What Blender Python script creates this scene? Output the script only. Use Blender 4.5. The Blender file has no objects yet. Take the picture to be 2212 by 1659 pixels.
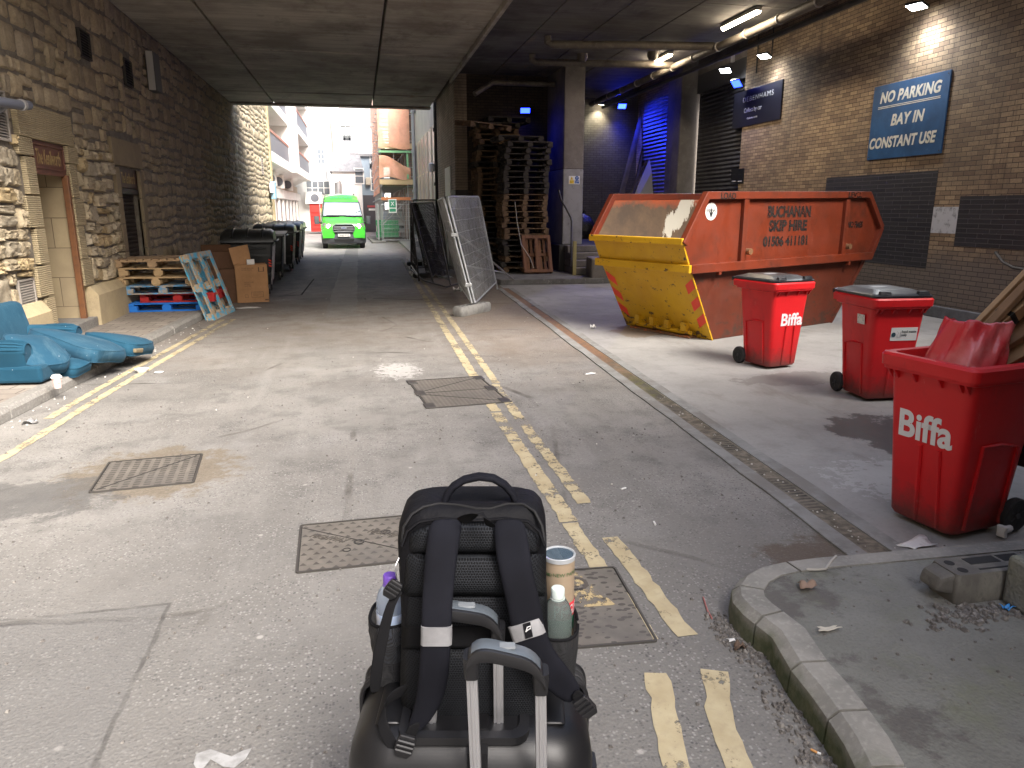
import bpy, bmesh, math, random
from mathutils import Vector as V, Matrix
R = math.radians
rnd = random.Random(11)
sc = bpy.context.scene
COL = sc.collection

# ---------------------------------------------------------------- camera
F, VPU, VPV, CU, CV, CH = 1580.0, 775.0, 452.0, 1106.0, 829.5, 1.8
PITCH = math.atan((CV - VPV) / F)
YAW = math.atan((CU - VPU) * math.cos(PITCH) / F)
cam = bpy.data.cameras.new("camera")
cam.sensor_fit = 'HORIZONTAL'
cam.sensor_width = 36.0
cam.lens = F / 2212.0 * 36.0
cam.clip_start = 0.05
cam.clip_end = 600
camo = bpy.data.objects.new("camera", cam)
COL.objects.link(camo)
camo.location = (0, 0, CH)
camo.rotation_euler = (R(90) - PITCH, 0, -YAW)
sc.camera = camo

# ---------------------------------------------------------------- sky and sun
SUN_EL, SUN_AZ = R(46), R(154)       # behind the camera and to the right, veiled by cloud; azimuth clockwise from +Y
w = bpy.data.worlds.new("World")
sc.world = w
w.use_nodes = True
wn = w.node_tree
bg = wn.nodes["Background"]
sky = wn.nodes.new("ShaderNodeTexSky")
sky.sky_type = 'NISHITA'
sky.sun_disc = False
sky.sun_elevation = SUN_EL
sky.sun_rotation = SUN_AZ
sky.air_density = 1.0
sky.dust_density = 5.0
sky.ozone_density = 0.6
wn.links.new(sky.outputs[0], bg.inputs[0])
bg.inputs[1].default_value = 0.14
sun = bpy.data.lights.new("sun", 'SUN')
sun.energy = 2.3
sun.angle = R(30)
sun.color = (1.0, 0.985, 0.965)
suno = bpy.data.objects.new("sun", sun)
COL.objects.link(suno)
sd = V((math.sin(SUN_AZ) * math.cos(SUN_EL), math.cos(SUN_AZ) * math.cos(SUN_EL), math.sin(SUN_EL)))
suno.rotation_euler = sd.to_track_quat('Z', 'Y').to_euler()
sc.view_settings.view_transform = 'Standard'
sc.view_settings.look = 'None'
sc.view_settings.gamma = 1.0
sc.view_settings.use_curve_mapping = False
sc.view_settings.exposure = 1.82
sc.cycles.max_bounces = 10
sc.cycles.diffuse_bounces = 7
sc.cycles.transparent_max_bounces = 24
sc.cycles.use_denoising = True
sc.cycles.sample_clamp_indirect = 6.0

# ---------------------------------------------------------------- point finders (photo pixel -> point on a real plane)
_Fw = V((math.sin(YAW) * math.cos(PITCH), math.cos(YAW) * math.cos(PITCH), -math.sin(PITCH)))
_Rt = V((math.cos(YAW), -math.sin(YAW), 0))
_Up = _Rt.cross(_Fw)
CAMP = V((0, 0, CH))
def ray(u, v): return _Fw + _Rt * ((u - CU) / F) - _Up * ((v - CV) / F)
def PN(u, v, P, n):
    d = ray(u, v); n = V(n)
    return CAMP + d * ((V(P) - CAMP).dot(n) / d.dot(n))
def G(u, v, z=0.0): return PN(u, v, (0, 0, z), (0, 0, 1))
def PX(u, v, x): return PN(u, v, (x, 0, 0), (1, 0, 0))
def PY(u, v, y): return PN(u, v, (0, y, 0), (0, 1, 0))

# ---------------------------------------------------------------- mesh helper
class MB:
    def __init__(s): s.v = []; s.f = []; s.c = []
    def add(s, vs, fs, col=None):
        o = len(s.v)
        s.v += [tuple(p) for p in vs]
        s.f += [tuple(i + o for i in f) for f in fs]
        if col is not None: s.c += [col] * len(vs)
        return s
    def box(s, a, b, T=None):
        x0, y0, z0 = a; x1, y1, z1 = b
        vs = [V(p) for p in ((x0,y0,z0),(x1,y0,z0),(x1,y1,z0),(x0,y1,z0),(x0,y0,z1),(x1,y0,z1),(x1,y1,z1),(x0,y1,z1))]
        if T is not None: vs = [T @ p for p in vs]
        return s.add(vs, [(0,3,2,1),(4,5,6,7),(0,1,5,4),(1,2,6,5),(2,3,7,6),(3,0,4,7)])
    def cb(s, c, d, T=None):
        return s.box([c[i] - d[i] / 2 for i in range(3)], [c[i] + d[i] / 2 for i in range(3)], T)
    def loft(s, rings, cap=True, closed=True, col=None):
        n = len(rings[0]); vs = [p for r in rings for p in r]; fs = []
        m = n if closed else n - 1
        for i in range(len(rings) - 1):
            for j in range(m):
                k = (j + 1) % n
                fs.append((i*n+j, i*n+k, (i+1)*n+k, (i+1)*n+j))
        if cap and closed:
            fs.append(tuple(range(n))[::-1]); fs.append(tuple((len(rings)-1)*n + j for j in range(n)))
        return s.add(vs, fs, col)
    def tube(s, pts, r, n=8, cap=True, flat=1.0):
        pts = [V(p) for p in pts]; rings = []; up = None
        for i, p in enumerate(pts):
            t = (pts[min(i+1, len(pts)-1)] - pts[max(i-1, 0)]).normalized()
            if up is None:
                up = V((0,0,1)) if abs(t.z) < .9 else V((1,0,0))
            a = up - t * up.dot(t)
            if a.length < 1e-5: a = t.orthogonal()
            a.normalize(); b = t.cross(a); up = a
            rr = r[i] if isinstance(r, (list, tuple)) else r
            rings.append([p + a * (math.cos(q) * rr * flat) + b * (math.sin(q) * rr) for q in (2*math.pi*j/n for j in range(n))])
        return s.loft(rings, cap)
    def lathe(s, prof, n=24, T=None, cap=True):
        rings = []
        for r, z in prof:
            ring = [V((r*math.cos(2*math.pi*j/n), r*math.sin(2*math.pi*j/n), z)) for j in range(n)]
            rings.append([T @ p for p in ring] if T is not None else ring)
        return s.loft(rings, cap)
    def prism(s, poly, off):
        poly = [V(p) for p in poly]; off = V(off)
        return s.loft([poly, [p + off for p in poly]])
    def quad(s, *p): return s.add(p, [tuple(range(len(p)))])
    def grid(s, fn, nu, nv):
        vs = [fn(i/nu, j/nv) for j in range(nv+1) for i in range(nu+1)]
        fs = [(j*(nu+1)+i, j*(nu+1)+i+1, (j+1)*(nu+1)+i+1, (j+1)*(nu+1)+i) for j in range(nv) for i in range(nu)]
        return s.add(vs, fs)
    def build(s, name, mat, parent=None, smooth=None, bevel=0, seg=2, solid=0, sub=0, fix=True):
        me = bpy.data.meshes.new(name)
        me.from_pydata(s.v, [], s.f)
        if fix:
            bm = bmesh.new(); bm.from_mesh(me)
            bmesh.ops.recalc_face_normals(bm, faces=bm.faces)
            bm.to_mesh(me); bm.free()
        if s.c:
            at = me.color_attributes.new("tone", 'FLOAT_COLOR', 'POINT')
            at.data.foreach_set("color", [x for c in s.c for x in (c[0], c[1], c[2], 1.0)])
        me.materials.append(mat)
        if smooth is not None:
            me.shade_smooth()
            if smooth > 0: me.set_sharp_from_angle(angle=R(smooth))
        o = bpy.data.objects.new(name, me)
        COL.objects.link(o)
        if parent is not None: o.parent = parent
        if solid:
            m = o.modifiers.new("solid", 'SOLIDIFY'); m.thickness = solid; m.offset = 0
        if sub:
            m = o.modifiers.new("sub", 'SUBSURF'); m.levels = sub; m.render_levels = sub
        if bevel:
            m = o.modifiers.new("bevel", 'BEVEL'); m.width = bevel; m.segments = seg; m.limit_method = 'ANGLE'; m.angle_limit = R(40)
            m.harden_normals = False
        return o

def tag(o, label=None, cat=None, group=None, kind=None):
    if label: o["label"] = label
    if cat: o["category"] = cat
    if group: o["group"] = group
    if kind: o["kind"] = kind
    return o
def thing(name, label, cat, loc=(0,0,0), rz=0, group=None, M4=None):
    o = bpy.data.objects.new(name, None); COL.objects.link(o)
    o.empty_display_size = .2
    if M4 is not None: o.matrix_world = M4
    else: o.location = loc; o.rotation_euler = (0, 0, rz)
    return tag(o, label, cat, group)
def copy_thing(src, M4=None, loc=None, rz=0, label=None, group=None):
    r = src.copy(); COL.objects.link(r)
    if M4 is not None: r.matrix_world = M4
    else: r.location = loc; r.rotation_euler = (0, 0, rz)
    if label: r["label"] = label
    if group: r["group"] = group
    for ch in list(src.children):
        c = ch.copy(); COL.objects.link(c); c.parent = r
        for g in list(ch.children):
            d = g.copy(); COL.objects.link(d); d.parent = c
    return r
def frame(o, x, y, z):
    m = Matrix((x, y, z)).transposed().to_4x4(); m.translation = V(o); return m
def rr(w, d, r, z, n=4, cx=0, cy=0):
    pts = []
    for sx, sy, a0 in ((1,1,0),(-1,1,90),(-1,-1,180),(1,-1,270)):
        for k in range(n+1):
            a = R(a0 + 90*k/n)
            pts.append(V((cx + sx*(w/2-r) + r*math.cos(a), cy + sy*(d/2-r) + r*math.sin(a), z)))
    return pts
def se(a, b, z, p=3.0, n=32, cx=0, cy=0):
    pts = []
    for k in range(n):
        t = 2*math.pi*k/n; c, s_ = math.cos(t), math.sin(t)
        pts.append(V((cx + a*math.copysign(abs(c)**(2/p), c), cy + b*math.copysign(abs(s_)**(2/p), s_), z)))
    return pts
def ribbon(mb, path, widths, nrm, t, n=3):
    """flat band: path points, half-width vectors, face normals, thickness"""
    rings = []
    for p, wv, nn in zip(path, widths, nrm):
        p, wv, nn = V(p), V(wv), V(nn).normalized()
        ring = []
        for q in (-1, -.8, 0, .8, 1): ring.append(p + wv*q + nn*(t/2 if abs(q) < 1 else t*.15))
        for q in (1, .8, 0, -.8, -1): ring.append(p + wv*q - nn*(t/2 if abs(q) < 1 else t*.15))
        rings.append(ring)
    return mb.loft(rings)
def txt(body, mat, parent, o, bx, by, h, w=None, off=0.0, shear=0.0, ext=.0012, name='lettering', sp=1.0, left=False):
    cu = bpy.data.curves.new("t", 'FONT'); cu.body = body; cu.size = 1; cu.offset = off; cu.shear = shear
    cu.space_character = sp; cu.resolution_u = 6; cu.extrude = .01
    ob = bpy.data.objects.new("t", cu)
    me = bpy.data.meshes.new_from_object(ob)
    bpy.data.objects.remove(ob); bpy.data.curves.remove(cu)
    xs = [v.co.x for v in me.vertices]; ys = [v.co.y for v in me.vertices]
    x0, x1, y0, y1 = min(xs), max(xs), min(ys), max(ys)
    sy = h / (y1-y0); sx = w / (x1-x0) if w else sy
    bx, by, o = V(bx), V(by), V(o); bz = bx.cross(by)
    cx = x0 if left else (x0+x1)/2
    for v in me.vertices:
        v.co = o + bx*((v.co.x-cx)*sx) + by*((v.co.y-(y0+y1)/2)*sy) + bz*(ext if v.co.z > 0 else -ext*.2)
    me.name = name; me.materials.clear(); me.materials.append(mat)
    t = bpy.data.objects.new(name, me); COL.objects.link(t)
    if parent is not None: t.parent = parent
    return t

# ---------------------------------------------------------------- materials
class N:
    def __init__(s, name):
        s.m = bpy.data.materials.new(name); s.m.use_nodes = True
        s.t = s.m.node_tree; s.b = s.t.nodes["Principled BSDF"]; s.out = s.t.nodes["Material Output"]
        s.tc = s.t.nodes.new("ShaderNodeTexCoord").outputs["Object"]
    def nd(s, ty, ins=None, **kw):
        n = s.t.nodes.new("ShaderNode" + ty)
        for k, v in kw.items(): setattr(n, k, v)
        for k, v in (ins or {}).items(): s.set(n.inputs[k], v)
        return n
    def set(s, sock, v):
        if hasattr(v, 'is_output') or hasattr(v, 'links'): s.t.links.new(v, sock)
        elif isinstance(v, (tuple, list)) and len(v) == 3 and sock.type == 'RGBA': sock.default_value = (*v, 1)
        else: sock.default_value = v
    def map(s, sc_=(1,1,1), vec=None, loc=(0,0,0), rot=(0,0,0)):
        return s.nd("Mapping", {"Vector": vec or s.tc, "Scale": sc_, "Location": loc, "Rotation": rot}).outputs[0]
    def noise(s, scale, det=6, rough=.6, vec=None, dist=0):
        return s.nd("TexNoise", {"Vector": vec or s.tc, "Scale": scale, "Detail": det, "Roughness": rough, "Distortion": dist}).outputs[0]
    def vor(s, scale, vec=None, out="Distance", feat='F1', rand=1.0):
        return s.nd("TexVoronoi", {"Vector": vec or s.tc, "Scale": scale, "Randomness": rand}, feature=feat).outputs[out]
    def ramp(s, f, lo, hi, a=0.0, b=1.0):
        return s.nd("MapRange", {"Value": f, "From Min": lo, "From Max": hi, "To Min": a, "To Max": b}).outputs[0]
    def ma(s, op, a, b=0.0, c=0.0):
        n = s.nd("Math", operation=op)
        for i, v in enumerate((a, b, c)): s.set(n.inputs[i], v)
        return n.outputs[0]
    def mix(s, f, a, b, bt='MIX'):
        n = s.nd("Mix", data_type='RGBA', blend_type=bt)
        s.set(n.inputs[0], f); s.set(n.inputs[6], a); s.set(n.inputs[7], b)
        return n.outputs[2]
    def sep(s, vec=None):
        n = s.nd("SeparateXYZ", {0: vec or s.tc}); return n.outputs
    def comb(s, x, y, z=0.0):
        return s.nd("CombineXYZ", {0: x, 1: y, 2: z}).outputs[0]
    def bump(s, h, st=.4, d=.01):
        n = s.nd("Bump", {"Height": h, "Strength": st, "Distance": d}); return n.outputs[0]
    def done(s, col=None, rough=.6, metal=0.0, nrm=None, spec=.5, **kw):
        if col is not None: s.set(s.b.inputs["Base Color"], col)
        s.set(s.b.inputs["Roughness"], rough); s.set(s.b.inputs["Metallic"], metal)
        s.set(s.b.inputs["Specular IOR Level"], spec)
        if nrm is not None: s.set(s.b.inputs["Normal"], nrm)
        for k, v in kw.items(): s.set(s.b.inputs[k], v)
        return s.m
    def alpha(s, fac):
        tr = s.nd("BsdfTransparent"); mx = s.nd("MixShader", {0: fac, 1: tr.outputs[0], 2: s.b.outputs[0]})
        s.t.links.new(mx.outputs[0], s.out.inputs[0])
def M(name, c, rough=.6, metal=0.0, L=(), b=None, spec=.5, **kw):
    """L: layers (scale, colour, lo, hi[, stretch]); b: bump (scale, strength, dist)"""
    s = N(name); col = c
    for l in L:
        vec = s.map(l[4]) if len(l) > 4 else None
        f = s.ramp(s.noise(l[0], 7, .65, vec), l[2], l[3])
        col = s.mix(f, col, l[1])
    nrm = s.bump(s.noise(b[0], 6), b[1], b[2]) if b else None
    if isinstance(col, tuple): col = (*col, 1)
    return s.done(col, rough, metal, nrm, spec, **kw)
def emit(name, c, st):
    s = N(name); return s.done((*c, 1), .5, **{"Emission Color": (*c, 1), "Emission Strength": st})
def brickmat(name, axis, c1, c2, mortar, bw=.225, rh=.075, ms=.006, stain=(.10,.08,.065), low=None, bstr=.5):
    s = N(name); x, y, z = s.sep()
    vec = s.comb(y if axis == 'y' else x, z)
    wob = s.noise(3.0, 2, .5)
    br = s.nd("TexBrick", {"Vector": vec, "Color1": c1, "Color2": c2, "Mortar": mortar, "Scale": 1.0, "Mortar Size": ms,
                           "Mortar Smooth": .25, "Bias": -.1, "Brick Width": bw, "Row Height": rh})
    col = br.outputs[0]
    col = s.mix(s.ramp(s.noise(26, 5), .45, .75, 0, .5), col, stain)
    col = s.mix(s.ramp(s.noise(.7, 6), .42, .72, 0, .75), col, stain)
    col = s.mix(s.ramp(s.noise(2.3, 4), .56, .75, 0, .35), col, (c2[0]*1.25, c2[1]*1.25, c2[2]*1.3))
    col = s.mix(s.ramp(s.noise(1.0, 5, .7, s.map((3.2, 3.2, .22))), .56, .72, 0, .65), col, (stain[0]*.6, stain[1]*.6, stain[2]*.6, 1))
    col = s.mix(s.ramp(s.noise(2.6, 7, .78, s.map((1, 1, 1.7), loc=(8, 2, 5))), .66, .76, 0, .35), col, (.42, .40, .36, 1))
    if low:
        f = s.ma('MULTIPLY', s.ramp(s.ma('ADD', z, s.ramp(s.noise(1.5, 4), 0, 1, -.3, .3)), low[0], low[0]-.4), .85)
        col = s.mix(f, col, s.mix(br.outputs[1], low[1], low[2]))
    h = s.ma('SUBTRACT', s.ma('MULTIPLY', s.noise(60, 4), .25), br.outputs[1])
    return s.done(col, .85, nrm=s.bump(h, bstr, .008), spec=.3)
# ================================================================ ground materials
def road_mat():
    s = N("asphalt"); x, y, z = s.sep()
    big = s.noise(.55, 5, .6); med = s.noise(2.6, 6, .65); fine = s.noise(38, 5, .7)
    col = s.mix(s.ramp(big, .35, .68), (.155, .147, .136, 1), (.25, .239, .22, 1))
    col = s.mix(s.ramp(med, .5, .68, 0, .7), col, (.105, .10, .094, 1))
    col = s.mix(s.ramp(s.noise(1.1, 5, .6, s.map(loc=(7, 3, 0))), .55, .72, 0, .6), col, (.25, .243, .232, 1))
    trk = s.ramp(s.noise(1.0, 5, .6, s.map((1.9, .16, 1), rot=(0, 0, R(-4)))), .5, .68, 0, .5)
    col = s.mix(trk, col, (.125, .118, .108, 1))
    trk2 = s.ramp(s.noise(1.0, 5, .6, s.map((2.4, .2, 1), loc=(5, 0, 0), rot=(0, 0, R(5)))), .55, .7, 0, .4)
    col = s.mix(trk2, col, (.27, .262, .245, 1))
    # foreground shade put into the colour, darkening towards the viewer's end of the lane
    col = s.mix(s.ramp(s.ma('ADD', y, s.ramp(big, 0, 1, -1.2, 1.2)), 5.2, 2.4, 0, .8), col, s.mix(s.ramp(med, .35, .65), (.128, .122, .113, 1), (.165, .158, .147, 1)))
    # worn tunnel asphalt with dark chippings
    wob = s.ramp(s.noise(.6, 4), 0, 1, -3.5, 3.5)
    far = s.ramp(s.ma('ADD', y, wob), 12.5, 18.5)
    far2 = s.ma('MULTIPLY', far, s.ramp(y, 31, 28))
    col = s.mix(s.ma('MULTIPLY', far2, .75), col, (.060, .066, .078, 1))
    col = s.mix(s.ramp(y, 27, 31), col, s.mix(s.ramp(med, .35, .65), (.36, .35, .335, 1), (.29, .28, .265, 1)))  # pale concrete street; its daylight glare is also put into the colour
    # brown silt on the right of the lane and along the kerbs
    silt = s.ma('MULTIPLY', s.ramp(s.ma('ADD', x, s.ramp(med, 0, 1, -.6, .6)), 1.0, 1.9), s.ramp(s.ma('ADD', y, wob), 7, 11))
    col = s.mix(s.ma('MULTIPLY', silt, .65), col, (.165, .125, .09, 1))
    mid = s.ma('MULTIPLY', s.ramp(s.ma('ADD', y, wob), 8, 12.5), s.ramp(s.ma('ADD', y, wob), 17.5, 13))
    col = s.mix(s.ma('MULTIPLY', mid, s.ramp(med, .3, .7, .2, .8)), col, (.19, .15, .115, 1))
    # trench reinstatement down the middle
    xx = s.ma('ADD', x, s.ramp(s.noise(1.3, 3), 0, 1, -.07, .07))
    tr = s.ma('MULTIPLY', s.ma('MULTIPLY', s.ma('GREATER_THAN', xx, -.66), s.ma('LESS_THAN', xx, -.12)), s.ramp(y, 12.5, 15))
    col = s.mix(s.ma('MULTIPLY', tr, .85), col, s.mix(s.ramp(fine, .35, .65), (.15, .15, .145, 1), (.22, .215, .205, 1)))
    # tyre tracks
    # aggregate
    cell = s.vor(80, out="Color"); cd = s.vor(80, out="Distance")
    cs = s.nd("SeparateColor", {0: cell}).outputs[0]
    stone = s.ma('MULTIPLY', s.ma('GREATER_THAN', cs, .66), s.ramp(cd, .55, .35))
    bare = s.ramp(s.noise(1.4, 5, .6, s.map(loc=(2, 9, 0))), .36, .6, .25, .95)
    col = s.mix(s.ma('MULTIPLY', stone, bare), col, s.mix(s.ma('GREATER_THAN', cs, .82), (.088, .084, .081, 1), (.275, .265, .25, 1)))
    col = s.mix(s.ramp(fine, .55, .8, 0, .5), col, (.10, .093, .083, 1))
    # specks of chalky dirt and old gum
    sp = s.vor(3.1, out="Distance"); col = s.mix(s.ma('MULTIPLY', s.ramp(sp, .055, .03), .6), col, (.40, .38, .35, 1))
    # cracks
    cr = s.vor(.42, s.nd("MixVector" if False else "VectorMath", {0: s.tc, 1: s.nd("TexNoise", {"Scale": 2.2, "Detail": 5}).outputs[1]}, operation='ADD').outputs[0], "Distance", 'DISTANCE_TO_EDGE')
    crm = s.ma('MULTIPLY', s.ramp(cr, .011, .004), s.ramp(s.noise(.8, 3), .5, .62))
    col = s.mix(s.ma('MULTIPLY', crm, .75), col, (.055, .048, .04, 1))
    # square reinstatement patches with darker edges
    for (px0, px1, py0, py1, tone) in ((-2.3, -.95, 2.0, 3.35, .112),):
        wx = s.ma('ADD', x, s.ramp(s.noise(4, 3), 0, 1, -.03, .03)); wy = s.ma('ADD', y, s.ramp(s.noise(4, 3, .6, s.map(loc=(3, 3, 0))), 0, 1, -.03, .03))
        ex = s.ma('MINIMUM', s.ma('SUBTRACT', wx, px0), s.ma('SUBTRACT', px1, wx)); ey = s.ma('MINIMUM', s.ma('SUBTRACT', wy, py0), s.ma('SUBTRACT', py1, wy)); e = s.ma('MINIMUM', ex, ey)
        col = s.mix(s.ramp(e, -.01, .015, 0, .45), col, (tone*1.15, tone*1.12, tone*1.08, 1))
        col = s.mix(s.ma('MULTIPLY', s.ramp(s.ma('ABSOLUTE', e), .014, .006), s.ramp(s.noise(3, 4), .35, .6, .1, .7)), col, (.05, .047, .044, 1))
    # white spill beside the middle cover
    def blob(cx, cy, rx, ry, ns=5, amp=.9):
        dx = s.ma('DIVIDE', s.ma('SUBTRACT', x, cx), rx); dy = s.ma('DIVIDE', s.ma('SUBTRACT', y, cy), ry)
        d = s.ma('ADD', s.ma('MULTIPLY', dx, dx), s.ma('MULTIPLY', dy, dy))
        return s.ramp(s.ma('ADD', d, s.ramp(s.noise(ns, 6, .75), .3, .7, -amp, amp)), 1.0, .55)
    col = s.mix(s.ma('MULTIPLY', blob(.36, 8.3, .26, .42, 14, 1.5), .6), col, (.47, .46, .44, 1))
    col = s.mix(s.ma('MULTIPLY', blob(-1.5, 5.28, .62, .58, 5), .8), col, s.mix(s.ramp(fine, .4, .65), (.125, .10, .07, 1), (.185, .155, .115, 1)))
    col = s.mix(s.ma('MULTIPLY', blob(-2.1, 4.9, .55, .4, 6), .7), col, (.085, .082, .079, 1))
    col = s.mix(s.ma('MULTIPLY', blob(2.3, 3.1, .35, .35, 4), .8), col, (.095, .07, .05, 1))
    h = s.ma('ADD', s.ma('MULTIPLY', cd, -.8), s.ma('ADD', s.ma('MULTIPLY', fine, .8), s.ma('MULTIPLY', crm, -2)))
    rough = s.ramp(med, .3, .7, .62, .9)
    return s.done(col, rough, nrm=s.bump(h, .6, .006), spec=.3)
def bay_mat():
    s = N("bay_concrete"); x, y, z = s.sep()
    a = s.noise(.6, 6, .6); b = s.noise(3.5, 7, .7); c = s.noise(30, 5, .7)
    col = s.mix(s.ramp(a, .35, .65), (.22, .214, .202, 1), (.30, .293, .278, 1))
    col = s.mix(s.ramp(b, .5, .75, 0, .6), col, (.15, .145, .135, 1))
    col = s.mix(s.ramp(s.noise(1.7, 6, .7, s.map((1, .35, 1), loc=(4, 4, 0))), .55, .7, 0, .6), col, (.13, .115, .10, 1))
    col = s.mix(s.ramp(s.noise(6, 6, .75, s.map((.5, 1, 1), loc=(9, 1, 0))), .6, .74, 0, .55), col, (.33, .335, .335, 1))
    col = s.mix(s.ramp(c, .5, .8, 0, .4), col, (.14, .135, .13, 1))
    def blob(cx, cy, rx, ry, ns, amp):
        dx = s.ma('DIVIDE', s.ma('SUBTRACT', x, cx), rx); dy = s.ma('DIVIDE', s.ma('SUBTRACT', y, cy), ry)
        d = s.ma('ADD', s.ma('MULTIPLY', dx, dx), s.ma('MULTIPLY', dy, dy))
        return s.ramp(s.ma('ADD', d, s.ramp(s.noise(ns, 6, .7), .3, .7, -amp, amp)), 1.0, .8)
    wet = blob(4.35, 4.95, .62, .62, 2.6, .8)
    col = s.mix(s.ma('MULTIPLY', wet, .85), col, (.045, .044, .043, 1))
    col = s.mix(s.ma('MULTIPLY', blob(3.55, 4.1, .45, .4, 9, 1.5), .35), col, (.46, .46, .45, 1))
    col = s.mix(s.ma('MULTIPLY', blob(4.6, 7.0, .7, .3, 3, .8), .55), col, (.12, .11, .10, 1))
    col = s.mix(s.ma('MULTIPLY', blob(4.0, 10.3, .35, .5, 3, .8), .6), col, (.16, .11, .065, 1))
    rough = s.mix(wet, (.72,)*3 + (1,), (.58,)*3 + (1,))
    return s.done(col, rough, nrm=s.bump(s.ma('ADD', s.ma('MULTIPLY', c, .5), b), .25, .006), spec=.4)
def flag_mat(name, ang, bw, rh, c1, c2, joint):
    s = N(name)
    v = s.map(rot=(0, 0, ang))
    br = s.nd("TexBrick", {"Vector": v, "Color1": c1, "Color2": c2, "Mortar": joint, "Scale": 1.0, "Mortar Size": .006, "Brick Width": bw, "Row Height": rh})
    col = s.mix(s.ramp(s.noise(2.2, 6, .7), .45, .72, 0, .6), br.outputs[0], (.16, .14, .12, 1))
    col = s.mix(s.ramp(s.noise(45, 5), .5, .8, 0, .4), col, (.15, .135, .12, 1))
    return s.done(col, .85, nrm=s.bump(s.ma('SUBTRACT', s.ma('MULTIPLY', s.noise(50), .4), br.outputs[1]), .5, .006), spec=.3)
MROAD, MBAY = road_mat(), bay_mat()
MKERB = M("kerb_stone", (.21, .20, .182), .85, L=((3, (.15, .14, .125), .45, .7), (40, (.33, .315, .29), .5, .75), (9, (.11, .10, .09), .58, .75)), b=(45, .4, .006))
def mosskerb():
    s = N("mossy_kerb_stone"); x, y, z = s.sep()
    col = s.mix(s.ramp(s.noise(3, 6), .4, .65), (.25, .24, .215, 1), (.165, .16, .145, 1))
    col = s.mix(s.ramp(s.noise(45, 5), .5, .75, 0, .6), col, (.33, .32, .29, 1))
    f = s.ma('MULTIPLY', s.ramp(s.ma('ADD', z, s.ramp(s.noise(7, 5), 0, 1, -.07, .07)), .125, .06), s.ramp(y, 3.3, 2.4, .2, .9))
    col = s.mix(f, col, s.mix(s.ramp(s.noise(25, 5), .4, .65), (.045, .062, .022, 1), (.095, .10, .05, 1)))
    return s.done(col, .88, nrm=s.bump(s.noise(60), .5, .006), spec=.3)
MMOSS = mosskerb()
MPAVER = flag_mat("pavement_pavers", R(4), .3, .2, (.23, .20, .17, 1), (.30, .265, .225, 1), (.085, .07, .055, 1))
def rpav():
    s = N("worn_pavement"); x, y, z = s.sep()
    col = s.mix(s.ramp(s.noise(1.4, 6, .65), .35, .65), (.135, .135, .12, 1), (.20, .20, .182, 1))
    col = s.mix(s.ramp(s.noise(2.0, 7, .72, s.map(loc=(3, 0, 0))), .54, .6, 0, .8), col, (.085, .078, .072, 1))
    col = s.mix(s.ramp(s.noise(2.3, 6, .7, s.map(loc=(0, 5, 0))), .54, .7, 0, .55), col, (.14, .15, .09, 1))
    col = s.mix(s.ramp(s.noise(60, 5, .7), .5, .75, 0, .6), col, (.10, .095, .085, 1))
    return s.done(col, .85, nrm=s.bump(s.ma('ADD', s.noise(55), s.vor(70)), .5, .006), spec=.3)
MRPAV = rpav()

# ================================================================ ground, road, bay, pavements
def sheet(name, pts, mat, z):
    return tag(MB().quad(*[(p[0], p[1], z) for p in pts]).build(name, mat, fix=False), kind='structure')
sheet("ground", [(-150,-80), (150,-80), (150,260), (-150,260)], M("far_paving", (.30, .29, .27), .85, L=((.4, (.22, .21, .2), .4, .6),), b=(30, .3, .01)), -.02)
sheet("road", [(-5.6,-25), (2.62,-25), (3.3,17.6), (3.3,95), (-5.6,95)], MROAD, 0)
sheet("bay_floor", [(2.58,2.6), (9.6,2.6), (9.6,26), (3.26,26), (3.26,17.5)], MBAY, .004)

# left pavement with its kerb
def kl(y): return -3.09 + (y - 6.75)*.0713
PV_END = 13.25
mb = MB().prism([(-4.1,-12,0), (kl(-12)-.15,-12,0), (kl(PV_END)-.15,PV_END,0), (-4.1,PV_END,0)], (0,0,.118))
tag(mb.build("pavement", MPAVER), kind='structure')
mb = MB(); y = -3.0; KD = V((.0711,.9975,0)); KN = V((.9975,-.0711,0))
while y < PV_END - .1:
    L_ = min(.905, PV_END - y)
    if PV_END - y - L_ < .3: L_ = PV_END - y
    j = rnd.uniform(-.004, .004)
    for a, b, t in ((y, y+L_-.012, 0),):
        p0 = V((kl(a), a, 0)); p1 = V((kl(b), b, 0)); zt = .122 + j
        prof = [(-.15,0), (0,0), (0,zt-.04), (-.03,zt), (-.15,zt)]
        mb.loft([[p + KN*(q[0]+j) + V((0,0,q[1])) for q in prof] for p in (p0, p1)])
    y += L_
tag(mb.build("kerb", MKERB, bevel=.006), kind='structure')

# right pavement with its curved mossy kerb
kt = [(2212,1159),(1900,1187),(1760,1199),(1690,1208),(1640,1219),(1605,1238),(1587,1262),(1590,1286),(1612,1311),(1640,1333),(1676,1361),(1718,1431),(1760,1482),(1800,1537),(1835,1590),(1870,1659)]
KT = [G(u, v, .14) for u, v in kt]
KT = [V((8.5, 3.05, .14))] + KT + [V((1.36, 1.1, .14)), V((1.33, 0, .14)), V((1.3, -6, .14))]
def offs(P, d):
    out = []
    for i, p in enumerate(P):
        t = (P[min(i+1, len(P)-1)] - P[max(i-1, 0)]).normalized()
        out.append(p + V((-t.y, t.x, 0))*d)
    return out
KI = offs(KT, .125); KO = offs(KT, -.02); 
mb = MB(); rings = []
for a, b, c in zip(KT, KI, KO):
    rings.append([V((b.x,b.y,-.01)), V((c.x,c.y,-.01)), V((c.x*.6+a.x*.4,c.y*.6+a.y*.4,.105)), V((a.x*.8+b.x*.2,a.y*.8+b.y*.2,.138)), V((b.x,b.y,.14))])
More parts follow.
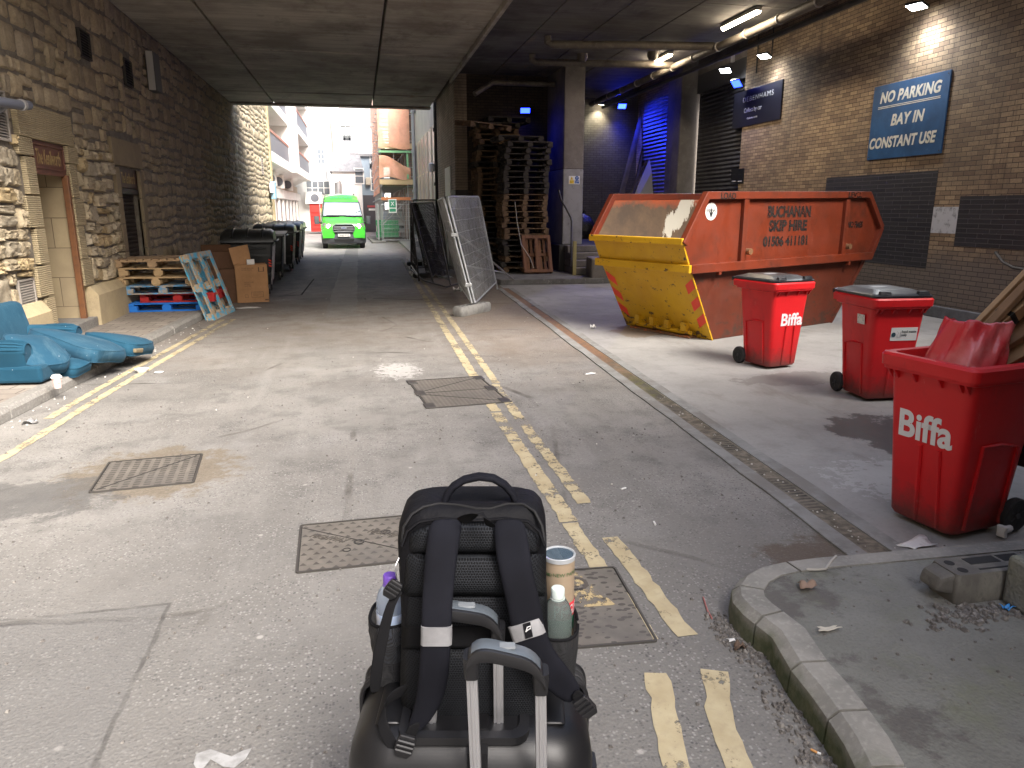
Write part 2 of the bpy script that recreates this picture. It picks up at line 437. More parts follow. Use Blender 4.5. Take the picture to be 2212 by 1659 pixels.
for i0, i1 in ((0,1),(1,4),(4,7),(7,10),(10,12),(12,14),(14,16),(16,17),(17,18),(18,19)):
    ch = rings[i0:i1+1]; ch[-1] = [p.lerp(q, min(.5, .012/max(.02,(p-q).length))) for p, q in zip(ch[-1], ch[-2])]
    mb.loft(ch, cap=True)
tag(mb.build("kerb", MMOSS, smooth=35), kind='structure')
poly = [V((p.x, p.y, 0)) for p in offs(KT, .12)] + [V((8.5, -6, 0))]
tag(MB().prism(poly, (0,0,.132)).build("pavement", MRPAV), kind='structure')

# drain channel along the edge of the bay
def dx(y): return 2.655 + (y - 3.2)*.0445
def drain_mat():
    s = N("drain_grate"); x, y, z = s.sep()
    slot = s.ma('GREATER_THAN', s.ma('FRACT', s.ma('MULTIPLY', y, 22)), .45)
    d = s.ma('ABSOLUTE', s.ma('SUBTRACT', x, s.ma('MULTIPLY_ADD', y, .0445, 2.655 - 3.2*.0445)))
    slot = s.ma('MULTIPLY', slot, s.ma('LESS_THAN', d, .052))
    fill = s.ramp(s.noise(.9, 4, .6, s.map(loc=(0, 2.4, 0))), .46, .56)
    col = s.mix(slot, (.13, .115, .09, 1), (.012, .011, .01, 1))
    col = s.mix(fill, col, s.mix(s.ramp(s.noise(12, 6), .4, .65), (.07, .06, .042, 1), (.20, .17, .13, 1)))
    rust = s.ramp(s.ma('ADD', y, s.ramp(s.noise(1.4, 4), 0, 1, -1.5, 1.5)), 7.2, 8.6)
    col = s.mix(s.ma('MULTIPLY', rust, .85), col, s.mix(s.ramp(s.noise(8, 6), .4, .65), (.20, .10, .045, 1), (.115, .075, .05, 1)))
    moss = s.ma('MULTIPLY', s.ramp(y, 6.2, 6.7), s.ramp(y, 8, 7.2))
    col = s.mix(s.ma('MULTIPLY', moss, s.ramp(s.noise(9, 5), .4, .6, 0, .8)), col, (.10, .095, .03, 1))
    return s.done(col, .8, nrm=s.bump(s.ma('SUBTRACT', s.noise(30), slot), .6, .01))
mb = MB()
ys = [3.02 + (16.8 - 3.02)*i/40 for i in range(41)]
mb.loft([[V((dx(y)-.07, y, .0085)), V((dx(y)+.07, y, .0085)), V((dx(y)+.07, y, -.015)), V((dx(y)-.07, y, -.015))] for y in ys])
DRN = thing("drain_channel", "long iron drain grating in concrete edging between the lane and the bay floor", "drain")
mb.build("grating", drain_mat(), DRN)
mb = MB()
for sgn in (-1, 1):
    rg = []
    for i, y in enumerate(ys):
        jw = rnd.uniform(-.012, .012)
        a, b = dx(y) + sgn*.073, dx(y) + sgn*(.185 + jw)
        rg.append([V((a, y, .0125)), V((b, y, .0125)), V((b, y, -.015)), V((a, y, -.015))])
    mb.loft(rg)
mb.build("edging", M("drain_edge_concrete", (.22, .22, .21), .85, L=((3, (.15, .145, .135), .45, .65), (14, (.30, .30, .285), .55, .75), (1.1, (.17, .16, .145), .5, .6)), b=(40, .5, .008)), DRN)

# raised platform at the back of the bay
tag(MB().prism([(3.3,17.55,0), (5.2,17.45,0), (9.55,17.45,0), (9.55,21.6,0), (2.75,21.6,0), (2.75,19.3,0)], (0,0,.14)).build("platform_floor", M("platform_concrete", (.17, .165, .16), .85, L=((2.5, (.10, .095, .09), .45, .65), (11, (.26, .25, .235), .58, .7)), b=(20, .6, .02)), bevel=.02), kind='structure')

# yellow lines
def yellow_mat():
    s = N("road_paint_yellow")
    col = s.mix(s.ramp(s.noise(5, 5), .35, .65), (.36, .295, .175, 1), (.45, .385, .245, 1))
    col = s.mix(s.ramp(s.noise(28, 5), .5, .75, 0, .6), col, (.31, .255, .17, 1))
    keep = s.ramp(s.ma('ADD', s.ma('ADD', s.ma('MULTIPLY', s.noise(8, 8, .78), .74), s.ma('MULTIPLY', s.noise(48, 4, .7), .26)), s.ramp(s.noise(1.1, 3), 0, 1, -.24, .24)), .405, .47)
    y = s.sep()[1]
    keep = s.ma('MULTIPLY', keep, s.ramp(y, 21, 9, .45, 1))
    s.done(col, .8, nrm=s.bump(s.noise(50), .3, .004)); s.alpha(keep); return s.m
MYEL = yellow_mat()
def stripe(path, wd, z):
    """path of centre points; ragged edges"""
    P = [V((p[0], p[1], z)) for p in path]; pts = []
    for a, b in zip(P, P[1:]):
        n = max(2, int((b-a).length/.05))
        pts += [a.lerp(b, i/n) for i in range(n)]
    pts.append(P[-1]); mb = MB(); L_, R_ = [], []
    for i, p in enumerate(pts):
        t = (pts[min(i+1,len(pts)-1)] - pts[max(i-1,0)]).normalized(); nn = V((-t.y, t.x, 0))
        L_.append(p + nn*(wd/2 + rnd.uniform(-.011,.006))); R_.append(p - nn*(wd/2 + rnd.uniform(-.011,.006)))
    n = len(pts)
    mb.add(L_+R_, [(i, i+1, n+i+1, n+i) for i in range(n-1)])
    return tag(mb.build("road_line", MYEL, fix=False), kind='structure')
def ry(y): return 1.235 + max(0, y - 6)*.0155
stripe([(ry(y)-.105, y) for y in (2.62, 3.2, 3.85)], .10, .004)
stripe([(ry(y)-.1, y) for y in (3.87, 4.5, 5.4, 6.3)], .108, .004)
stripe([(ry(y)-.1, y) for y in (6.35, 7.9, 9.5, 12.0, 16.0, 21, 28)], .105, .004)
stripe([(ry(y)+.07, y) for y in (2.62, 3.1, 3.62)], .098, .004)
stripe([(ry(y)+.07, y) for y in (4.12, 4.6, 5.4, 6.4, 7.4)], .095, .004)
stripe([(ry(y)+.09, y) for y in (7.45, 9.0, 12.0, 16.0, 21, 28)], .09, .004)
stripe([(.935, 1.86), (1.0, 2.1), (1.075, 2.4)], .098, .004)
stripe([(1.14, 1.82), (1.2, 2.1), (1.31, 2.37)], .098, .004)
for u0 in (0, .17):
    stripe([(kl(y)+.29+u0+(.02 if y < 7 else 0)+max(0,y-9)*.012, y) for y in ((5.2, 6.2, 7.4, 8.6, 10, 11.4, 12.9) if u0 else (6.9, 7.6, 8.6, 10, 11.4, 12.9))], .085, .004)
# chalk-white painted stroke at the lower left
MWPAINT = M("road_paint_white", (.31, .31, .305), .85, L=((14, (.20, .197, .19), .42, .62),))
P = [G(u, v, .004) for u, v in ((418,1650),(424,1628),(455,1618),(500,1634),(523,1622),(544,1616),(530,1640),(505,1659),(482,1656),(455,1640),(440,1659),(425,1662))]
tag(MB().quad(*P).build("road_marking", MWPAINT, fix=False), kind='structure')
# darker saw-cut patch lines in the tunnel road
mb = MB()
for pts in (((-1.75,16.2),(-1.3,16.4),(-1.25,20.2),(-1.7,20.0)), ((1.2,15.0),(.2,15.4)), ((.55,29),(1.2,29.05))):
    for a, b in zip(pts, pts[1:]):
        a, b = V((*a,.0035)), V((*b,.0035)); n = V((-(b-a).y, (b-a).x, 0)).normalized()*.02
        mb.quad(a-n, a+n, b+n, b-n)
tag(mb.build("road_marking", M("bitumen_seal", (.03,.03,.032), .95, spec=.1), fix=False), kind='structure')
# ================================================================ stone building on the left
WX = -4.0
def stone_mat():
    s = N("sandstone_rubble")
    tone = s.nd("Attribute", attribute_name="tone").outputs[0]
    col = s.mix(s.ramp(s.noise(9, 7, .7), .42, .7, 0, .55), tone, (.20, .155, .095, 1))
    col = s.mix(s.ramp(s.noise(34, 6, .7), .5, .75, 0, .6), col, (.15, .12, .085, 1))
    col = s.mix(s.ramp(s.noise(20, 5, .6, s.map(loc=(5, 5, 5))), .58, .75, 0, .5), col, (.50, .43, .31, 1))
    z = s.sep()[2]
    col = s.mix(s.ramp(s.noise(1.2, 4, .6), .62, .75, 0, .3), col, (.17, .17, .09, 1))
    return s.done(col, .9, nrm=s.bump(s.ma('ADD', s.noise(28, 7, .7), s.ma('MULTIPLY', s.noise(90, 3), .4)), .7, .018), spec=.25)
MSTONE = stone_mat()
MMORT = M("lime_mortar", (.21, .185, .145), .95, L=((4, (.12, .10, .08), .4, .65), (30, (.25, .22, .17), .5, .75)), b=(40, .6, .01))
HOLES = [(10.14, 12.15, 0, 3.09), (13.72, 15.5, 0, 3.0), (12.86, 13.36, 4.02, 4.46), (15.05, 15.55, 3.95, 4.45), (9.6, 10.05, 2.55, 3.15), (11.85, 14.1, 0, .7), (9.6, 10.1, .42, 1.0), (34.0, 34.5, 3.2, 4.0)]
def rubble(mb, y0, y1, z0, ztop):
    z = z0
    ph = rnd.uniform(0, 6)
    while z < ztop:
        h = rnd.choice((.15, .2, .24, .28, .33, .38)); h = min(h, ztop - z)
        if h < .06: break
        y = y0 - rnd.uniform(0, .2)
        while y < y1:
            L_ = rnd.uniform(.2, .56) if h > .16 else rnd.uniform(.14, .4)
            split = h > .24 and rnd.random() < .3
            for zz, hh in (((z, h*.55), (z+h*.55, h*.45)) if split else ((z, h),)):
                a, b, c, d = y, y+L_, zz, zz+hh
                ok = True
                for ha, hb, hc, hd in HOLES:
                    oy = min(b, hb) - max(a, ha); oz = min(d, hd) - max(c, hc)
                    if oy > 0 and oz > 0:
                        if oy >= (b-a)*.85 and oz >= (d-c)*.6: ok = False; break
                        if oy < oz*2.2:
                            if a < ha: b = ha
                            else: a = hb
                        else:
                            if c < hc: d = hc
                            else: c = hd
                if not ok or b-a < .05 or d-c < .05: continue
                near = a < 14.5 and c < 2.6
                n = (8 if near else 6) if a < 17 else 4
                g = rnd.uniform(.004, .011)
                off = .028*math.sin((a+b)*.9+ph) + .02*math.sin((a+b)*2.3 + ph*2 + z)
                bulge = rnd.uniform(.03, .07) if near else rnd.uniform(.014, .036)
                tiltx, tiltz = rnd.uniform(-.3, .3)*bulge, rnd.uniform(-.3, .3)*bulge
                k = rnd.random()
                if near: base = (.45, .375, .255) if k < .55 else ((.40, .345, .255) if k < .82 else (.47, .36, .20))
                elif a > 27: base = (.54, .46, .33) if k < .6 else (.46, .39, .28)  # past the underpass: open daylight's brightness put into the stone colour
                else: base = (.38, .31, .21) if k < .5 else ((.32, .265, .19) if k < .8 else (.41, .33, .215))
                q = rnd.uniform(.8, 1.15)
                col = tuple(min(.6, cc*q) for cc in base)
                jc = [rnd.uniform(-.03, .03) for _ in range(8)]
                vs = []
                for jz in range(n+1):
                    for jy in range(n+1):
                        s_, t_ = jy/n, jz/n
                        es = min(s_, 1-s_)*2; et = min(t_, 1-t_)*2
                        e = min(1, es*3.5)*min(1, et*3.5)
                        py = a + g + (b-a-2*g)*s_; pz = c + g + (d-c-2*g)*t_ + off
                        w1 = (1-s_)*(1-t_); w2 = s_*(1-t_); w3 = s_*t_; w4 = (1-s_)*t_
                        py += w1*jc[0]+w2*jc[1]+w3*jc[2]+w4*jc[3]; pz += (w1*jc[4]+w2*jc[5]+w3*jc[6]+w4*jc[7])*.7
                        dpt = -.03 if e == 0 else bulge*(.55+.45*e) + tiltx*(s_-.5) + tiltz*(t_-.5) + rnd.uniform(-.42, .42)*bulge*(1 if near else .7)
                        pz = max(z0, min(ztop, pz))
                        vs.append((WX + dpt, py, pz))
                fs = [(jz*(n+1)+jy, jz*(n+1)+jy+1, (jz+1)*(n+1)+jy+1, (jz+1)*(n+1)+jy) for jz in range(n) for jy in range(n)]
                mb.add(vs, fs, col)
            y += L_
        z += h
SB = thing("stone_building", "rubble sandstone building with two pub side doors, its long wall running through the underpass", "building")
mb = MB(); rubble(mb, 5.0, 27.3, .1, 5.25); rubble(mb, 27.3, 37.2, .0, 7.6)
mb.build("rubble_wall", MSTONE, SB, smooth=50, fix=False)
mb = MB()
# mortar bed with the two doorways left open
def slab(y0, y1, z0, z1): mb.box((WX-.5, y0, z0), (WX-.012, y1, z1))
slab(-12, 10.44, -.02, 5.3); slab(10.44, 11.87, 2.62, 5.3); slab(11.87, 14.02, -.02, 5.3); slab(14.02, 15.22, 2.5, 5.3); slab(15.22, 27.3, -.02, 5.3); slab(27.3, 37.25, -.02, 7.7); slab(-14, 7.0, 5.3, 12)  # last slab: unseen upper wall by the camera, added to shade the foreground
mb.build("mortar_bed", MMORT, SB)
MB().box((WX-.5, 37.25, -.02), (WX+.07, 37.75, 7.7)).build("corner_quoin", M("buff_ashlar", (.44, .35, .21), .85, L=((3, (.34, .27, .17), .45, .7),), b=(30, .3, .006)), SB, bevel=.02)
def dress(c1, c2, ridged):
    s = N("dressed_sandstone_ridged" if ridged else "dressed_sandstone")
    col = s.mix(s.ramp(s.noise(3, 6, .65), .4, .7), c1, c2)
    col = s.mix(s.ramp(s.noise(25, 5), .55, .8, 0, .45), col, (.20, .165, .11, 1))
    h = s.noise(40, 4)
    if ridged:
        z = s.sep()[2]
        wv = s.ma('SINE', s.ma('MULTIPLY', s.ma('ADD', z, s.ramp(s.noise(9, 3), 0, 1, -.012, .012)), 250))
        h = s.ma('ADD', s.ma('MULTIPLY', wv, 1.0), h)
        col = s.mix(s.ramp(wv, -.2, -.9, 0, .55), col, (.19, .15, .085, 1))
    return s.done(col, .88, nrm=s.bump(h, .6, .01), spec=.25)
MRIDGE = dress((.44, .36, .225, 1), (.36, .30, .19, 1), True)
MDRESS = dress((.45, .365, .225, 1), (.37, .30, .19, 1), False)
MDRESSD = dress((.27, .215, .135, 1), (.21, .165, .11, 1), False)
# doorway one
mb = MB()
mb.box((WX-.05, 10.24, 2.67), (WX+.055, 12.0, 3.07))
mb.build("door_lintel", MRIDGE, SB, bevel=.008)
mb = MB(); z = .7; k = 0
for zz in (.13, .72, 1.12, 1.58, 1.98, 2.45):
    h = {.13:.56, .72:.38, 1.12:.44, 1.58:.38, 1.98:.45, 2.45:.21}[zz]
    l0 = 10.16 if k % 2 else 10.30
    mb.box((WX-.05, l0, zz), (WX+.05, 10.58, zz+h)); k += 1
mb.build("door_jamb", MRIDGE, SB, bevel=.006)
mb = MB(); k = 0
for zz, h in ((.71, .38), (1.10, .46), (1.57, .38), (1.96, .46), (2.43, .23)):
    mb.box((WX-.05, 11.73, zz), (WX+.05, 11.98 if k % 2 else 12.1, zz+h)); k += 1
mb.build("door_jamb", MRIDGE, SB, bevel=.006)
def plinth(y0, y1):
    return MB().loft([[V((WX-.2, y, .11)), V((WX+.16, y, .11)), V((WX+.16, y, .56)), V((WX+.06, y, .69)), V((WX-.2, y, .69))] for y in (y0, y1)])
plinth(11.86, 14.0).build("plinth", MDRESS, SB, bevel=.008)
plinth(9.1, 10.14).build("plinth", MDRESS, SB, bevel=.008)
def ashlar():
    s = N("ashlar_blocks"); x, y, z = s.sep()
    br = s.nd("TexBrick", {"Vector": s.comb(s.ma('ADD', x, y), z), "Color1": (.43, .345, .21, 1), "Color2": (.37, .295, .185, 1), "Mortar": (.16, .12, .075, 1), "Scale": 1.0, "Mortar Size": .006, "Brick Width": .62, "Row Height": .42})
    col = s.mix(s.ramp(s.noise(3, 6), .45, .7, 0, .5), br.outputs[0], (.28, .22, .14, 1))
    return s.done(col, .85, nrm=s.bump(s.ma('SUBTRACT', s.ma('MULTIPLY', s.noise(40), .3), br.outputs[1]), .4, .006))
mb = MB()
mb.box((WX-1.4, 11.72, .1), (WX-.03, 11.86, 2.62)); mb.box((WX-1.4, 10.45, .1), (WX-.03, 10.59, 2.62))
mb.box((WX-1.55, 10.45, .1), (WX-1.401, 11.86, 2.62)); mb.box((WX-1.4, 10.591, 2.27), (WX-.06, 11.719, 2.6))
mb.build("door_recess", ashlar(), SB)
MB().box((WX-1.39, 10.595, .05), (WX+.12, 11.84, .25)).build("door_step", MKERB, SB, bevel=.012)
MB().box((WX-.05, 11.64, .12), (WX+.03, 11.715, 2.26)).build("door_post", M("brown_paint", (.20, .085, .035), .45, L=((9, (.13, .06, .03), .45, .7),)), SB, bevel=.008)
MMAH = M("mahogany_sign_panel", (.155, .062, .038), .5, L=((5, (.105, .045, .03), .4, .7),))
MGOLD = M("faded_gilt", (.42, .30, .12), .5, L=((20, (.25, .15, .06), .45, .65),))
sg = MB().box((WX-.055, 10.585, 2.24), (WX-.005, 11.728, 2.66)).build("door_sign", MMAH, SB, bevel=.006)
mb = MB()
for a, b in (((10.64,2.31),(11.68,2.335)), ((10.64,2.60),(11.68,2.625)), ((10.64,2.336),(10.665,2.599)), ((11.655,2.336),(11.68,2.599))):
    mb.box((WX-.004, a[0], a[1]), (WX+.018, b[0], b[1]))
mb.build("sign_moulding", MMAH, sg, bevel=.004)
txt("The Kenilworth", MGOLD, sg, (WX+.0, 11.16, 2.465), (0,1,0), (0,0,1), .19, .80, off=.008)
# doorway two with its roller shutter
MB().box((WX-.05, 13.74, 2.53), (WX+.05, 15.46, 2.97)).build("door_lintel", MDRESSD, SB, bevel=.008)
for y0, y1 in ((13.74, 14.02), (15.22, 15.48)):
    mb = MB(); zz = .13; k = 0
    for h in (.55, .42, .46, .44, .5):
        mb.box((WX-.05, y0 if k % 2 or y0 > 15 else y0+.05, zz), (WX+.045, y1 if k % 2 or y0 < 15 else y1-.06, zz+h-.01)); zz += h; k += 1
    mb.build("door_jamb", MDRESSD, SB, bevel=.006)
def slats(name, axis, c, period, metal=.3):
    s = N(name); z = s.sep()[2]
    wv = s.ma('SINE', s.ma('MULTIPLY', z, 2*math.pi/period))
    col = s.mix(s.ramp(s.noise(4, 6), .4, .7), (*c, 1), tuple(k*.6 for k in c) + (1,))
    col = s.mix(s.ramp(wv, -.7, -1, 0, .75), col, (.012, .01, .01, 1))
    return s.done(col, .5, metal, nrm=s.bump(wv, .9, period*.25))
MB().box((WX-.2, 14.02, .1), (WX-.12, 15.22, 2.1)).build("roller_shutter", slats("brown_roller_shutter", 'y', (.06, .048, .042), .075), SB)
MB().box((WX-.2, 14.02, 2.06), (WX-.02, 15.22, 2.16)).build("shutter_box", M("shutter_box_paint", (.035,.028,.026), .5), SB, bevel=.006)
sg = MB().box((WX-.2, 14.02, 2.17), (WX-.03, 15.22, 2.53)).build("door_sign", M("dark_sign_panel", (.075, .04, .035), .5), SB, bevel=.006)
txt("The Kenilworth", MGOLD, sg, (WX-.028, 14.72, 2.34), (0,1,0), (0,0,1), .19, .80, off=.012)
MB().box((WX-.5, 13.9, .1), (WX-.25, 15.4, 2.6)).build("dark_lobby", M("lobby_dark", (.02,.018,.016), .8), SB)
# louvred vents
MVENT = M("dark_louvre", (.035, .03, .027), .6)
MVENTL = M("grey_louvre", (.30, .27, .235), .6)
def vent(ya, yb, za, zb, mat, sl=9):
    fr = MB().box((WX-.03, ya, za), (WX+.0, yb, zb)).build("vent", M("vent_back", (.015,.013,.012), .8), SB)
    mb = MB(); n = sl
    for i in range(n):
        z = za + .02 + (zb-za-.04)*i/n
        mb.loft([[V((WX+.002, y, z+.022)), V((WX+.03, y, z)), V((WX+.03, y, z+.008)), V((WX+.002, y, z+.03))] for y in (ya+.02, yb-.02)])
    for a, b in (((ya, za), (yb, za+.02)), ((ya, zb-.02), (yb, zb)), ((ya, za+.021), (ya+.02, zb-.021)), ((yb-.02, za+.021), (yb, zb-.021))):
        mb.box((WX+.001, a[0], a[1]), (WX+.04, b[0], b[1]))
    mb.build("louvre", mat, fr)
vent(12.88, 13.34, 4.04, 4.44, MVENT); vent(15.07, 15.53, 3.97, 4.43, MVENT); vent(9.62, 10.03, 2.57, 3.13, MVENTL, 16); vent(9.63, 10.07, .44, .98, MVENTL, 16); vent(34.0, 34.5, 3.25, 3.95, MVENTL, 7)
# pale strip fitting high on the wall
t = thing("bulkhead_light", "unlit pale rectangular light box high on the dark stone wall", "wall light", (WX, 16.75, 4.45))
MB().box((.03, -.22, -.36), (.2, .22, .36)).build("light_housing", M("light_housing_dark", (.09,.085,.08), .6), t, bevel=.01)
MB().box((.06, -.255, -.36), (.18, -.221, .36)).build("diffuser", M("diffuser_grey", (.42,.41,.40), .5), t, bevel=.008)
# grey camera tube by the first doorway
t = thing("security_camera", "grey tube security camera on the stone wall above the pub sign", "camera", (WX+.1, 10.0, 2.98))
MB().tube([(0,-.55,-.02),(.1,0,0),(.12,.16,.02)], .055, 14).build("camera_body", M("camera_grey", (.13,.14,.17), .45), t, smooth=40)
MB().tube([(.1,-.02,0),(.102,.04,.005)], .066, 14).build("camera_collar", M("camera_collar", (.30,.29,.28), .5), t, smooth=40)
MB().tube([(-.1,-.2,-.12),(.04,-.2,-.03)], .03, 10).build("bracket", M("camera_bracket", (.16,.16,.17), .5), t, smooth=40)

# ================================================================ underpass deck over the lane
DY0, DY1 = 6.8, 27.3
def soffit_mat(name, c1, c2):
    s = N(name); x, y, z = s.sep()
    st = s.noise(1.0, 6, .6, s.map((.5, 6, 1)))
    col = s.mix(s.ramp(st, .35, .65), c1, c2)
    col = s.mix(s.ramp(s.noise(.55, 6, .65), .42, .62, 0, .75), col, (c2[0]*.55, c2[1]*.5, c2[2]*.5, 1))
    col = s.mix(s.ramp(s.noise(5, 6, .75, s.map((.35, 2.5, 1))), .62, .74, 0, .45), col, (c1[0]*1.5, c1[1]*1.5, c1[2]*1.55, 1))
    col = s.mix(s.ramp(s.noise(.9, 7, .75, s.map((1, .5, 1), loc=(3, 7, 0))), .56, .66, 0, .6), col, (c2[0]*.45, c2[1]*.42, c2[2]*.4, 1))
    col = s.mix(s.ramp(s.noise(1.5, 7, .75, s.map((1, .3, 1), loc=(9, 1, 0))), .62, .7, 0, .5), col, (.26, .17, .10, 1))
    col = s.mix(s.ramp(s.noise(2.2, 8, .8, s.map((.5, 2, 1), loc=(1, 4, 0))), .66, .72, 0, .4), col, (.55, .53, .48, 1))
    return s.done(col, .85, nrm=s.bump(st, .25, .01), spec=.3)
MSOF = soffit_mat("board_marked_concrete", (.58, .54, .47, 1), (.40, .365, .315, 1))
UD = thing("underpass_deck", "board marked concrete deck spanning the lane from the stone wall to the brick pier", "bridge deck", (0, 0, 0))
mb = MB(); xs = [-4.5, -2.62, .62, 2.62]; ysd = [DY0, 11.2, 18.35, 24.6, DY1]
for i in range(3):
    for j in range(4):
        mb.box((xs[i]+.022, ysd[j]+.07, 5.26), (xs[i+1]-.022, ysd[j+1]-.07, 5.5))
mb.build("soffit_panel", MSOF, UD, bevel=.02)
MB().box((-4.5, DY0+.01, 5.49), (2.6, DY1-.01, 6.6)).build("deck_slab", M("deck_concrete_dark", (.12,.11,.10), .9), UD)
MB().box((-4.5, DY1-.3, 5.20), (2.62, DY1+.05, 5.259)).build("edge_beam", MSOF, UD)
# bay soffit
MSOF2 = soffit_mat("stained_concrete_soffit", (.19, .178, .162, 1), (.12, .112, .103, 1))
BS = thing("bay_soffit", "stained concrete ceiling of long planks over the loading bay", "ceiling", (0, 0, 0))
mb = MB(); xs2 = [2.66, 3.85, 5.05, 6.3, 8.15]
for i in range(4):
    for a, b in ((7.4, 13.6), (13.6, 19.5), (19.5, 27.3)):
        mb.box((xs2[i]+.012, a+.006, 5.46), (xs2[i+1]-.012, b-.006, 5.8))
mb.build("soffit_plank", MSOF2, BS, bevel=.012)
MB().box((2.66, 7.42, 5.56), (8.13, 27.2, 6.6)).build("soffit_core", M("soffit_core_dark", (.05,.046,.042), .9), BS)
MB().box((8.13, 7.4, 6.35), (9.9, 27.3, 6.6)).build("raised_strip", M("soffit_shade_tone", (.07,.065,.06), .9), BS)  # dark gap above the brick wall: its shade is put into the colour
MB().box((2.60, 7.4, 5.18), (2.68, 21.5, 5.45)).build("edge_rib", MSOF, BS, bevel=.01)

# ================================================================ brick walls of the bay
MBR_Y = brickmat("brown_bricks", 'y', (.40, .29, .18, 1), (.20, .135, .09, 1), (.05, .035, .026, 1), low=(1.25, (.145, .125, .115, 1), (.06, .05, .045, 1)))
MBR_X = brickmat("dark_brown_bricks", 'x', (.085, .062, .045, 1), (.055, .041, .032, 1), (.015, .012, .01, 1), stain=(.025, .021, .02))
MBR_P = brickmat("pier_bricks", 'y', (.40, .32, .24, 1), (.30, .23, .17, 1), (.12, .095, .075, 1))
RW = thing("brick_wall", "long brown brick wall of the loading bay with black painted panels and blue sign", "wall", (9.6, 0, 0))
mb = MB(); mb.box((0, 2.6, 0), (.4, 17.95, 6.4)); mb.build("brickwork", MBR_Y, RW)
MB().box((-.06, 2.6, 0), (-.002, 17.9, .2)).build("base_kerb", M("blue_grey_kerb", (.14,.145,.16), .8, L=((5,(.09,.09,.095),.4,.65),), b=(30,.4,.01)), RW, bevel=.02)
def black_paint():
    s = N("black_painted_brick"); x, y, z = s.sep()
    br = s.nd("TexBrick", {"Vector": s.comb(y, z), "Color1": (.022,.021,.024,1), "Color2": (.035,.033,.036,1), "Mortar": (.075,.07,.068,1), "Scale": 1.0, "Mortar Size": .0045, "Brick Width": .45, "Row Height": .075})
    col = s.mix(s.ramp(s.noise(22, 4), .66, .74, 0, .6), br.outputs[0], (.2,.19,.185,1))
    return s.done(col, .5, nrm=s.bump(br.outputs[1], .3, .006))
MBLK = black_paint()
def wr(a, b, c, d, name, mat, t=.004):
    """panel on the right wall from two photo corners"""
    p, q = PX(a, b, 9.6), PX(c, d, 9.6)
    return MB().box((-t, min(p.y,q.y), min(p.z,q.z)), (-.0005, max(p.y,q.y), max(p.z,q.z))).build(name, mat, RW)
wr(1786, 384, 2000, 580, "painted_panel", MBLK); wr(2075, 424, 2330, 548, "painted_panel", MBLK)
def white_patch():
    s = N("white_paint_patch")
    f = s.ramp(s.ma('ADD', s.noise(7, 6, .7), 0), .28, .48, .15, .9)
    s.done((.55,.56,.6,1), .7); s.alpha(f); return s.m
wr(2012, 447, 2064, 505, "white_patch", white_patch(), .003)
# shutter bay, columns and back walls
MCON = M("column_concrete", (.175,.155,.138), .85, L=((1.6,(.11,.098,.088),.42,.66),(7,(.22,.20,.18),.56,.75),(30,(.09,.08,.07),.55,.8)), b=(25,.35,.008))
mb = MB()
t = thing("roller_shutter", "dark steel roller shutter closing the doorway past the brick wall end", "shutter", (9.72, 18.0, 0))
MB().box((0, 0, .1), (.06, 2.75, 5.0)).build("shutter_curtain", slats("steel_roller_shutter", 'y', (.09,.088,.095), .11, .4), t)
MB().box((-.1, 0, 5.501), (.3, 2.75, 6.4)).build("header_wall", MCON, t)
MB().box((-.1, 0, 5.0), (.3, 2.75, 5.5)).build("shutter_hood", M("hood_dark", (.05,.05,.055), .5), t, bevel=.01)
MB().box((-.06, -.02, .1), (.1, .06, 5.0)).build("guide_rail", M("guide_rail", (.12,.115,.11), .5, .4), t, bevel=.006)
t = thing("concrete_column", "tall plain concrete column between the roller shutter and the blue lit doorway", "column", (9.45, 20.85, 0))
MB().box((-.25, .0, 0), (.4, .55, 6.3)).build("shaft", MCON, t, bevel=.03)
MB().box((-.12, .56, 0), (.4, 1.3, 6.3)).build("pilaster", MCON, t, bevel=.03)
t = thing("back_wall", "dark brick wall behind the tall stacks of pallets", "wall", (0, 21.6, 0))
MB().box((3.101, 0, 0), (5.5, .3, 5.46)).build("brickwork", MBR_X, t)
t = thing("alcove_wall", "dark brick wall at the back of the alcove under the lamp", "wall", (0, 25.2, 0))
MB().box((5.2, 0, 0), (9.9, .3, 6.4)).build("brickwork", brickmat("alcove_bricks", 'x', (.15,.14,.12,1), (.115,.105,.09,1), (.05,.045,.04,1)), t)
MB().box((5.2, -3.298, 0), (5.5, -.002, 5.46)).build("side_brickwork", MBR_X, t)
mb = MB().box((9.55, -3.05, 0), (9.9, -.002, 6.4)); mb.build("side_brickwork", MBR_Y, t)
# brick pier at the far right end of the deck
BP = thing("brick_pier", "pale brown brick pier at the far end of the underpass with a blank white plate", "pier", (2.75, 0, 0))
mb = MB(); mb.box((0, 21.58, 2.35), (.35, 26.4, 5.46)); mb.box((0, 24.4, 0), (.35, 26.4, 2.349)); mb.build("brickwork", MBR_P, BP)
MB().box((-.015, 21.55, 0), (.345, 24.35, 2.34)).build("dark_panel", M("dark_panel", (.035,.028,.025), .7, L=((4,(.06,.045,.035),.5,.7),)), BP)  # plain dark panel over the lower part of the pier
MB().box((-.03, 22.6, 2.2), (-.001, 24.0, 3.05)).build("plate", M("blank_white_plate", (.62,.62,.62), .6), BP, bevel=.004)
MB().box((-.05, 23.35, 0), (-.017, 23.5, 2.19)).build("plate_post", M("post_white", (.5,.5,.5), .6), BP)

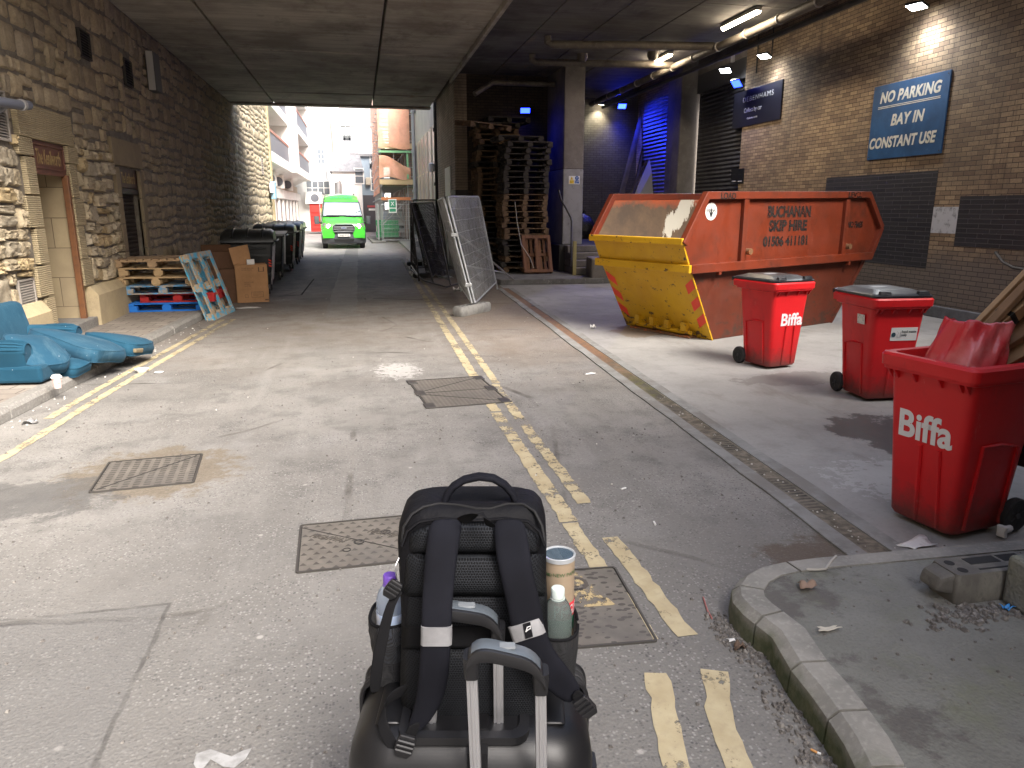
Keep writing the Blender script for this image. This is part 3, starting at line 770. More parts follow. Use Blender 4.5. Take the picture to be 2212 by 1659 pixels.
# concrete pillar by the steps
PIL = thing("concrete_pillar", "square concrete pillar painted pale grey at the bottom beside the steps", "pillar", (5.42, 19.7, 0))
PIH = 5.46
MB().box((0, 0, .86), (.56, 1.87, 2.85)).build("painted_base", M("pale_grey_paint", (.27,.265,.265), .7, L=((2.2,(.18,.17,.165),.45,.68),(9,(.12,.11,.10),.6,.75)), b=(20,.2,.006)), PIL, bevel=.02)
MB().box((.004, .004, 2.852), (.556, 1.866, PIH)).build("shaft", MCON, PIL, bevel=.02)
t = thing("warning_sign", "small white sign with yellow and blue halves on the grey pillar", "sign", (5.78, 19.68, 2.19))
p0, p1 = PY(1229, 380, 19.69), PY(1252, 398, 19.69)
t.location = ((p0.x+p1.x)/2, 19.69, (p0.z+p1.z)/2); wS, hS = p1.x-p0.x, p0.z-p1.z
MB().box((-wS/2, 0, -hS/2), (wS/2, .008, hS/2)).build("plate", M("sign_white", (.72,.72,.70), .5), t)
MSY, MSB, MSK = M("sign_yellow", (.75,.50,.03), .5), M("sign_blue", (.02,.09,.33), .5), M("sign_black", (.015,.015,.015), .5)
MB().box((-wS*.44, -.003, -hS*.42), (-wS*.04, -.0005, hS*.0)).build("yellow_panel", MSY, t)
MB().box((wS*.04, -.003, -hS*.42), (wS*.44, -.0005, hS*.0)).build("blue_panel", MSB, t)
MB().prism([(-wS*.38,-.003,hS*.05),(-wS*.10,-.003,hS*.05),(-wS*.24,-.003,hS*.44)], (0,.002,0)).build("triangle_symbol", MSY, t)
MB().prism([(wS*.24+.055*math.cos(a*.4), -.003, hS*.24+.055*math.sin(a*.4)) for a in range(16)], (0,.002,0)).build("circle_symbol", MSB, t)
MSW = M("sign_letter_white", (.75,.75,.75), .5)
txt("!", MSK, t, (-wS*.24,-.0035,hS*.2), (1,0,0), (0,0,1), .055)
txt("!", MSW, t, (wS*.24,-.0035,hS*.24), (1,0,0), (0,0,1), .07, off=.02)
txt("Forklift trucks\noperating", MSK, t, (-wS*.24,-.0035,-hS*.21), (1,0,0), (0,0,1), .055, wS*.34)
txt("Keep\nout", MSW, t, (wS*.24,-.0035,-hS*.21), (1,0,0), (0,0,1), .085)

# dock and steps
t = thing("loading_dock", "raised dark concrete dock behind the pillar", "dock", (0, 0, 0))
MB().box((5.3, 19.58, 0), (9.55, 25.2, .855)).build("slab", M("dock_concrete", (.05,.047,.045), .9, L=((3,(.03,.028,.026),.4,.7),), b=(20,.4,.01)), t, bevel=.02)
t = thing("dock_steps", "four worn concrete steps up to the dock beside the pillar", "steps", (5.45, 18.4, .14))
for i in range(4):
    MB().box((0, i*.3, 0), (1.35, 1.17, .178*(i+1) - .002)) if False else MB().box((0, i*.29, .178*i + (.002 if i else 0)), (1.35, 1.17, .178*(i+1))).build("step", MCON, t, bevel=.02)
MB().box((-.09, .0, 0), (-.002, .06, .86)).build("nosing_post", M("faded_yellow_paint", (.36,.30,.13), .7), t)
t = thing("handrail", "dark bent tube handrail beside the dock steps", "handrail", (0, 0, 0))
MB().tube([PY(1207,411,19.4), PY(1212,430,19.3), PY(1233,470,18.9), PY(1235,478,18.8), PY(1233,575,18.45)], .025, 8).build("rail", M("rail_black", (.03,.028,.027), .5), t, smooth=40)
t = thing("corner_block", "short concrete guard block with a yellow face at the foot of the steps", "block", (0, 0, 0))
p = G(1300, 612); MB().prism([(p.x-.3, p.y-.05, .0), (p.x+.5, p.y-.05, 0), (p.x+.5, p.y+.9, 0), (p.x-.15, p.y+.9, 0)], (0,0,.62)).build("body", MCON, t, bevel=.06)

# stone building: only its edge shows, the unseen bulk is sized to shade the foreground
t = thing("stone_building", "rough brown stone corner of a building beside the black fence block on the kerbed pavement", "building", (2.70, 2.37, .132))
MBST = M("brown_stone_corner", (.19,.135,.095), .85, L=((4,(.11,.09,.07),.4,.65),(2,(.16,.16,.10),.55,.7)), b=(30,.5,.01))
MB().box((0, -9, .23), (7.5, 0, 6.2)).build("wall", MBST, t, bevel=.03)
MB().box((-.035, -9, 0), (7.5, .035, .228)).build("base_course", MRPAV, t, bevel=.02)
# ================================================================ pipes, lamps
MPIPE = M("dusty_pipe", (.17,.145,.115), .6, .2, L=((3,(.10,.085,.07),.4,.65),(14,(.24,.21,.17),.55,.75)))
MPIPED = M("dark_pipe", (.04,.037,.034), .6, L=((3,(.07,.06,.05),.5,.7),))
def pipe(name, label, pts, r, mat, rings=0, elbow=False):
    t = thing(name, label, "pipe")
    MB().tube(pts, r, 12).build("pipe_run", mat, t, smooth=50)
    if rings:
        mb = MB(); a, b = V(pts[0]), V(pts[-1])
        for i in range(rings):
            c = a.lerp(b, (i+.5)/rings); d = (b-a).normalized()*.02
            mb.tube([c-d, c+d], r*1.18, 12)
        mb.build("pipe_clips", M("pipe_clip_pale", (.34,.31,.28), .5, .3), t, smooth=50)
    return t
ZP = 5.27
pipe("ceiling_pipe", "long dusty ceiling pipe running beside the strip lights over the loading bay", [(7.80,8,ZP-.05),(7.80,16,ZP-.05),(7.78,24.9,ZP-.05)], .085, MPIPE, 14)
pipe("ceiling_pipe", "thin black ceiling pipe running beside the brick wall behind the dusty pipe", [(8.05,8,ZP-.2),(8.05,24.5,ZP-.2)], .05, MPIPED)
def zz(u, v, z): p = G(u, v, z); return p
a, b = G(1183, 96, ZP), G(1480, 97, ZP)
pipe("ceiling_pipe", "nearer of the two cross pipes clipped under the bay ceiling, ending in an upturned elbow", [(a.x,a.y,5.44),(a.x,a.y,ZP+.05),(a.x+.08,a.y,ZP),(7.78,b.y,ZP)], .085, MPIPE, 0)
a2, b2 = G(1150, 134, ZP), G(1330, 136, ZP)
pipe("ceiling_pipe", "farther of the two cross pipes, just in front of the top of the concrete pillar", [(a2.x,a2.y,5.44),(a2.x,a2.y,ZP+.05),(a2.x+.08,a2.y,ZP),(7.78,b2.y,ZP)], .085, MPIPE, 0)
mb = MB()
a3 = G(1065, 178, 5.1)
pipe("ceiling_pipe", "short angled pipe under the ceiling above the tall pallet stacks", [(a3.x-.55,a3.y-.3,4.75),(a3.x,a3.y,5.1),(a3.x+1.7,a3.y,5.1)], .07, MPIPE)
MLIT = emit("tube_light_warm", (1.0, .84, .62), 22)
def strip(label, y0, y1, x=7.42):
    t = thing("strip_light", label, "strip light", (x, (y0+y1)/2, 5.44), group="fluorescent strip lights over the bay")
    L_ = y1 - y0
    MB().box((-.06, -L_/2, -.06), (.06, L_/2, .01)).build("light_housing", M("strip_housing", (.35,.33,.30), .5), t, bevel=.01)
    mb = MB(); mb.loft([[V((.05*math.cos(R(180+18*k)), y, -.062 + .055*math.sin(R(180+18*k)))) for k in range(11)] for y in (-L_/2+.02, L_/2-.02)])
    mb.build("diffuser", MLIT, t, smooth=40)
    l = bpy.data.lights.new("tube_glow", 'AREA'); l.shape = 'RECTANGLE'; l.size = .1; l.size_y = L_; l.energy = 16; l.color = (1, .84, .62)
    lo = bpy.data.objects.new("tube_glow", l); COL.objects.link(lo); lo.parent = t; lo.location = (0,0,-.13)
strip("lit warm strip light nearest the top edge of the photo on the bay ceiling", 13.55, 14.95)
strip("lit warm strip light further in, between the two cross pipes", 17.55, 18.75)
def flood(label, p, facing, col, est, power, spot=120, down=.6, name="flood_light", group=None, size=.2, tilt=None):
    """p: lens centre; facing: horizontal direction the lens looks"""
    f = V(facing).normalized(); d = (f*(1-down) + V((0,0,-down))).normalized()
    xx = V((-f.y, f.x, 0)).normalized(); up = d.cross(xx) * 1
    M4 = Matrix((xx, d.cross(xx), d)).transposed().to_4x4(); M4.translation = p
    t = thing(name, label, "flood light", group=group, M4=M4)
    h = size/2
    MB().box((-h*1.15, -h*.9, -.05), (h*1.15, h*.9, -.004)).build("light_housing", M("lamp_black", (.02,.02,.021), .5), t, bevel=.01)
    MB().box((-h, -h*.75, -.003), (h, h*.75, .004)).build("lens", emit(label[:12]+"_lens", col, est), t)
    MB().tube([(0,0,-.05),(0,-.06,-.13)], .022, 8).build("bracket", M("lamp_black", (.02,.02,.021), .5), t)
    l = bpy.data.lights.new("lamp_beam", 'SPOT'); l.energy = power; l.color = col; l.spot_size = R(spot); l.spot_blend = .8; l.shadow_soft_size = .06
    lo = bpy.data.objects.new("lamp_beam", l); COL.objects.link(lo); lo.parent = t; lo.location = (0,0,.03); lo.rotation_euler = (R(180), 0, 0)
    return t
WHT, BLU = (.93, .97, 1.0), (.012, .03, 1.0)
flood("bright white flood light high on the brick wall above the blue parking sign", PX(1980,15,9.28), (-1,-.35,0), WHT, 30, 70, 150, .80, group="white flood lights on the brick wall", size=.26)
flood("bright white flood light on the brick wall above the black shop sign", PX(1651,122,9.28), (-1,-.5,0), WHT, 30, 40, 150, .75, group="white flood lights on the brick wall", size=.24)
flood("bright white flood light beside the top of the roller shutter", PX(1567,153,9.2), (-.7,-.7,0), WHT, 30, 22, 140, .7, group="white flood lights on the brick wall", size=.24)
flood("lit blue lamp on the brick wall just above the black shop sign", PX(1591,181,9.35), (-.8,-.3,0), BLU, 5, 60, 140, .5, name="blue_lamp", group="blue lamps", size=.26)
flood("lit blue lamp on the alcove wall beside the hooded white lamp", V((8.9,25.0,5.19)), (-.15,-1,0), BLU, 7, 130, 140, .55, name="blue_lamp", group="blue lamps", size=.26)
flood("lit blue lamp behind the top of the pallet stacks", V((4.72,21.3,4.5)), (-.2,-1,0), BLU, 5, 8, 140, .6, name="blue_lamp", group="blue lamps", size=.26)
flood("hooded white lamp washing down the back wall of the alcove", V((8.15,24.95,5.22)), (-.25,.55,0), (1,.93,.70), 6, 42, 105, .8, name="wall_lamp", size=.34)
# small fittings on the right wall and soffit
t = thing("junction_box", "small white junction box on the end of the brick wall near the lamps", "electrical box", PX(1583,126,9.58))
MB().cb((0,0,0), (.06,.12,.2)).build("cover", M("box_white", (.5,.5,.48), .5), t, bevel=.01)
for p, lab in ((G(1410,118,5.40), "dusty round smoke detector on the ceiling beside the far strip light"), (G(1258,122,5.40), "dusty round smoke detector on the ceiling above the concrete pillar")):
    t = thing("smoke_detector", lab, "detector", p)
    MB().lathe([(.001,-.12),(.09,-.12),(.13,-.04),(.13,.06),(.001,.06)], 18).build("detector_body", MPIPE, t, smooth=40)

# ================================================================ signs on the brick wall
def wallsign(name, label, u0, v0, u1, v1, mat, t=.02, cat="sign"):
    p, q = PX(u0, v0, 9.6), PX(u1, v1, 9.6)
    T = thing(name, label, cat, M4=frame((9.6-.002, (p.y+q.y)/2, (p.z+q.z)/2), (0,-1,0), (0,0,1), (-1,0,0)))
    w_, h_ = abs(p.y-q.y), abs(p.z-q.z)
    MB().box((-w_/2,-h_/2,0), (w_/2,h_/2,t)).build("plate", mat, T, bevel=.004)
    if w_ > .8:
        for sx in (-1, 1):
            for sy in (-1, 1): MB().lathe([(.012,t-.001),(.012,t+.004),(.006,t+.006),(0,t+.006)], 10, Matrix.Translation((sx*(w_/2-.05), sy*(h_/2-.05), 0))).build("fixing_bolt", MPIPED, T, smooth=40)
    return T, w_, h_
MBLUE = M("enamel_blue_sign", (.022,.088,.215), .45, L=((1.2,(.014,.052,.125),.42,.68),(6,(.045,.12,.24),.58,.75),(16,(.02,.03,.04),.66,.76)))
MCREAM = M("cream_hand_lettering", (.62,.60,.53), .55, L=((9,(.45,.43,.36),.5,.7),))
T, w_, h_ = wallsign("parking_sign", "large blue board with cream hand painted NO PARKING lettering on the brick wall", 1892, 189, 2035, 331, MBLUE, .025)
for s_, y, h, ww, dx_ in (("NO PARKING", .66, .20, .80, .01), ("BAY IN", .02, .20, .44, .02), ("CONSTANT USE", -.56, .20, .90, -.03)):
    txt(s_, MCREAM, T, (dx_*w_, y*h_/2, .027), (1,0,0), (0,1,0), h, ww*w_, off=.036, shear=.18, sp=1.05)
for dy in (.415, .375):
    MB().box((-w_*.41, dy*h_/2-.006, .025), (w_*.41, dy*h_/2+.006, .0275)).build("underline", MCREAM, T)
MNAVY = M("black_navy_sign", (.012,.012,.022), .35, L=((6,(.03,.03,.045),.6,.75),))
MSILV = M("sign_silver_letters", (.50,.50,.52), .5)
T, w_, h_ = wallsign("shop_sign", "dark shop sign with thin silver capitals on the brick wall by the shutter", 1588, 203, 1687, 257, MNAVY, .025)
txt("DEBENHAMS", MSILV, T, (.03*w_, .24*h_, .0262), (1,0,0), (0,1,0), .115, w_*.62, sp=1.25, off=-.004)
txt("Collect by car", MSILV, T, (-.06*w_, -.08*h_, .0262), (1,0,0), (0,1,0), .135, w_*.37)
txt("Collection point", MSILV, T, (-.06*w_, -.30*h_, .0262), (1,0,0), (0,1,0), .06, w_*.22)
for u0, u1, lab in ((1581, 1592.5, "left of two small black notice plates on the wall below the shop sign"), (1594.5, 1606, "right of two small black notice plates on the wall below the shop sign")):
    T, w_, h_ = wallsign("notice_plate", lab, u0, 365, u1, 396, M("notice_black", (.012,.012,.014), .4), .015)
    T["group"] = "small black notice plates"
    MB().box((-w_*.3,-h_*.38,.0152),(w_*.3,-h_*.30,.0165)).build("notice_line", MSILV, T); MB().box((-w_*.3,h_*.1,.0152),(w_*.3,h_*.13,.0165)).build("notice_line", M("notice_grey", (.06,.06,.06), .5), T)

# cables on the brick wall
t = thing("wall_cable", "loose black hose looping out from the brick wall beside the black painted panel", "cable", (0,0,0))
MB().tube([PX(2150,545,9.55), PX(2166,566,9.5), PX(2190,579,9.45), PX(2230,585,9.5)], .022, 8).build("hose", MPIPED, t, smooth=60)
t = thing("wall_conduit", "thin dark conduit running down to the flood lamps at the end of the brick wall", "cable", (0,0,0))
MB().tube([(9.575,17.4,6.2),(9.575,17.4,5.0)], .018, 6).build("run", MPIPED, t); MB().tube([(9.575,16.75,6.2),(9.575,16.75,5.3)], .016, 6).build("run", MPIPED, t); MB().tube([(9.575,11.75,6.2),(9.575,11.75,5.25)], .016, 6).build("run", MPIPED, t)
# ================================================================ skip
SA = R(23)
SKM = frame((4.82, 9.38, .006), (math.cos(SA), math.sin(SA), 0), (-math.sin(SA), math.cos(SA), 0), (0,0,1))
SK = thing("skip", "battered orange and yellow waste skip with black stencilled hire company lettering", "skip", M4=SKM)
def worn(name, c, c2, scr, amt=.62, dirt=None, streak=(1,1,.25)):
    s = N(name); z = s.sep()[2]
    col = s.mix(s.ramp(s.noise(1.6, 6, .65), .4, .68, 0, .8), (*c, 1), (*c2, 1))
    f1 = s.ramp(s.noise(7, 8, .72, s.map((1,1,1.6))), amt, amt+.035)
    f2 = s.ramp(s.noise(16, 7, .75, s.map(streak)), amt+.03, amt+.06)
    low = s.ramp(z, .45, .05, .0, .07)
    f1 = s.ramp(s.ma('ADD', s.noise(7, 8, .72, s.map((1,1,1.6))), low), amt, amt+.035)
    col = s.mix(s.ma('MAXIMUM', f1, f2), col, (*scr, 1))
    if dirt: col = s.mix(s.ramp(s.noise(2.2, 6, .7, s.map(loc=(3,3,1))), .5, .72, 0, .8), col, (*dirt, 1))
    return s.done(col, s.ramp(s.noise(4, 5), .3, .7, .4, .65), nrm=s.bump(s.noise(6, 5), .12, .02), spec=.45)
MYS = worn("skip_yellow_paint", (.58,.325,.009), (.46,.235,.008), (.10,.055,.025), .60)
MOS = worn("skip_orange_paint", (.15,.0225,.0065), (.10,.018,.006), (.09,.028,.015), .635, dirt=(.05,.015,.008))
MOSD = worn("skip_lower_orange", (.095,.018,.007), (.06,.013,.006), (.045,.02,.012), .585, dirt=(.09,.024,.011), streak=(.6,.6,1))
MIN = worn("skip_rusty_inside", (.17,.085,.04), (.105,.06,.035), (.42,.12,.03), .62)
W_ = 1.78; zl, zf, zt = 1.02, 1.38, 1.97
# lower tub
def tub(x0, x1, c0, c1):  # bottom and ledge x at both ends
    pass
bot = [(0,0),(2.85,0),(3.62,zl),(-.56,zl)]
mb = MB(); 
mb.prism([(p[0], .05, p[1]) for p in bot], (0, W_-.1, 0)); mb.build("tub", MOSD, SK, bevel=.01)
sl = V((-.56,0,zl)).normalized(); nn = V((-zl,0,-.56)).normalized()
mb = MB(); mb.loft([[V((0,.02,0))+nn*.004, V((0,W_-.02,0))+nn*.004, V((0,W_-.02,0))+nn*.022, V((0,.02,0))+nn*.022], [V((-.56,.0,zl))+nn*.004, V((-.56,W_,zl))+nn*.004, V((-.56,W_,zl))+nn*.022, V((-.56,0,zl))+nn*.022]])
mb.build("front_end_plate", MYS, SK)
mb = MB(); mb.loft([[V((2.85,.02,0)), V((2.85,W_-.02,0)), V((2.875,W_-.02,-.0)), V((2.875,.02,0))], [V((3.63,.0,zl)), V((3.63,W_,zl)), V((3.66,W_,zl)), V((3.66,0,zl))]])
mb.build("rear_end_plate", MOSD, SK)
side = [(-.56,zl),(-.75,zf),(-.36,zt),(3.42,zt+.05),(3.9,zf+.12),(3.64,zl+.03)]
MB().prism([(p[0], 0, p[1]) for p in side], (0,.02,0)).build("side_panel", MOS, SK)
MB().prism([(p[0], W_, p[1]) for p in side], (0,-.015,0)).build("side_panel", MOS, SK)
# dirty inside faces with the white splash
def inside():
    s = N("skip_inside"); x, y, z = s.sep()
    col = s.mix(s.ramp(s.noise(2.5, 7, .7), .4, .65), (.13,.085,.05,1), (.075,.052,.036,1))
    ed = s.ramp(s.ma('ADD', z, s.ramp(s.noise(3, 6, .7), 0, 1, -.25, .25)), 1.80, 1.95)
    col = s.mix(s.ma('MULTIPLY', ed, .9), col, (.40,.075,.02,1))
    dx_ = s.ma('DIVIDE', s.ma('SUBTRACT', x, s.ma('MULTIPLY_ADD', z, .9, -.48)), .24); dz = s.ma('DIVIDE', s.ma('SUBTRACT', z, 1.72), .36)
    d = s.ma('ADD', s.ma('MULTIPLY', dx_, dx_), s.ma('MULTIPLY', dz, dz))
    f = s.ramp(s.ma('ADD', d, s.ramp(s.noise(5, 7, .72, s.map((1.4,1,.5))), .3, .7, -1.0, 1.0)), 1.0, .9)
    col = s.mix(s.ma('MULTIPLY', f, .9), col, (.58,.56,.47,1))
    col = s.mix(s.ramp(s.noise(10, 8, .8, s.map((2.2,1,.35))), .66, .7, 0, .6), col, (.32,.29,.24,1))
    return s.done(col, .75, nrm=s.bump(s.noise(9), .2, .01))
MB().prism([(p[0], W_-.016, p[1]) for p in [(-.54,zl+.01),(-.73,zf),(-.36,zt-.01),(3.40,zt+.03),(3.86,zf+.1),(3.62,zl+.01)]], (0,-.006,0)).build("inside_lining", inside(), SK)
MB().prism([(p[0], .021, p[1]) for p in [(-.54,zl+.01),(-.73,zf),(-.36,zt-.01),(3.40,zt+.03),(3.86,zf+.1),(3.62,zl+.01)]], (0,.006,0)).build("inside_lining", MIN, SK)
MB().box((-.5,.06,zl+.002),(3.6,W_-.06,zl+.02)).build("debris_floor", MIN, SK)
def bar(a, b, w, h, ax=(0,1,0)):
    """square bar from a to b"""
    a, b, ax = V(a), V(b), V(ax); t = (b-a).normalized(); n = t.cross(ax).normalized()
    return [[p + ax*(i*w/2) + n*(j*h/2) for i, j in ((-1,-1),(1,-1),(1,1),(-1,1))] for p in (a, b)]
mb = MB(); mb.loft([[V((-.56,0,zl)), V((-.56,W_,zl)), V((-.59,W_,zl)), V((-.59,0,zl))], [V((-.73,0,zf)), V((-.73,W_,zf)), V((-.76,W_,zf)), V((-.76,0,zf))]])
mb.build("front_flare", MYS, SK)
mb = MB(); mb.loft([[V((3.64,0,zl)), V((3.64,W_,zl)), V((3.67,W_,zl)), V((3.67,0,zl))], [V((3.88,0,zf+.12)), V((3.88,W_,zf+.12)), V((3.91,W_,zf+.12)), V((3.91,0,zf+.12))]])
mb.build("rear_flare", MOS, SK)
mb = MB(); mb.loft(bar((-.76,-.04,zf),(-.76,W_+.04,zf),.1,.09,(1,0,0)));  mb.loft(bar((-.60,-.06,zl),(-.60,W_+.06,zl),.13,.11,(1,0,0)))
mb.build("front_rail", MYS, SK, bevel=.01)
mb = MB()
for y in (-.025, W_+.02):
    mb.loft(bar((-.40,y,zt),(3.46,y,zt+.05),.09,.1)); mb.loft(bar((-.77,y,zf-.03),(-.365,y,zt+.02),.092,.09)); mb.loft(bar((3.43,y,zt+.06),(3.91,y,zf+.12),.092,.09))
    mb.loft(bar((3.91,y,zf+.13),(3.66,y,zl),.091,.08))
    mb.loft(bar((-.62,y,zl),(3.68,y,zl+.03),.10,.12))
    for x in (.42, 2.86):
        mb.loft(bar((x,y,zl+.06),(x,y,zt-.03),.07,.10,(0,1,0)))
    for x in (-.05, 3.05): mb.loft(bar((x,y-.015,zl-.1),(x,y-.015,zl+.07),.06,.05))
mb.build("side_rail", MOS, SK, bevel=.008)
mb = MB()
for x in (.5, 2.94): mb.tube([(x,-.0,1.22),(x,-.12,1.22)], .045, 12)
mb.build("lifting_lug", MIN, SK, smooth=40)
# red reflective chevrons on the end plate
mb = MB(); red = M("reflective_red", (.72,.05,.02), .4)
def fp(s_, y, k=.026):   # point on sloped end plate: s_ from bottom 0..1
    return V((-.56*s_, y, zl*s_)) + nn*k
for ye, sg_ in ((.02, 1), (W_-.02, -1)):
    for s0 in (.88, .64, .40):
        mb.loft([[fp(s0, ye, k), fp(s0-.13, ye, k), fp(s0-.23, ye+sg_*.16, k), fp(s0-.10, ye+sg_*.16, k)] for k in (.024, .027)])
mb.build("reflective_strips", red, SK)
# bottom lugs and bar
mb = MB()
for y in (.42, .75, 1.05, 1.36): mb.loft([[V((-.02,y-.045,.05)), V((-.02,y+.045,.05)), V((-.2,y+.045,.10)), V((-.2,y-.045,.10))], [V((-.1,y-.045,.2)), V((-.1,y+.045,.2)), V((-.2,y+.045,.22)), V((-.2,y-.045,.22))]])
mb.tube([(-.13,.3,.07),(-.13,1.48,.07)], .035, 8)
mb.build("hook_bar", MYS, SK, smooth=30)
MB().box((-.2,.3,.0),(.1,1.5,.03)).build("skid_plate", MIN, SK)
def stencil():
    s = N("stencil_black"); s.done((.012,.010,.009,1), .6)
    s.alpha(s.ramp(s.noise(6, 7, .7), .37, .50, .0, .95)); return s.m
MST = stencil()
SKI = SKM.inverted(); bN = (-math.sin(SA), math.cos(SA), 0)
def skp(u, v): return SKI @ PN(u, v, SKM.translation, bN)
for s_, u, v, h, ww in (("BUCHANAN",1706,457,.165,1.02), ("SKIP HIRE",1703,487,.165,.90), ("01506 411181",1697,520,.15,1.05), ("NO FIRES",1847,485,.10,.42)):
    p = skp(u, v); txt(s_, MST, SK, (p.x, -.004, p.z), (1,0,0), (0,0,1), h, ww, off=.042)
p = skp(1562, 432); txt("LOAD", MST, SK, (p.x+.02, -.074, zt), (1,0,0), (0,0,1), .085, .3, off=.02)
p = skp(1838, 424); txt("LEVEL", MST, SK, (p.x, -.074, zt+.043), (1,0,0), (0,0,1), .085, .36, off=.02)
p = skp(1536, 457)
MB().prism([(p.x+.115*math.cos(k*.2618), -.004, p.z+.115*math.sin(k*.2618)) for k in range(24)], (0,.003,0)).build("round_sticker", M("sticker_white", (.55,.55,.52), .5), SK)
mb = MB()
mb.prism([(p.x-.05,-.0055,p.z+.02),(p.x-.015,-.0055,p.z-.06),(p.x,-.0055,p.z-.085),(p.x+.015,-.0055,p.z-.06),(p.x+.05,-.0055,p.z+.02),(p.x+.012,-.0055,p.z-.015),(p.x,-.0055,p.z+.09),(p.x-.012,-.0055,p.z-.015)], (0,.001,0))
mb.build("emblem", MSK, SK); txt("REMOVAL", MSK, SK, (p.x,-.0045,p.z+.015), (1,0,0), (0,0,1), .04, .19)

# ================================================================ red wheeled bins
def redplastic(name, c, c2):
    s = N(name); z = s.sep()[2]
    col = s.mix(s.ramp(s.noise(2.2, 5), .4, .7, 0, .7), (*c, 1), (*c2, 1))
    grime = s.ramp(s.ma('ADD', z, s.ramp(s.noise(5, 6, .7), .25, .75, -.12, .12)), .24, .05, 0, .8)
    col = s.mix(grime, col, (.075,.035,.028,1))
    col = s.mix(s.ramp(s.noise(14, 7, .75, s.map((1,1,.3))), .64, .70, 0, .35), col, (.62,.20,.17,1))
    col = s.mix(s.ramp(s.noise(3.2, 7, .75, s.map((1,1,.5), loc=(4,1,2))), .56, .70, 0, .5), col, (.30,.012,.014,1))
    col = s.mix(s.ramp(s.noise(26, 6, .8, s.map((.25,.25,1.6), loc=(2,2,9))), .70, .73, 0, .5), col, (.66,.33,.29,1))
    return s.done(col, s.ramp(s.noise(3, 5), .3, .7, .36, .55), nrm=s.bump(s.noise(90, 2), .06, .002), spec=.45)
MRED = redplastic("red_bin_plastic", (.62,.012,.016), (.50,.011,.013))
MLID = M("bin_lid_black", (.014,.015,.019), .4, L=((7,(.055,.055,.06),.5,.7),))
MTYRE = M("bin_tyre", (.018,.018,.019), .75, L=((12,(.05,.047,.045),.5,.7),))
MHUB = M("bin_hub", (.035,.035,.037), .5)
MWHT = M("logo_white", (.72,.72,.74), .5, L=((18,(.55,.52,.53),.6,.72),))
def bin_(label, loc, rz, lid=True, hgt=1.0):
    t = thing("wheeled_bin", label, "wheelie bin", loc, rz, "red wheeled bins")
    k = hgt
    rings = []
    for z, w_, y0, y1 in ((.03,.40,-.215,.20),(.05,.42,-.225,.21),(.5*k,.475,-.255,.245),(.93*k,.53,-.285,.285)):
        rings.append([V((p.x, p.y, p.z)) for p in rr(w_, y1-y0, .05, z, 4, 0, (y0+y1)/2)])
    # hollow shell
    inner = []
    for z, w_, y0, y1 in ((.93*k,.50,-.27,.27),(.5*k,.445,-.24,.23),(.12,.40,-.21,.195)):
        inner.append(rr(w_, y1-y0, .045, z, 4, 0, (y0+y1)/2))
    MB().loft(rings + inner).build("bin_body", MRED, t, smooth=38)
    o1 = rr(.60,.71,.045,.925*k,4,0,.02); o2 = rr(.61,.72,.05,.985*k,4,0,.02); o3 = rr(.585,.695,.04,1.0*k,4,0,.02); i3 = rr(.50,.60,.04,1.0*k,4,0,.01); i1 = rr(.49,.56,.04,.93*k,4,0,.0)
    MB().loft([o1,o2,o3,i3,i1,o1], cap=False).build("rim", MRED, t, smooth=38)
    o1 = rr(.575,.66,.045,.905*k,4,0,.005); o2 = rr(.578,.668,.045,.924*k,4,0,.005); i1 = rr(.535,.58,.04,.924*k,4,0,0); i0 = rr(.53,.57,.04,.895*k,4,0,0)
    MB().loft([o1,o2,i1,i0,o1], cap=False).build("rim_skirt", MRED, t, smooth=38)
    for x in (-.24,-.2,-.08,.08,.2,.24): mb = MB(); mb.loft([[V((x-.006,-.325,.905*k)), V((x+.006,-.325,.905*k)), V((x+.006,-.283,.905*k)), V((x-.006,-.283,.905*k))],[V((x-.006,-.289,.855*k)), V((x+.006,-.289,.855*k)), V((x+.006,-.28,.855*k)), V((x-.006,-.28,.855*k))]]); mb.build("rim_rib", MRED, t)
    # raised mouldings on the sides and a central front rib
    mb = MB()
    for sx in (-1, 1):
        P = [(.14,.06),(.16,.52),(.02,.55),(-.12,.55),(-.14,.06)]
        q = [V((sx*(.212+.06*z), y, z)) for y, z in P]
        mb.tube(q, .011, 6)
    mb.tube([V((-.02,-.225,.05)), V((-.02,-.262,.5*k))], .014, 6)
    mb.tube([V((.12,-.225,.05)), V((.10,-.262,.5*k))], .012, 6)
    mb.build("moulding", MRED, t, smooth=50)
    mb = MB(); mb.tube([(-.2,.405,.985*k),(.2,.405,.985*k)], .016, 10)
    for x in (-.2,0,.2): mb.tube([(x,.34,.965*k),(x,.405,.985*k)], .016, 8)
    mb.build("handle", MRED, t, smooth=50)
    for sx in (-1, 1):
        T = Matrix.Translation((sx*.235, .235, .1)) @ Matrix.Rotation(R(90)*sx, 4, 'Y')
        wl = MB().lathe([(.058,-.022),(.092,-.025),(.1,-.014),(.1,.014),(.092,.025),(.058,.022)], 28, T).build("wheel", MTYRE, t, smooth=35)
        mb = MB(); mb.lathe([(.0,.012),(.058,.016),(.06,-.01),(0,-.01)], 24, T); mb.lathe([(0,.03),(.016,.03),(.018,.01),(0,.01)], 14, T)
        for q in range(6):
            a = q*math.pi/3; mb.prism([T @ V((.012*math.cos(a)-.006*math.sin(a), .012*math.sin(a)+.006*math.cos(a), .022)), T @ V((.055*math.cos(a)-.006*math.sin(a), .055*math.sin(a)+.006*math.cos(a), .022)), T @ V((.055*math.cos(a)+.006*math.sin(a), .055*math.sin(a)-.006*math.cos(a), .022)), T @ V((.012*math.cos(a)+.006*math.sin(a), .012*math.sin(a)-.006*math.cos(a), .022))], (T.to_3x3() @ V((0,0,-.008))))
        mb.build("hub", MHUB, wl, smooth=35)
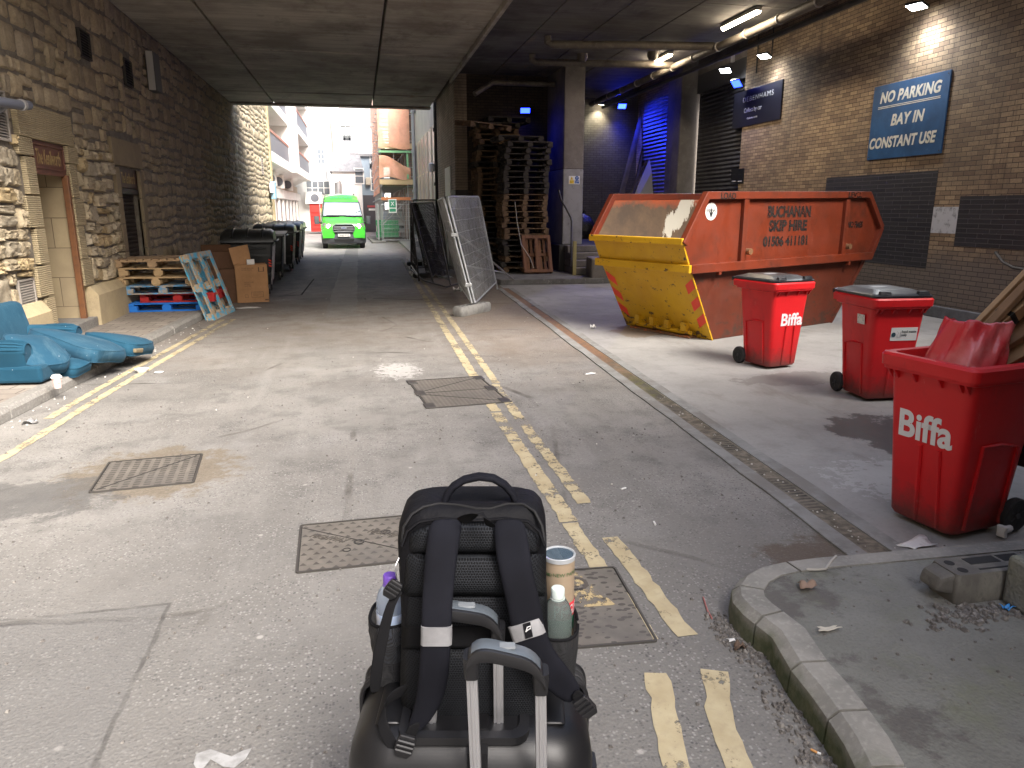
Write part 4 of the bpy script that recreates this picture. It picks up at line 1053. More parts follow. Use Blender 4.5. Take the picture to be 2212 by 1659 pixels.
    MB().tube([(-.22,.235,.1),(.22,.235,.1)], .012, 8).build("axle", MHUB, t)
    if lid:
        r0 = rr(.585,.70,.05,1.005*k,5,0,.025); r1 = rr(.59,.71,.05,1.022*k,5,0,.025); r2 = rr(.56,.67,.05,1.035*k,5,0,.03); r3 = rr(.52,.60,.05,1.040*k,5,0,.04); r4 = rr(.40,.45,.06,1.065*k,5,0,.05); r5 = rr(.36,.40,.06,1.068*k,5,0,.05)
        ld = MB().loft([r0,r1,r2,r3,r4,r5]).build("lid", MLID, t, smooth=25)
        mb = MB()
        for x in (-.19,.19): mb.loft([rr(.12,.05,.012,1.03*k,2,x,-.30), rr(.10,.045,.012,1.062*k,2,x,-.295)])
        mb.build("lid_grip", MLID, ld, smooth=35)
        mb = MB()
        for x in (-.24,.24): mb.tube([(x-.03,.40,1.0*k),(x+.03,.40,1.0*k)], .024, 10)
        mb.build("lid_hinge", MLID, ld, smooth=40)
        MB().box((-.10,.03,1.0685*k),(.06,.10,1.0700*k)).build("lid_sticker", M("lid_sticker_grey", (.30,.31,.33), .5), ld)
    return t
BY = V((0, -.067, .997)).normalized()
def front_pt(x, z, k=1.0): return V((x, -.2235 - .0665*(z-.05)/k - .004, z))
a = R(12.4); xa = V((math.cos(a), math.sin(a), 0)); ya = V((-math.sin(a), math.cos(a), 0))
c = V((4.52,7.46,.006)) + xa*.2 + ya*.215
b1 = bin_("red wheelie bin with black lid and white logo standing close against the orange skip", c, a)
LOGO = "Biffa"
def logo(t, x, z, h, ww, k=1.0):
    txt(LOGO, MWHT, t, front_pt(x, z, k), (1,0,0), BY, h, ww, off=.028, sp=1.0)
logo(b1, .05, .575, .145, .315)
a = R(-4); xa = V((math.cos(a), math.sin(a), 0)); ya = V((-math.sin(a), math.cos(a), 0))
c = V((4.67,5.96,.006)) + xa*.2 + ya*.215
b2 = bin_("red wheelie bin with black lid and a white food waste only sticker", c, a)
MLBL = M("label_white", (.70,.70,.69), .5)
def stick(t, x, z, ww, h, mat, name):
    o = front_pt(x, z); u = V((1,0,0))
    MB().prism([o - u*ww/2 - BY*h/2, o + u*ww/2 - BY*h/2, o + u*ww/2 + BY*h/2, o - u*ww/2 + BY*h/2], (0,-.002,0)).build(name, mat, t)
stick(b2, .07, .66, .265, .125, MLBL, "food_label")
MTXT = M("print_dark", (.03,.05,.05), .5)
txt("food waste\nonly", MTXT, b2, front_pt(.115, .665) + V((0,-.0035,0)), (1,0,0), BY, .062, .145, off=.004)
mb = MB(); o = front_pt(-.035, .655) + V((0,-.003,0))
mb.prism([o + V((.022*math.cos(k*.52), 0, .022*math.sin(k*.52))) for k in range(12)], (0,-.001,0)); mb.build("label_icon", M("icon_teal", (.02,.05,.07), .5), b2)
mb = MB(); o = o + V((.05,0,.004)); mb.tube([o+V((-.015,0,.03)), o+V((0,0,.005)), o+V((.018,0,.03)), o+V((.02,0,-.025)), o+V((-.012,0,-.03)), o+V((-.015,0,0))], .002, 4); mb.build("label_icon", M("icon_line", (.3,.3,.3), .5), b2)
# small paper label on the left side of bin two
q = V((-.272, -.16, .83)); MB().prism([q, q+V((-.002,.11,0)), q+V((.006,.11,-.09)), q+V((.008,0,-.09))], (-.004,0,0)).build("paper_label", M("paper_label", (.66,.64,.60), .6, L=((60,(.35,.32,.3),.5,.6),)), b2)
a = R(-80); xa = V((math.cos(a), math.sin(a), 0)); ya = V((-math.sin(a), math.cos(a), 0))
c = V((3.06,3.585,.006)) + xa*.2 + ya*.215
b3 = bin_("open red wheelie bin with white lettering overflowing with cardboard, nearest the kerb", c, a, lid=False)
logo(b3, .0, .60, .165, .34)
# lid hanging open behind the bin
mb = MB(); mb.loft([rr(.58,.04,.018,.32,4,0,.455), rr(.58,.045,.018,.98,4,0,.41)]); mb.build("lid", MLID, b3, smooth=35)
# ================================================================ pallets
def wood(name, c, c2, paint=None, wear=.6):
    s = N(name); g = s.noise(3, 6, .65, s.map((.6, 7, 7)))
    col = s.mix(s.ramp(g, .35, .68), (*c, 1), (*c2, 1))
    col = s.mix(s.ramp(s.noise(5, 5), .56, .74, 0, .7), col, tuple(k*.45 for k in c2) + (1,))
    if paint:
        f = s.ramp(s.ma('ADD', s.noise(6, 7, .72), s.ma('MULTIPLY', g, .35)), wear, wear+.09)
        col = s.mix(f, (*paint, 1), col)
    return s.done(col, .8, nrm=s.bump(g, .25, .004), spec=.3)
MW_T = wood("pale_pallet_wood", (.50,.36,.195), (.36,.25,.135))
MW_B = wood("brown_pallet_wood", (.20,.128,.075), (.125,.082,.052))
MW_D = wood("grey_pallet_wood", (.07,.06,.052), (.042,.036,.032))
MW_L = wood("sunbleached_pallet_wood", (.44,.31,.18), (.28,.19,.11))
MW_BL = wood("blue_pallet_paint", (.30,.25,.2), (.2,.16,.12), (.018,.16,.56), .86)
MW_BW = wood("worn_blue_pallet_paint", (.42,.38,.32), (.3,.26,.2), (.085,.26,.46), .64)
MW_R = wood("red_pallet_paint", (.3,.12,.1), (.2,.08,.06), (.36,.022,.022), .84)
MW_SK = wood("sky_blue_pallet_paint", (.42,.33,.22), (.33,.25,.165), (.07,.33,.50), .63)
def pallet(label, mat, M4, group, mat2=None, mat3=None, full=False, perim=False):
    """origin: bottom centre; 1.2 along x, 1.0 along y, 0.144 high"""
    t = thing("pallet", label, "pallet", M4=M4, group=group)
    mb = MB(); n = 10 if full else 7
    for i in range(n):
        w_ = .1 if not full else .098
        y = -.5 + w_/2 + (1.0-w_)*i/(n-1); j = rnd.uniform(-.008,.008)
        if full: x = -.6 + w_/2 + (1.2-w_)*i/(n-1); mb.box((x-w_/2+.004, -.5+j, .122), (x+w_/2-.004, .5+j, .144 + rnd.uniform(0,.004)))
        else: mb.box((-.6+j, y-w_/2+.003, .122), (.6+j, y+w_/2-.003, .144))
    mb.build("deck", mat, t, bevel=.003, seg=1)
    mb = MB()
    for x in (-.55, 0, .55): mb.box((x-.05+.0, -.5, .1), (x+.05, .5, .1215)) if not full else mb.box((-.6, x*.8-.05, .1), (.6, x*.8+.05, .1215))
    mb.build("stringer", mat2 or mat, t, bevel=.003, seg=1)
    blk = MB().box((-.07,-.07,.0225),(.07,.07,.0995)).build("block", mat3 or mat2 or mat, t, bevel=.004, seg=1)
    for k, (x, y) in enumerate(((x, y) for x in (-.53, 0, .53) for y in (-.43, 0, .43))):
        o = blk
        if k: o = blk.copy(); COL.objects.link(o)
        o.location = (x, y + rnd.uniform(-.006,.006), 0)
    mb = MB()
    if perim:
        for y in (-.445, 0, .445): mb.box((-.6, y-.055, 0), (.6, y+.055, .0215))
    else:
        for x in (-.55, 0, .55): mb.box((x-.05, -.5, 0), (x+.05, .5, .0215))
    if perim:
        for x in (-.55, .55):
            for a_, b_ in ((-.389,-.056),(.056,.389)): mb.box((x-.05, a_, 0), (x+.05, b_, .021))
    mb.build("base_boards", mat, t, bevel=.003, seg=1)
    return t
def TM(x, y, z, rz=0.0, rx=0.0, ry_=0.0): return Matrix.Translation((x,y,z)) @ Matrix.Rotation(rz,4,'Z') @ Matrix.Rotation(rx,4,'X') @ Matrix.Rotation(ry_,4,'Y')
GL = "pallets stacked beside the pub wall"
pallet("bright blue pallet at the bottom of the stack by the pub wall", MW_BL, TM(-3.26,13.72,.12,.01), GL, perim=True)
pallet("red pallet second from the bottom in the stack by the pub wall", MW_R, TM(-3.06,13.78,.266,-.05), GL, perim=True)
pallet("worn pale blue pallet between the red pallet and the bare wood pallets", MW_BW, TM(-3.30,13.72,.412,.03), GL, perim=True)
t = pallet("bare wood pallet with DPA printed on its blocks above the worn blue pallet", MW_T, TM(-3.36,13.68,.558,-.02), GL)
for x in (-.53, .53): txt("DPA", M("dpa_print", (.09,.045,.02), .7), t, (x, -.504, .062), (1,0,0), (0,0,1), .045, .105)
pallet("bare wood pallet stuffed with black plastic, second from the top of the pavement stack", MW_T, TM(-3.36,13.74,.704,.05,0,.01), GL)
pallet("slatted sun bleached pallet topping the stack by the pub wall", MW_L, TM(-3.42,13.72,.852,.02,0,-.012), GL, full=True)
mb = MB()
for k in range(5):
    x = -3.9 + k*.2; mb.tube([(x-.12,13.3+rnd.uniform(-.05,.2),.80),(x,13.28+rnd.uniform(0,.1),.83),(x+.14,13.34,.80)], [.02,.035,.015], 7)
t = tag(mb.build("plastic_wrap", M("black_plastic_wrap", (.012,.012,.013), .25, b=(20,.8,.03)), smooth=60), "crumpled black plastic wrap poking out between the wooden pallets", "plastic wrap")
# leaning sky blue pallet
B1 = G(464, 692); B2 = G(508.6, 671.6); T1 = PY(406, 548, B1.y+.1)
xd = (B2-B1).normalized(); yd = (T1-B1); yd = (yd - xd*yd.dot(xd)).normalized(); zd = xd.cross(yd)
Lb, Lt = (B2-B1).length, (T1-B1).length
M4 = Matrix((yd*(Lt/1.2), xd*(Lb/1.0)*-1, yd.cross(xd)*-1)).transposed().to_4x4()
zz_ = yd.cross(-xd).normalized()
if zz_.x > 0: zz_ = -zz_
M4 = Matrix((yd*(Lt/1.2), zz_.cross(yd).normalized()*(Lb/1.0), zz_)).transposed().to_4x4()
M4.translation = (B1+B2)/2 + yd*(Lt/2) - zz_*.0
t = pallet("sky blue worn pallet standing on edge against the stack by the pub wall", MW_SK, M4, GL, MW_T, MW_SK, perim=True)
txt("C", M("pallet_white_mark", (.6,.65,.68), .6), t, (-.5, -.5 if False else .44, -.002), (0,1,0), (-1,0,0), .06, off=.01)

GB = "pallets in the tall stacks in the loading bay"
proto_b = pallet("brown wooden pallet in the nearer tall stack of the loading bay", MW_B, TM(4.3,19.8,.145,.02), GB)
proto_d = pallet("grey wooden pallet in the nearer tall stack of the loading bay", MW_D, TM(4.26,19.8,.145+.146,-.03), GB)
z = .145 + .292; i = 2; wob = 0
while z < 3.38:
    wob = wob*.7 + rnd.uniform(-.05,.05)
    dk = (rnd.random() < .35) or i > 13
    if i in (9,10,11,12): dk = False
    src = proto_d if dk else proto_b
    copy_thing(src, TM(4.3+wob+(.04 if i > 8 else 0), 19.8+rnd.uniform(-.04,.04), z, rnd.uniform(-.035,.035)))
    z += .146; i += 1
copy_thing(proto_d, TM(4.16, 19.85, z, .05), label="topmost grey pallet of the nearer tall stack, one shorter than the stack behind")
z = .145; i = 0; wob = 0
while z < 4.02:
    wob = wob*.75 + rnd.uniform(-.06,.06)
    src = proto_d if (rnd.random() < .55 and i not in (14,15,16)) else proto_b
    x0 = 3.86 + .0*i; 
    if i > 18: x0 = 3.78
    copy_thing(src, TM(x0+wob, 21.02+rnd.uniform(-.05,.05), z, rnd.uniform(-.05,.05)),
               label=("grey" if src is proto_d else "brown") + " wooden pallet in the farther, taller stack by the back wall")
    z += .146; i += 1
copy_thing(proto_d, TM(4.05, 20.98, z, .12), label="topmost grey pallet of the farther, taller stack under the blue lamp")
copy_thing(proto_b, TM(3.34, 20.35, 3.9, .3, .12, .06), label="brown pallet jutting out crooked near the top left of the farther stack")
# brown pallet leaning at the foot of the stack
b1_, b2_ = PY(1128, 584, 18.95), PY(1194, 582, 19.0); b1_.z = b2_.z = .145; t1_ = PY(1106, 514, b1_.y+.30)
xd = (b2_-b1_).normalized(); yd = (t1_-b1_); yd = (yd - xd*yd.dot(xd)*.35).normalized(); zd = xd.cross(yd).normalized()
yd = zd.cross(xd)
M4 = Matrix((yd*.83, xd*.78, -zd)).transposed().to_4x4(); M4.translation = (b1_+b2_)/2 + yd*.5 + zd*.144
pallet("reddish brown pallet leaning against the foot of the nearer tall stack", wood("red_brown_pallet_wood", (.22,.105,.06), (.14,.07,.042)), M4, GB, perim=True)
t = tag(MB().tube([(4.0,19.26,2.0),(4.03,19.14,1.5),(4.13,19.06,.9),(4.35,18.94,.55),(4.43,18.9,.3)], .012, 6).build("strap_end", M("pale_strap", (.4,.37,.32), .6), smooth=60), "pale plastic strap hanging down the front of the nearer pallet stack", "strap")

# ================================================================ temporary fences
MGAL = M("galvanised_tube", (.50,.52,.53), .42, .55, L=((5,(.36,.37,.37),.45,.7),))
MGALD = M("dull_galvanised_tube", (.30,.29,.27), .5, .4, L=((5,(.18,.17,.16),.45,.7),))
MFBLK = M("black_fence_tube", (.022,.02,.019), .5, L=((6,(.05,.045,.04),.55,.7),))
def netting(name, c, keep):
    s = N(name); x, y, z = s.sep()
    s.done((*c, 1), .7); f = s.ramp(s.noise(9, 6, .75, s.map((1.6,1.6,.12))), keep-.12, keep+.14, .04, .38)
    s.alpha(f); return s.m
def wiremat(name, c, m):
    return M(name, c, .45, m)
def fence(label, c00, c10, c11, c01, mt, net=None, nv=58, nh=9, wr_=.0022, legs=.1, group=None, strands=0):
    """corners: bottom near, bottom far, top far, top near (points)"""
    t = thing("mesh_fence", label, "fence panel", c00, group=group)
    o = V(c00); c00, c10, c11, c01 = [V(c)-o for c in (c00, c10, c11, c01)]
    def P(u, v): return (c00*(1-u)+c10*u)*(1-v) + (c01*(1-u)+c11*u)*v
    mb = MB()
    mb.tube([P(0,-legs/2),P(0,.5),P(0,.93),P(.006,.975),P(.02,.995),P(.045,1),P(.5,1),P(.955,1),P(.98,.995),P(.994,.975),P(1,.93),P(1,.5),P(1,-legs/2)], .0205, 8)
    mb.tube([P(0,.03),P(1,.03)], .018, 8)
    mb.build("frame", mt, t, smooth=50)
    mb = MB()
    for i in range(1, nv):
        u = i/nv + rnd.uniform(-.002,.002); mb.tube([P(u,.03),P(u+rnd.uniform(-.002,.002),.5),P(u,.995)], wr_, 4, False)
    for j in range(1, nh):
        v = .03 + .965*j/nh; nrm_ = (c10-c00).cross(c01-c00).normalized()
        mb.tube([P(0,v)]+[P(k/8, v+rnd.uniform(-.004,.004)) + nrm_*rnd.uniform(-.012,.012) for k in range(1,8)]+[P(1,v)], wr_*1.4, 4, False)
    mb.build("wire_mesh", mt, t)
    if net:
        nrm_ = (c10-c00).cross(c01-c00).normalized()
        MB().grid(lambda a, b: P(.01+.98*a, .05+.93*b) + nrm_*(.02+.03*math.sin(a*9+b*4)+.015*math.sin(b*17)), 14, 10).build("netting", net, t, smooth=0, fix=False)
    return t
GF = "temporary site fence panels leaning beside the lane"
NG, ND = netting("pale_debris_net", (.13,.12,.108), .54), netting("black_debris_net", (.012,.011,.011), .44)
NP_ = V((1.985,13.0,.1)); 
fence("pale steel mesh fence panel facing the bay, its near post in the concrete foot", NP_, V((2.93,16.1,.16)), PY(1034,425,16.0), PY(966,425,13.25), MGAL, NG, group=GF, wr_=.003)
fence("pale steel fence panel seen almost edge on, clipped to the mesh panel beside it", NP_+V((-.055,0,0)), V((2.12,16.2,.12)), PY(946,433,16.1), PY(958,427,13.25), MGAL, netting("white_debris_net", (.46,.46,.45), .25), group=GF, wr_=.003)
mb = MB(); a_, b_ = NP_, PY(963,426,13.25)
for k in (.2, .66): c = a_.lerp(b_, k) + V((-.028,0,0)); mb.box(c - V((.065,.035,.03)), c + V((.065,.03,.03)))
tag(mb.build("fence_clip", MGAL, bevel=.008), "pair of steel clips coupling the two pale fence panels", "clip")
t = thing("fence_brace", "slanting steel brace tube propping the pale mesh fence from the bay side", "brace", (0,0,0))
q0, q1 = PY(975,492,14.2), G(1109,604,.14)
MB().tube([q0, q1], .021, 8).build("strut", MGALD, t, smooth=50)
q2 = PY(1007,574,15.2); MB().tube([q2, q0.lerp(q1, .84)], .017, 8).build("tie_bar", MGAL, t, smooth=50)
fence("black netted fence panel leaning steeply behind the pale panels", V((2.06,17.55,.1)), V((1.75,20.4,.08)), PY(887,438,20.9), PY(936,438,18.3), MFBLK, ND, group=GF, wr_=.003)
fence("black fence panel standing upright along the kerb line, farthest left of the group", V((1.42,18.9,.1)), V((1.46,22.3,.1)), PY(887,434,22.3), PY(886,441,18.9), MFBLK, None, group=GF, nv=30)
fence("black fence panel set across the lane edge behind the leaning black panel", V((1.5,21.3,.1)), V((2.55,22.1,.1)), PY(948,432,22.1), PY(892,432,21.3), MFBLK, ND, group=GF, wr_=.003)
fence("bent black fence panel fallen against the upright one", V((1.74,18.6,.08)), V((2.3,21.0,.08)), PY(900,440,21.4), PY(888,440,19.0), MFBLK, ND, group=GF, nv=34, wr_=.004)
t = tag(MB().tube([G(887,582,.2), G(915,606,.06), G(965,620,.05), G(992,612,.1)], .02, 8).build("fallen_tube", MFBLK, smooth=50), "dark bent tube lying on the ground under the black fence panels", "tube")
def foot(label, p, ang, L_=.8, wd=.22, h=.15, mat=None, holes=True, group="fence foot blocks"):
    t = thing("ballast_block", label, "fence foot", p, ang, group=group)
    prof = lambda z, i: rr(L_-i*2, wd-i*2, .04, z, 3)
    mb = MB().loft([prof(0,.02), prof(.05,0), prof(h-.03,.005), prof(h,.025)])
    b_ = mb.build("block_body", mat, t, smooth=45)
    mb = MB()
    for x in (-.3,-.18,.18,.3):
        for y in (-.035,.035): mb.lathe([(.0,h-.002),(.022,h-.002),(.022,h+.0015),(0,h+.0015)], 12, Matrix.Translation((x*L_/.8,y,0)))
    mb.box((-.1*L_/.8,-.05,h-.002),(.1*L_/.8,.05,h+.0015))
    mb.build("socket_holes", M("socket_dark", (.02,.02,.02), .9), t)
    return t
MFOOT = M("grey_concrete_foot", (.24,.235,.22), .85, L=((6,(.15,.145,.135),.45,.7),), b=(40,.4,.006))
MFOOTD = M("black_rubber_foot", (.025,.023,.022), .8, L=((6,(.06,.055,.05),.55,.7),), b=(40,.4,.006))
pa, pb = G(982,688), G(1064,671); dv = (pb-pa); ang = math.atan2(dv.y, dv.x)
foot("long grey concrete foot holding up the pale fence panels", (pa+pb)/2 + V((-.02,.1,0)), ang, .92, .23, .17, MFOOT)
foot("flat black rubber foot under the black fence panels beside the yellow lines", G(915,600)+V((.1,.1,0)), .25, .75, .25, .12, MFOOTD)
foot("small black rubber foot farther along under the upright black panel", G(893,574)+V((.1,.1,0)), .25, .6, .25, .12, MFOOTD)

# moulded foot block lying on the near pavement
p0 = G(2010, 1245, .132); p1 = G(2085, 1320, .132)
t = thing("ballast_block", "dark moulded plastic fence foot with round holes lying on the near pavement", "fence foot", V((2.555,2.50,.132)), 0, group="fence foot blocks")
t.scale = (.62, .66, 1.05)
MPL = M("weathered_black_plastic", (.085,.078,.068), .7, L=((5,(.16,.15,.125),.45,.66),(20,(.045,.04,.036),.55,.75)), b=(60,.3,.004))
def ringz(x0, x1, y0, y1, z, r): return rr(x1-x0, y1-y0, r, z, 4, (x0+x1)/2, (y0+y1)/2)
MB().loft([ringz(-.17,.55,-.125,.125,.0,.03), ringz(-.18,.55,-.13,.13,.03,.03), ringz(-.18,.55,-.13,.13,.10,.03), ringz(-.165,.545,-.115,.115,.13,.03)]).build("block_body", MPL, t, smooth=40)
MB().loft([[V((-.16,-.10,.035)), V((-.16,.10,.035)), V((-.16,.10,.13)), V((-.16,-.10,.13))],[V((-.30,-.085,.055)), V((-.30,.085,.055)), V((-.27,.085,.115)), V((-.27,-.085,.115))]]).build("carry_end", MPL, t, bevel=.02)
mb = MB()
for x, y in ((-.085,.05),(-.075,-.055)): mb.lathe([(0,.128),(.034,.128),(.034,.1315),(0,.1315)], 20, Matrix.Translation((x,y,0)))
mb.box((.05,.0,.128),(.3,.085,.1318)); mb.box((.05,-.075,.128),(.36,-.06,.1318)); mb.box((.33,.0,.128),(.5,.085,.1318))
mb.build("socket_holes", M("socket_dark2", (.012,.012,.012), .9), t)

# ================================================================ cardboard boxes by the big bins
def cardboard(name, c): return M(name, c, .85, L=((2.5, tuple(k*.75 for k in c), .42, .7), (18, tuple(k*1.2 for k in c), .58, .75)), b=(12,.1,.006), spec=.25)
MCB, MCBD = cardboard("cardboard_tan", (.36,.20,.095)), cardboard("cardboard_dark", (.145,.078,.045))
A, B = G(512,655), G(573,645); xd = (B-A); Lw = .64; xd.normalize()
ang = math.atan2(xd.y, xd.x)
A = V((-2.42,15.15,.004)); ang = R(10)
t = thing("cardboard_box", "large tan cardboard box with faint printed markings standing by the black bins", "cardboard box", A, ang, "cardboard boxes by the black bins")
MB().box((0,0,0),(.60,.5,.74)).build("box_body", MCB, t, bevel=.008)
MPR = M("box_print", (.12,.065,.035), .8)
txt("STORE IN A DRY\nCOOL PLACE", MPR, t, (.24,-.003,.655), (1,0,0), (0,0,1), .055, .24)
txt("HANDLE WITH CARE\nKEEP UPRIGHT\nDO NOT DROP", MPR, t, (.24,-.003,.36), (1,0,0), (0,0,1), .10, .17)
mb = MB()
for a_, b_ in (((.43,.60),(.45,.69)),((.52,.60),(.54,.69)),((.43,.60),(.54,.61)),((.27,.10),(.276,.21)),((.49,.10),(.496,.21)),((.27,.10),(.49,.106)),((.27,.204),(.49,.21)),((.15,.10),(.21,.105)),((.15,.10),(.155,.16)),((.205,.10),(.21,.16)),((.15,.155),(.21,.16)),((.3,.185),(.46,.19)),((.3,.16),(.46,.165)),((.3,.135),(.4,.14)),((.52,.03),(.59,.06))):
    mb.box((a_[0],-.0025,a_[1]),(b_[0],-.0005,b_[1]))
mb.build("box_marks", MPR, t)
t = thing("cardboard_box", "smaller open tan cardboard box sticking up out of the large one", "cardboard box", A+V((.0,.08,.70)), R(14), "cardboard boxes by the black bins", )
mb = MB()
mb.loft([[V((-.02,.0,.0)), V((.32,.0,.0)), V((.32,.012,.0)), V((-.02,.012,.0))],[V((-.09,.06,.36)), V((.27,.10,.42)), V((.27,.112,.42)), V((-.09,.072,.36))]])
mb.loft([[V((.32,.0,0)), V((.34,.3,0)), V((.328,.3,0)), V((.308,.0,0))],[V((.27,.10,.42)), V((.31,.38,.36)), V((.298,.38,.36)), V((.258,.1,.42))]])
mb.build("box_flap", MCB, t)
MB().box((.22,-.06,.0),(.36,.02,.14)).build("paper_scrap", M("white_card", (.66,.65,.63), .7), t)
t = thing("cardboard_box", "dark brown flattened cardboard box standing behind the large tan box", "cardboard box", V((-2.72,15.5,.0)), R(6), "cardboard boxes by the black bins")
MB().box((-.35,.0,0),(.24,.36,.98)).build("box_body", MCBD, t, bevel=.008)
MB().loft([[V((-.35,-.012,.98)), V((.24,-.012,.98)), V((.24,0,.98)), V((-.35,0,.98))],[V((-.33,-.12,1.13)), V((.2,-.12,1.13)), V((.2,-.108,1.13)), V((-.33,-.108,1.13))]]).build("box_flap", MCBD, t)
t = thing("cardboard_box", "low dark cardboard carton between the leaning pallet and the tan box", "cardboard box", V((-2.78,15.22,.0)), R(4), "cardboard boxes by the black bins")
MB().box((-.1,0,0),(.38,.26,.66)).build("box_body", MCBD, t, bevel=.008)

# ================================================================ large black communal bins
MBB = M("black_bin_plastic", (.016,.018,.018), .42, L=((3,(.032,.034,.034),.5,.7),))
MBG = M("grey_bin_lid", (.050,.052,.055), .38, L=((4,(.085,.087,.09),.5,.7),))
def sidepaint():
    s = N("scuffed_white_label"); x, y, z = s.sep()
    col = s.mix(s.ramp(s.noise(7, 7, .75, s.map((1,2,.7))), .45, .6), (.50,.49,.48,1), (.14,.13,.13,1))
    col = s.mix(s.ramp(s.noise(2.5, 5, .6), .52, .58, 0, .7), col, (.23,.11,.10,1))
    return s.done(col, .6)
MSCUF = sidepaint()
def bigbin(label, x, y, rz, L_=1.28, D_=1.05, openlid=False, scuff=True, lidmat=None):
    """x, y: near right corner at road side; L_ along y, D_ towards the wall"""
    t = thing("communal_bin", label, "communal bin", (x, y, 0), rz, "large black communal bins along the left wall")
    rg = []
    for z, i in ((.22,.10),(.26,.085),(1.02,.0),(1.12,.0)):
        rg.append(rr(D_-2*i, L_-2*i, .05, z, 4, -D_/2, L_/2))
    MB().loft(rg).build("bin_body", MBB, t, smooth=35)
    mb = MB()
    for k in range(3): 
        z = .45 + .2*k; mb.loft([rr(D_-2*(.085*(1-(z-.26)/.76))+.014, L_-2*(.085*(1-(z-.26)/.76))+.014, .05, zz, 4, -D_/2, L_/2) for zz in (z-.015, z+.015)])
    mb.build("body_ribs", MBB, t, smooth=35)
    lm = lidmat or MBB
    mb = MB(); rg = []
    for k in range(13):
        a = math.pi*k/12; yy = L_/2 - math.cos(a)*(L_/2+.03); h = 1.125 + .26*math.sin(a)**.75
        rg.append([V((-D_-.03, yy, 1.12)), V((-D_-.03, yy, h-.05)), V((-D_+.05, yy, h)), V((-.05, yy, h)), V((.03, yy, h-.05)), V((.03, yy, 1.12))])
    if not openlid:
        mb.loft(rg); ld = mb.build("lid", lm, t, smooth=35)
        mb = MB()
        for xx in (-D_*.8, -D_*.5, -D_*.2): mb.loft([[V((xx-.03, L_/2 - math.cos(R(q))*(L_/2+.034), 1.13+.26*math.sin(R(q))**.75)), V((xx+.03, L_/2 - math.cos(R(q))*(L_/2+.034), 1.13+.26*math.sin(R(q))**.75)), V((xx+.02, L_/2 - math.cos(R(q))*(L_/2+.05), 1.15+.26*math.sin(R(q))**.75)), V((xx-.02, L_/2 - math.cos(R(q))*(L_/2+.05), 1.15+.26*math.sin(R(q))**.75))] for q in range(15,166,15)])
        mb.build("lid_rib", lm, ld, smooth=35)
    else:
        mb.loft([[V((-D_, -.02, 1.14)), V((.06, -.05, 1.16)), V((.06, L_, 1.2)), V((-D_, L_, 1.2))],[V((-D_, -.02, 1.17)), V((.06, -.05, 1.19)), V((.06, L_, 1.23)), V((-D_, L_, 1.23))]]); mb.build("lid", M("pale_lid_edge", (.36,.36,.36), .5), t)
        MB().loft([[V((.045,-.03,1.16)),V((.075,-.03,1.16)),V((.075,.04,1.16)),V((.045,.04,1.16))],[V((-.0,-.0,.42)),V((.03,-.0,.42)),V((.03,.05,.42)),V((-.0,.05,.42))]]).build("lid_arm", M("pale_lid_edge2", (.42,.42,.42), .5), t)
    mb = MB(); mb.tube([(.02, .08, 1.13),(.075, .12, 1.13),(.075, L_-.12, 1.13),(.02, L_-.08, 1.13)], .02, 8)
    for yy in (-.04, ): mb.tube([(-.12, yy, 1.0),(-D_+.12, yy, 1.0)], .018, 8)
    mb.build("grab_bar", MBB, t, smooth=50)
    if scuff:
        mb = MB()
        for a_, b_ in ((.07,.40),(.46,.80)): mb.loft([[V((-.083+.003,L_*a_,.27)), V((-.083+.003,L_*b_,.27)), V((-.075+.003,L_*b_,.27)), V((-.075+.003,L_*a_,.27))],[V((.003,L_*a_,1.02)), V((.003,L_*b_,1.02)), V((.011,L_*b_,1.02)), V((.011,L_*a_,1.02))]])
        mb.build("side_label", MSCUF, t)
        mb = MB()
        for k in range(3): z = .62 + .06*k; mb.loft([[V((-.098+.06*k/3, .034-.01*k, z)), V((-.04, .034-.01*k, z-.03)), V((-.04, .032-.01*k, z+.0)), V((-.098, .032-.01*k, z+.03))], [V((-.098, .03-.01*k, z)), V((-.04, .03-.01*k, z-.03)), V((-.04, .028-.01*k, z)), V((-.098, .028-.01*k, z+.03))]])
        mb.build("hazard_strip", red, t)
    for xx, yy in ((-.16,.2),(-.16,L_-.2),(-D_+.16,.2),(-D_+.16,L_-.2)):
        T = Matrix.Translation((xx, yy, .1)) @ Matrix.Rotation(R(80), 4, 'Y')
        wl = MB().lathe([(0,-.025),(.085,-.025),(.1,-.015),(.1,.015),(.085,.025),(0,.025)], 20, T).build("wheel", MTYRE, t, smooth=35)
        MB().loft([rr(.09,.05,.01,.12,2,xx,yy+.02), rr(.10,.1,.01,.235,2,xx,yy)]).build("caster_fork", M("caster_steel", (.30,.29,.28), .45, .5), wl)
    return t
t = bigbin("nearest of the black domed communal bins, behind the cardboard boxes", -1.84, 16.5, R(3), 1.28, 1.0)
MGL = M("bin_pale_mark", (.42,.42,.42), .6)
mb = MB()
for k, (x, z) in enumerate(((-.78,.95),(-.75,.89),(-.72,.83))): mb.box((x-.06, .016-.0, z-.02), (x+.06, .03, z+.018))
mb.build("stencil_mark", MGL, t)
bigbin("communal bin with its pale lid flap folded over the corner, second along the wall", -1.95, 19.9, R(2), 1.25, 1.05, True, False)
bigbin("grey domed communal bin with a scuffed white side, third along the wall", -1.93, 22.8, R(1), 1.3, 1.1, False, True, MBG)
bigbin("grey domed communal bin, fourth along the wall before the last one", -1.96, 25.6, 0, 1.3, 1.1, False, True, MBG)
bigbin("farthest grey domed communal bin, nearest the green van", -2.05, 28.4, 0, 1.3, 1.1, False, True, MBG)
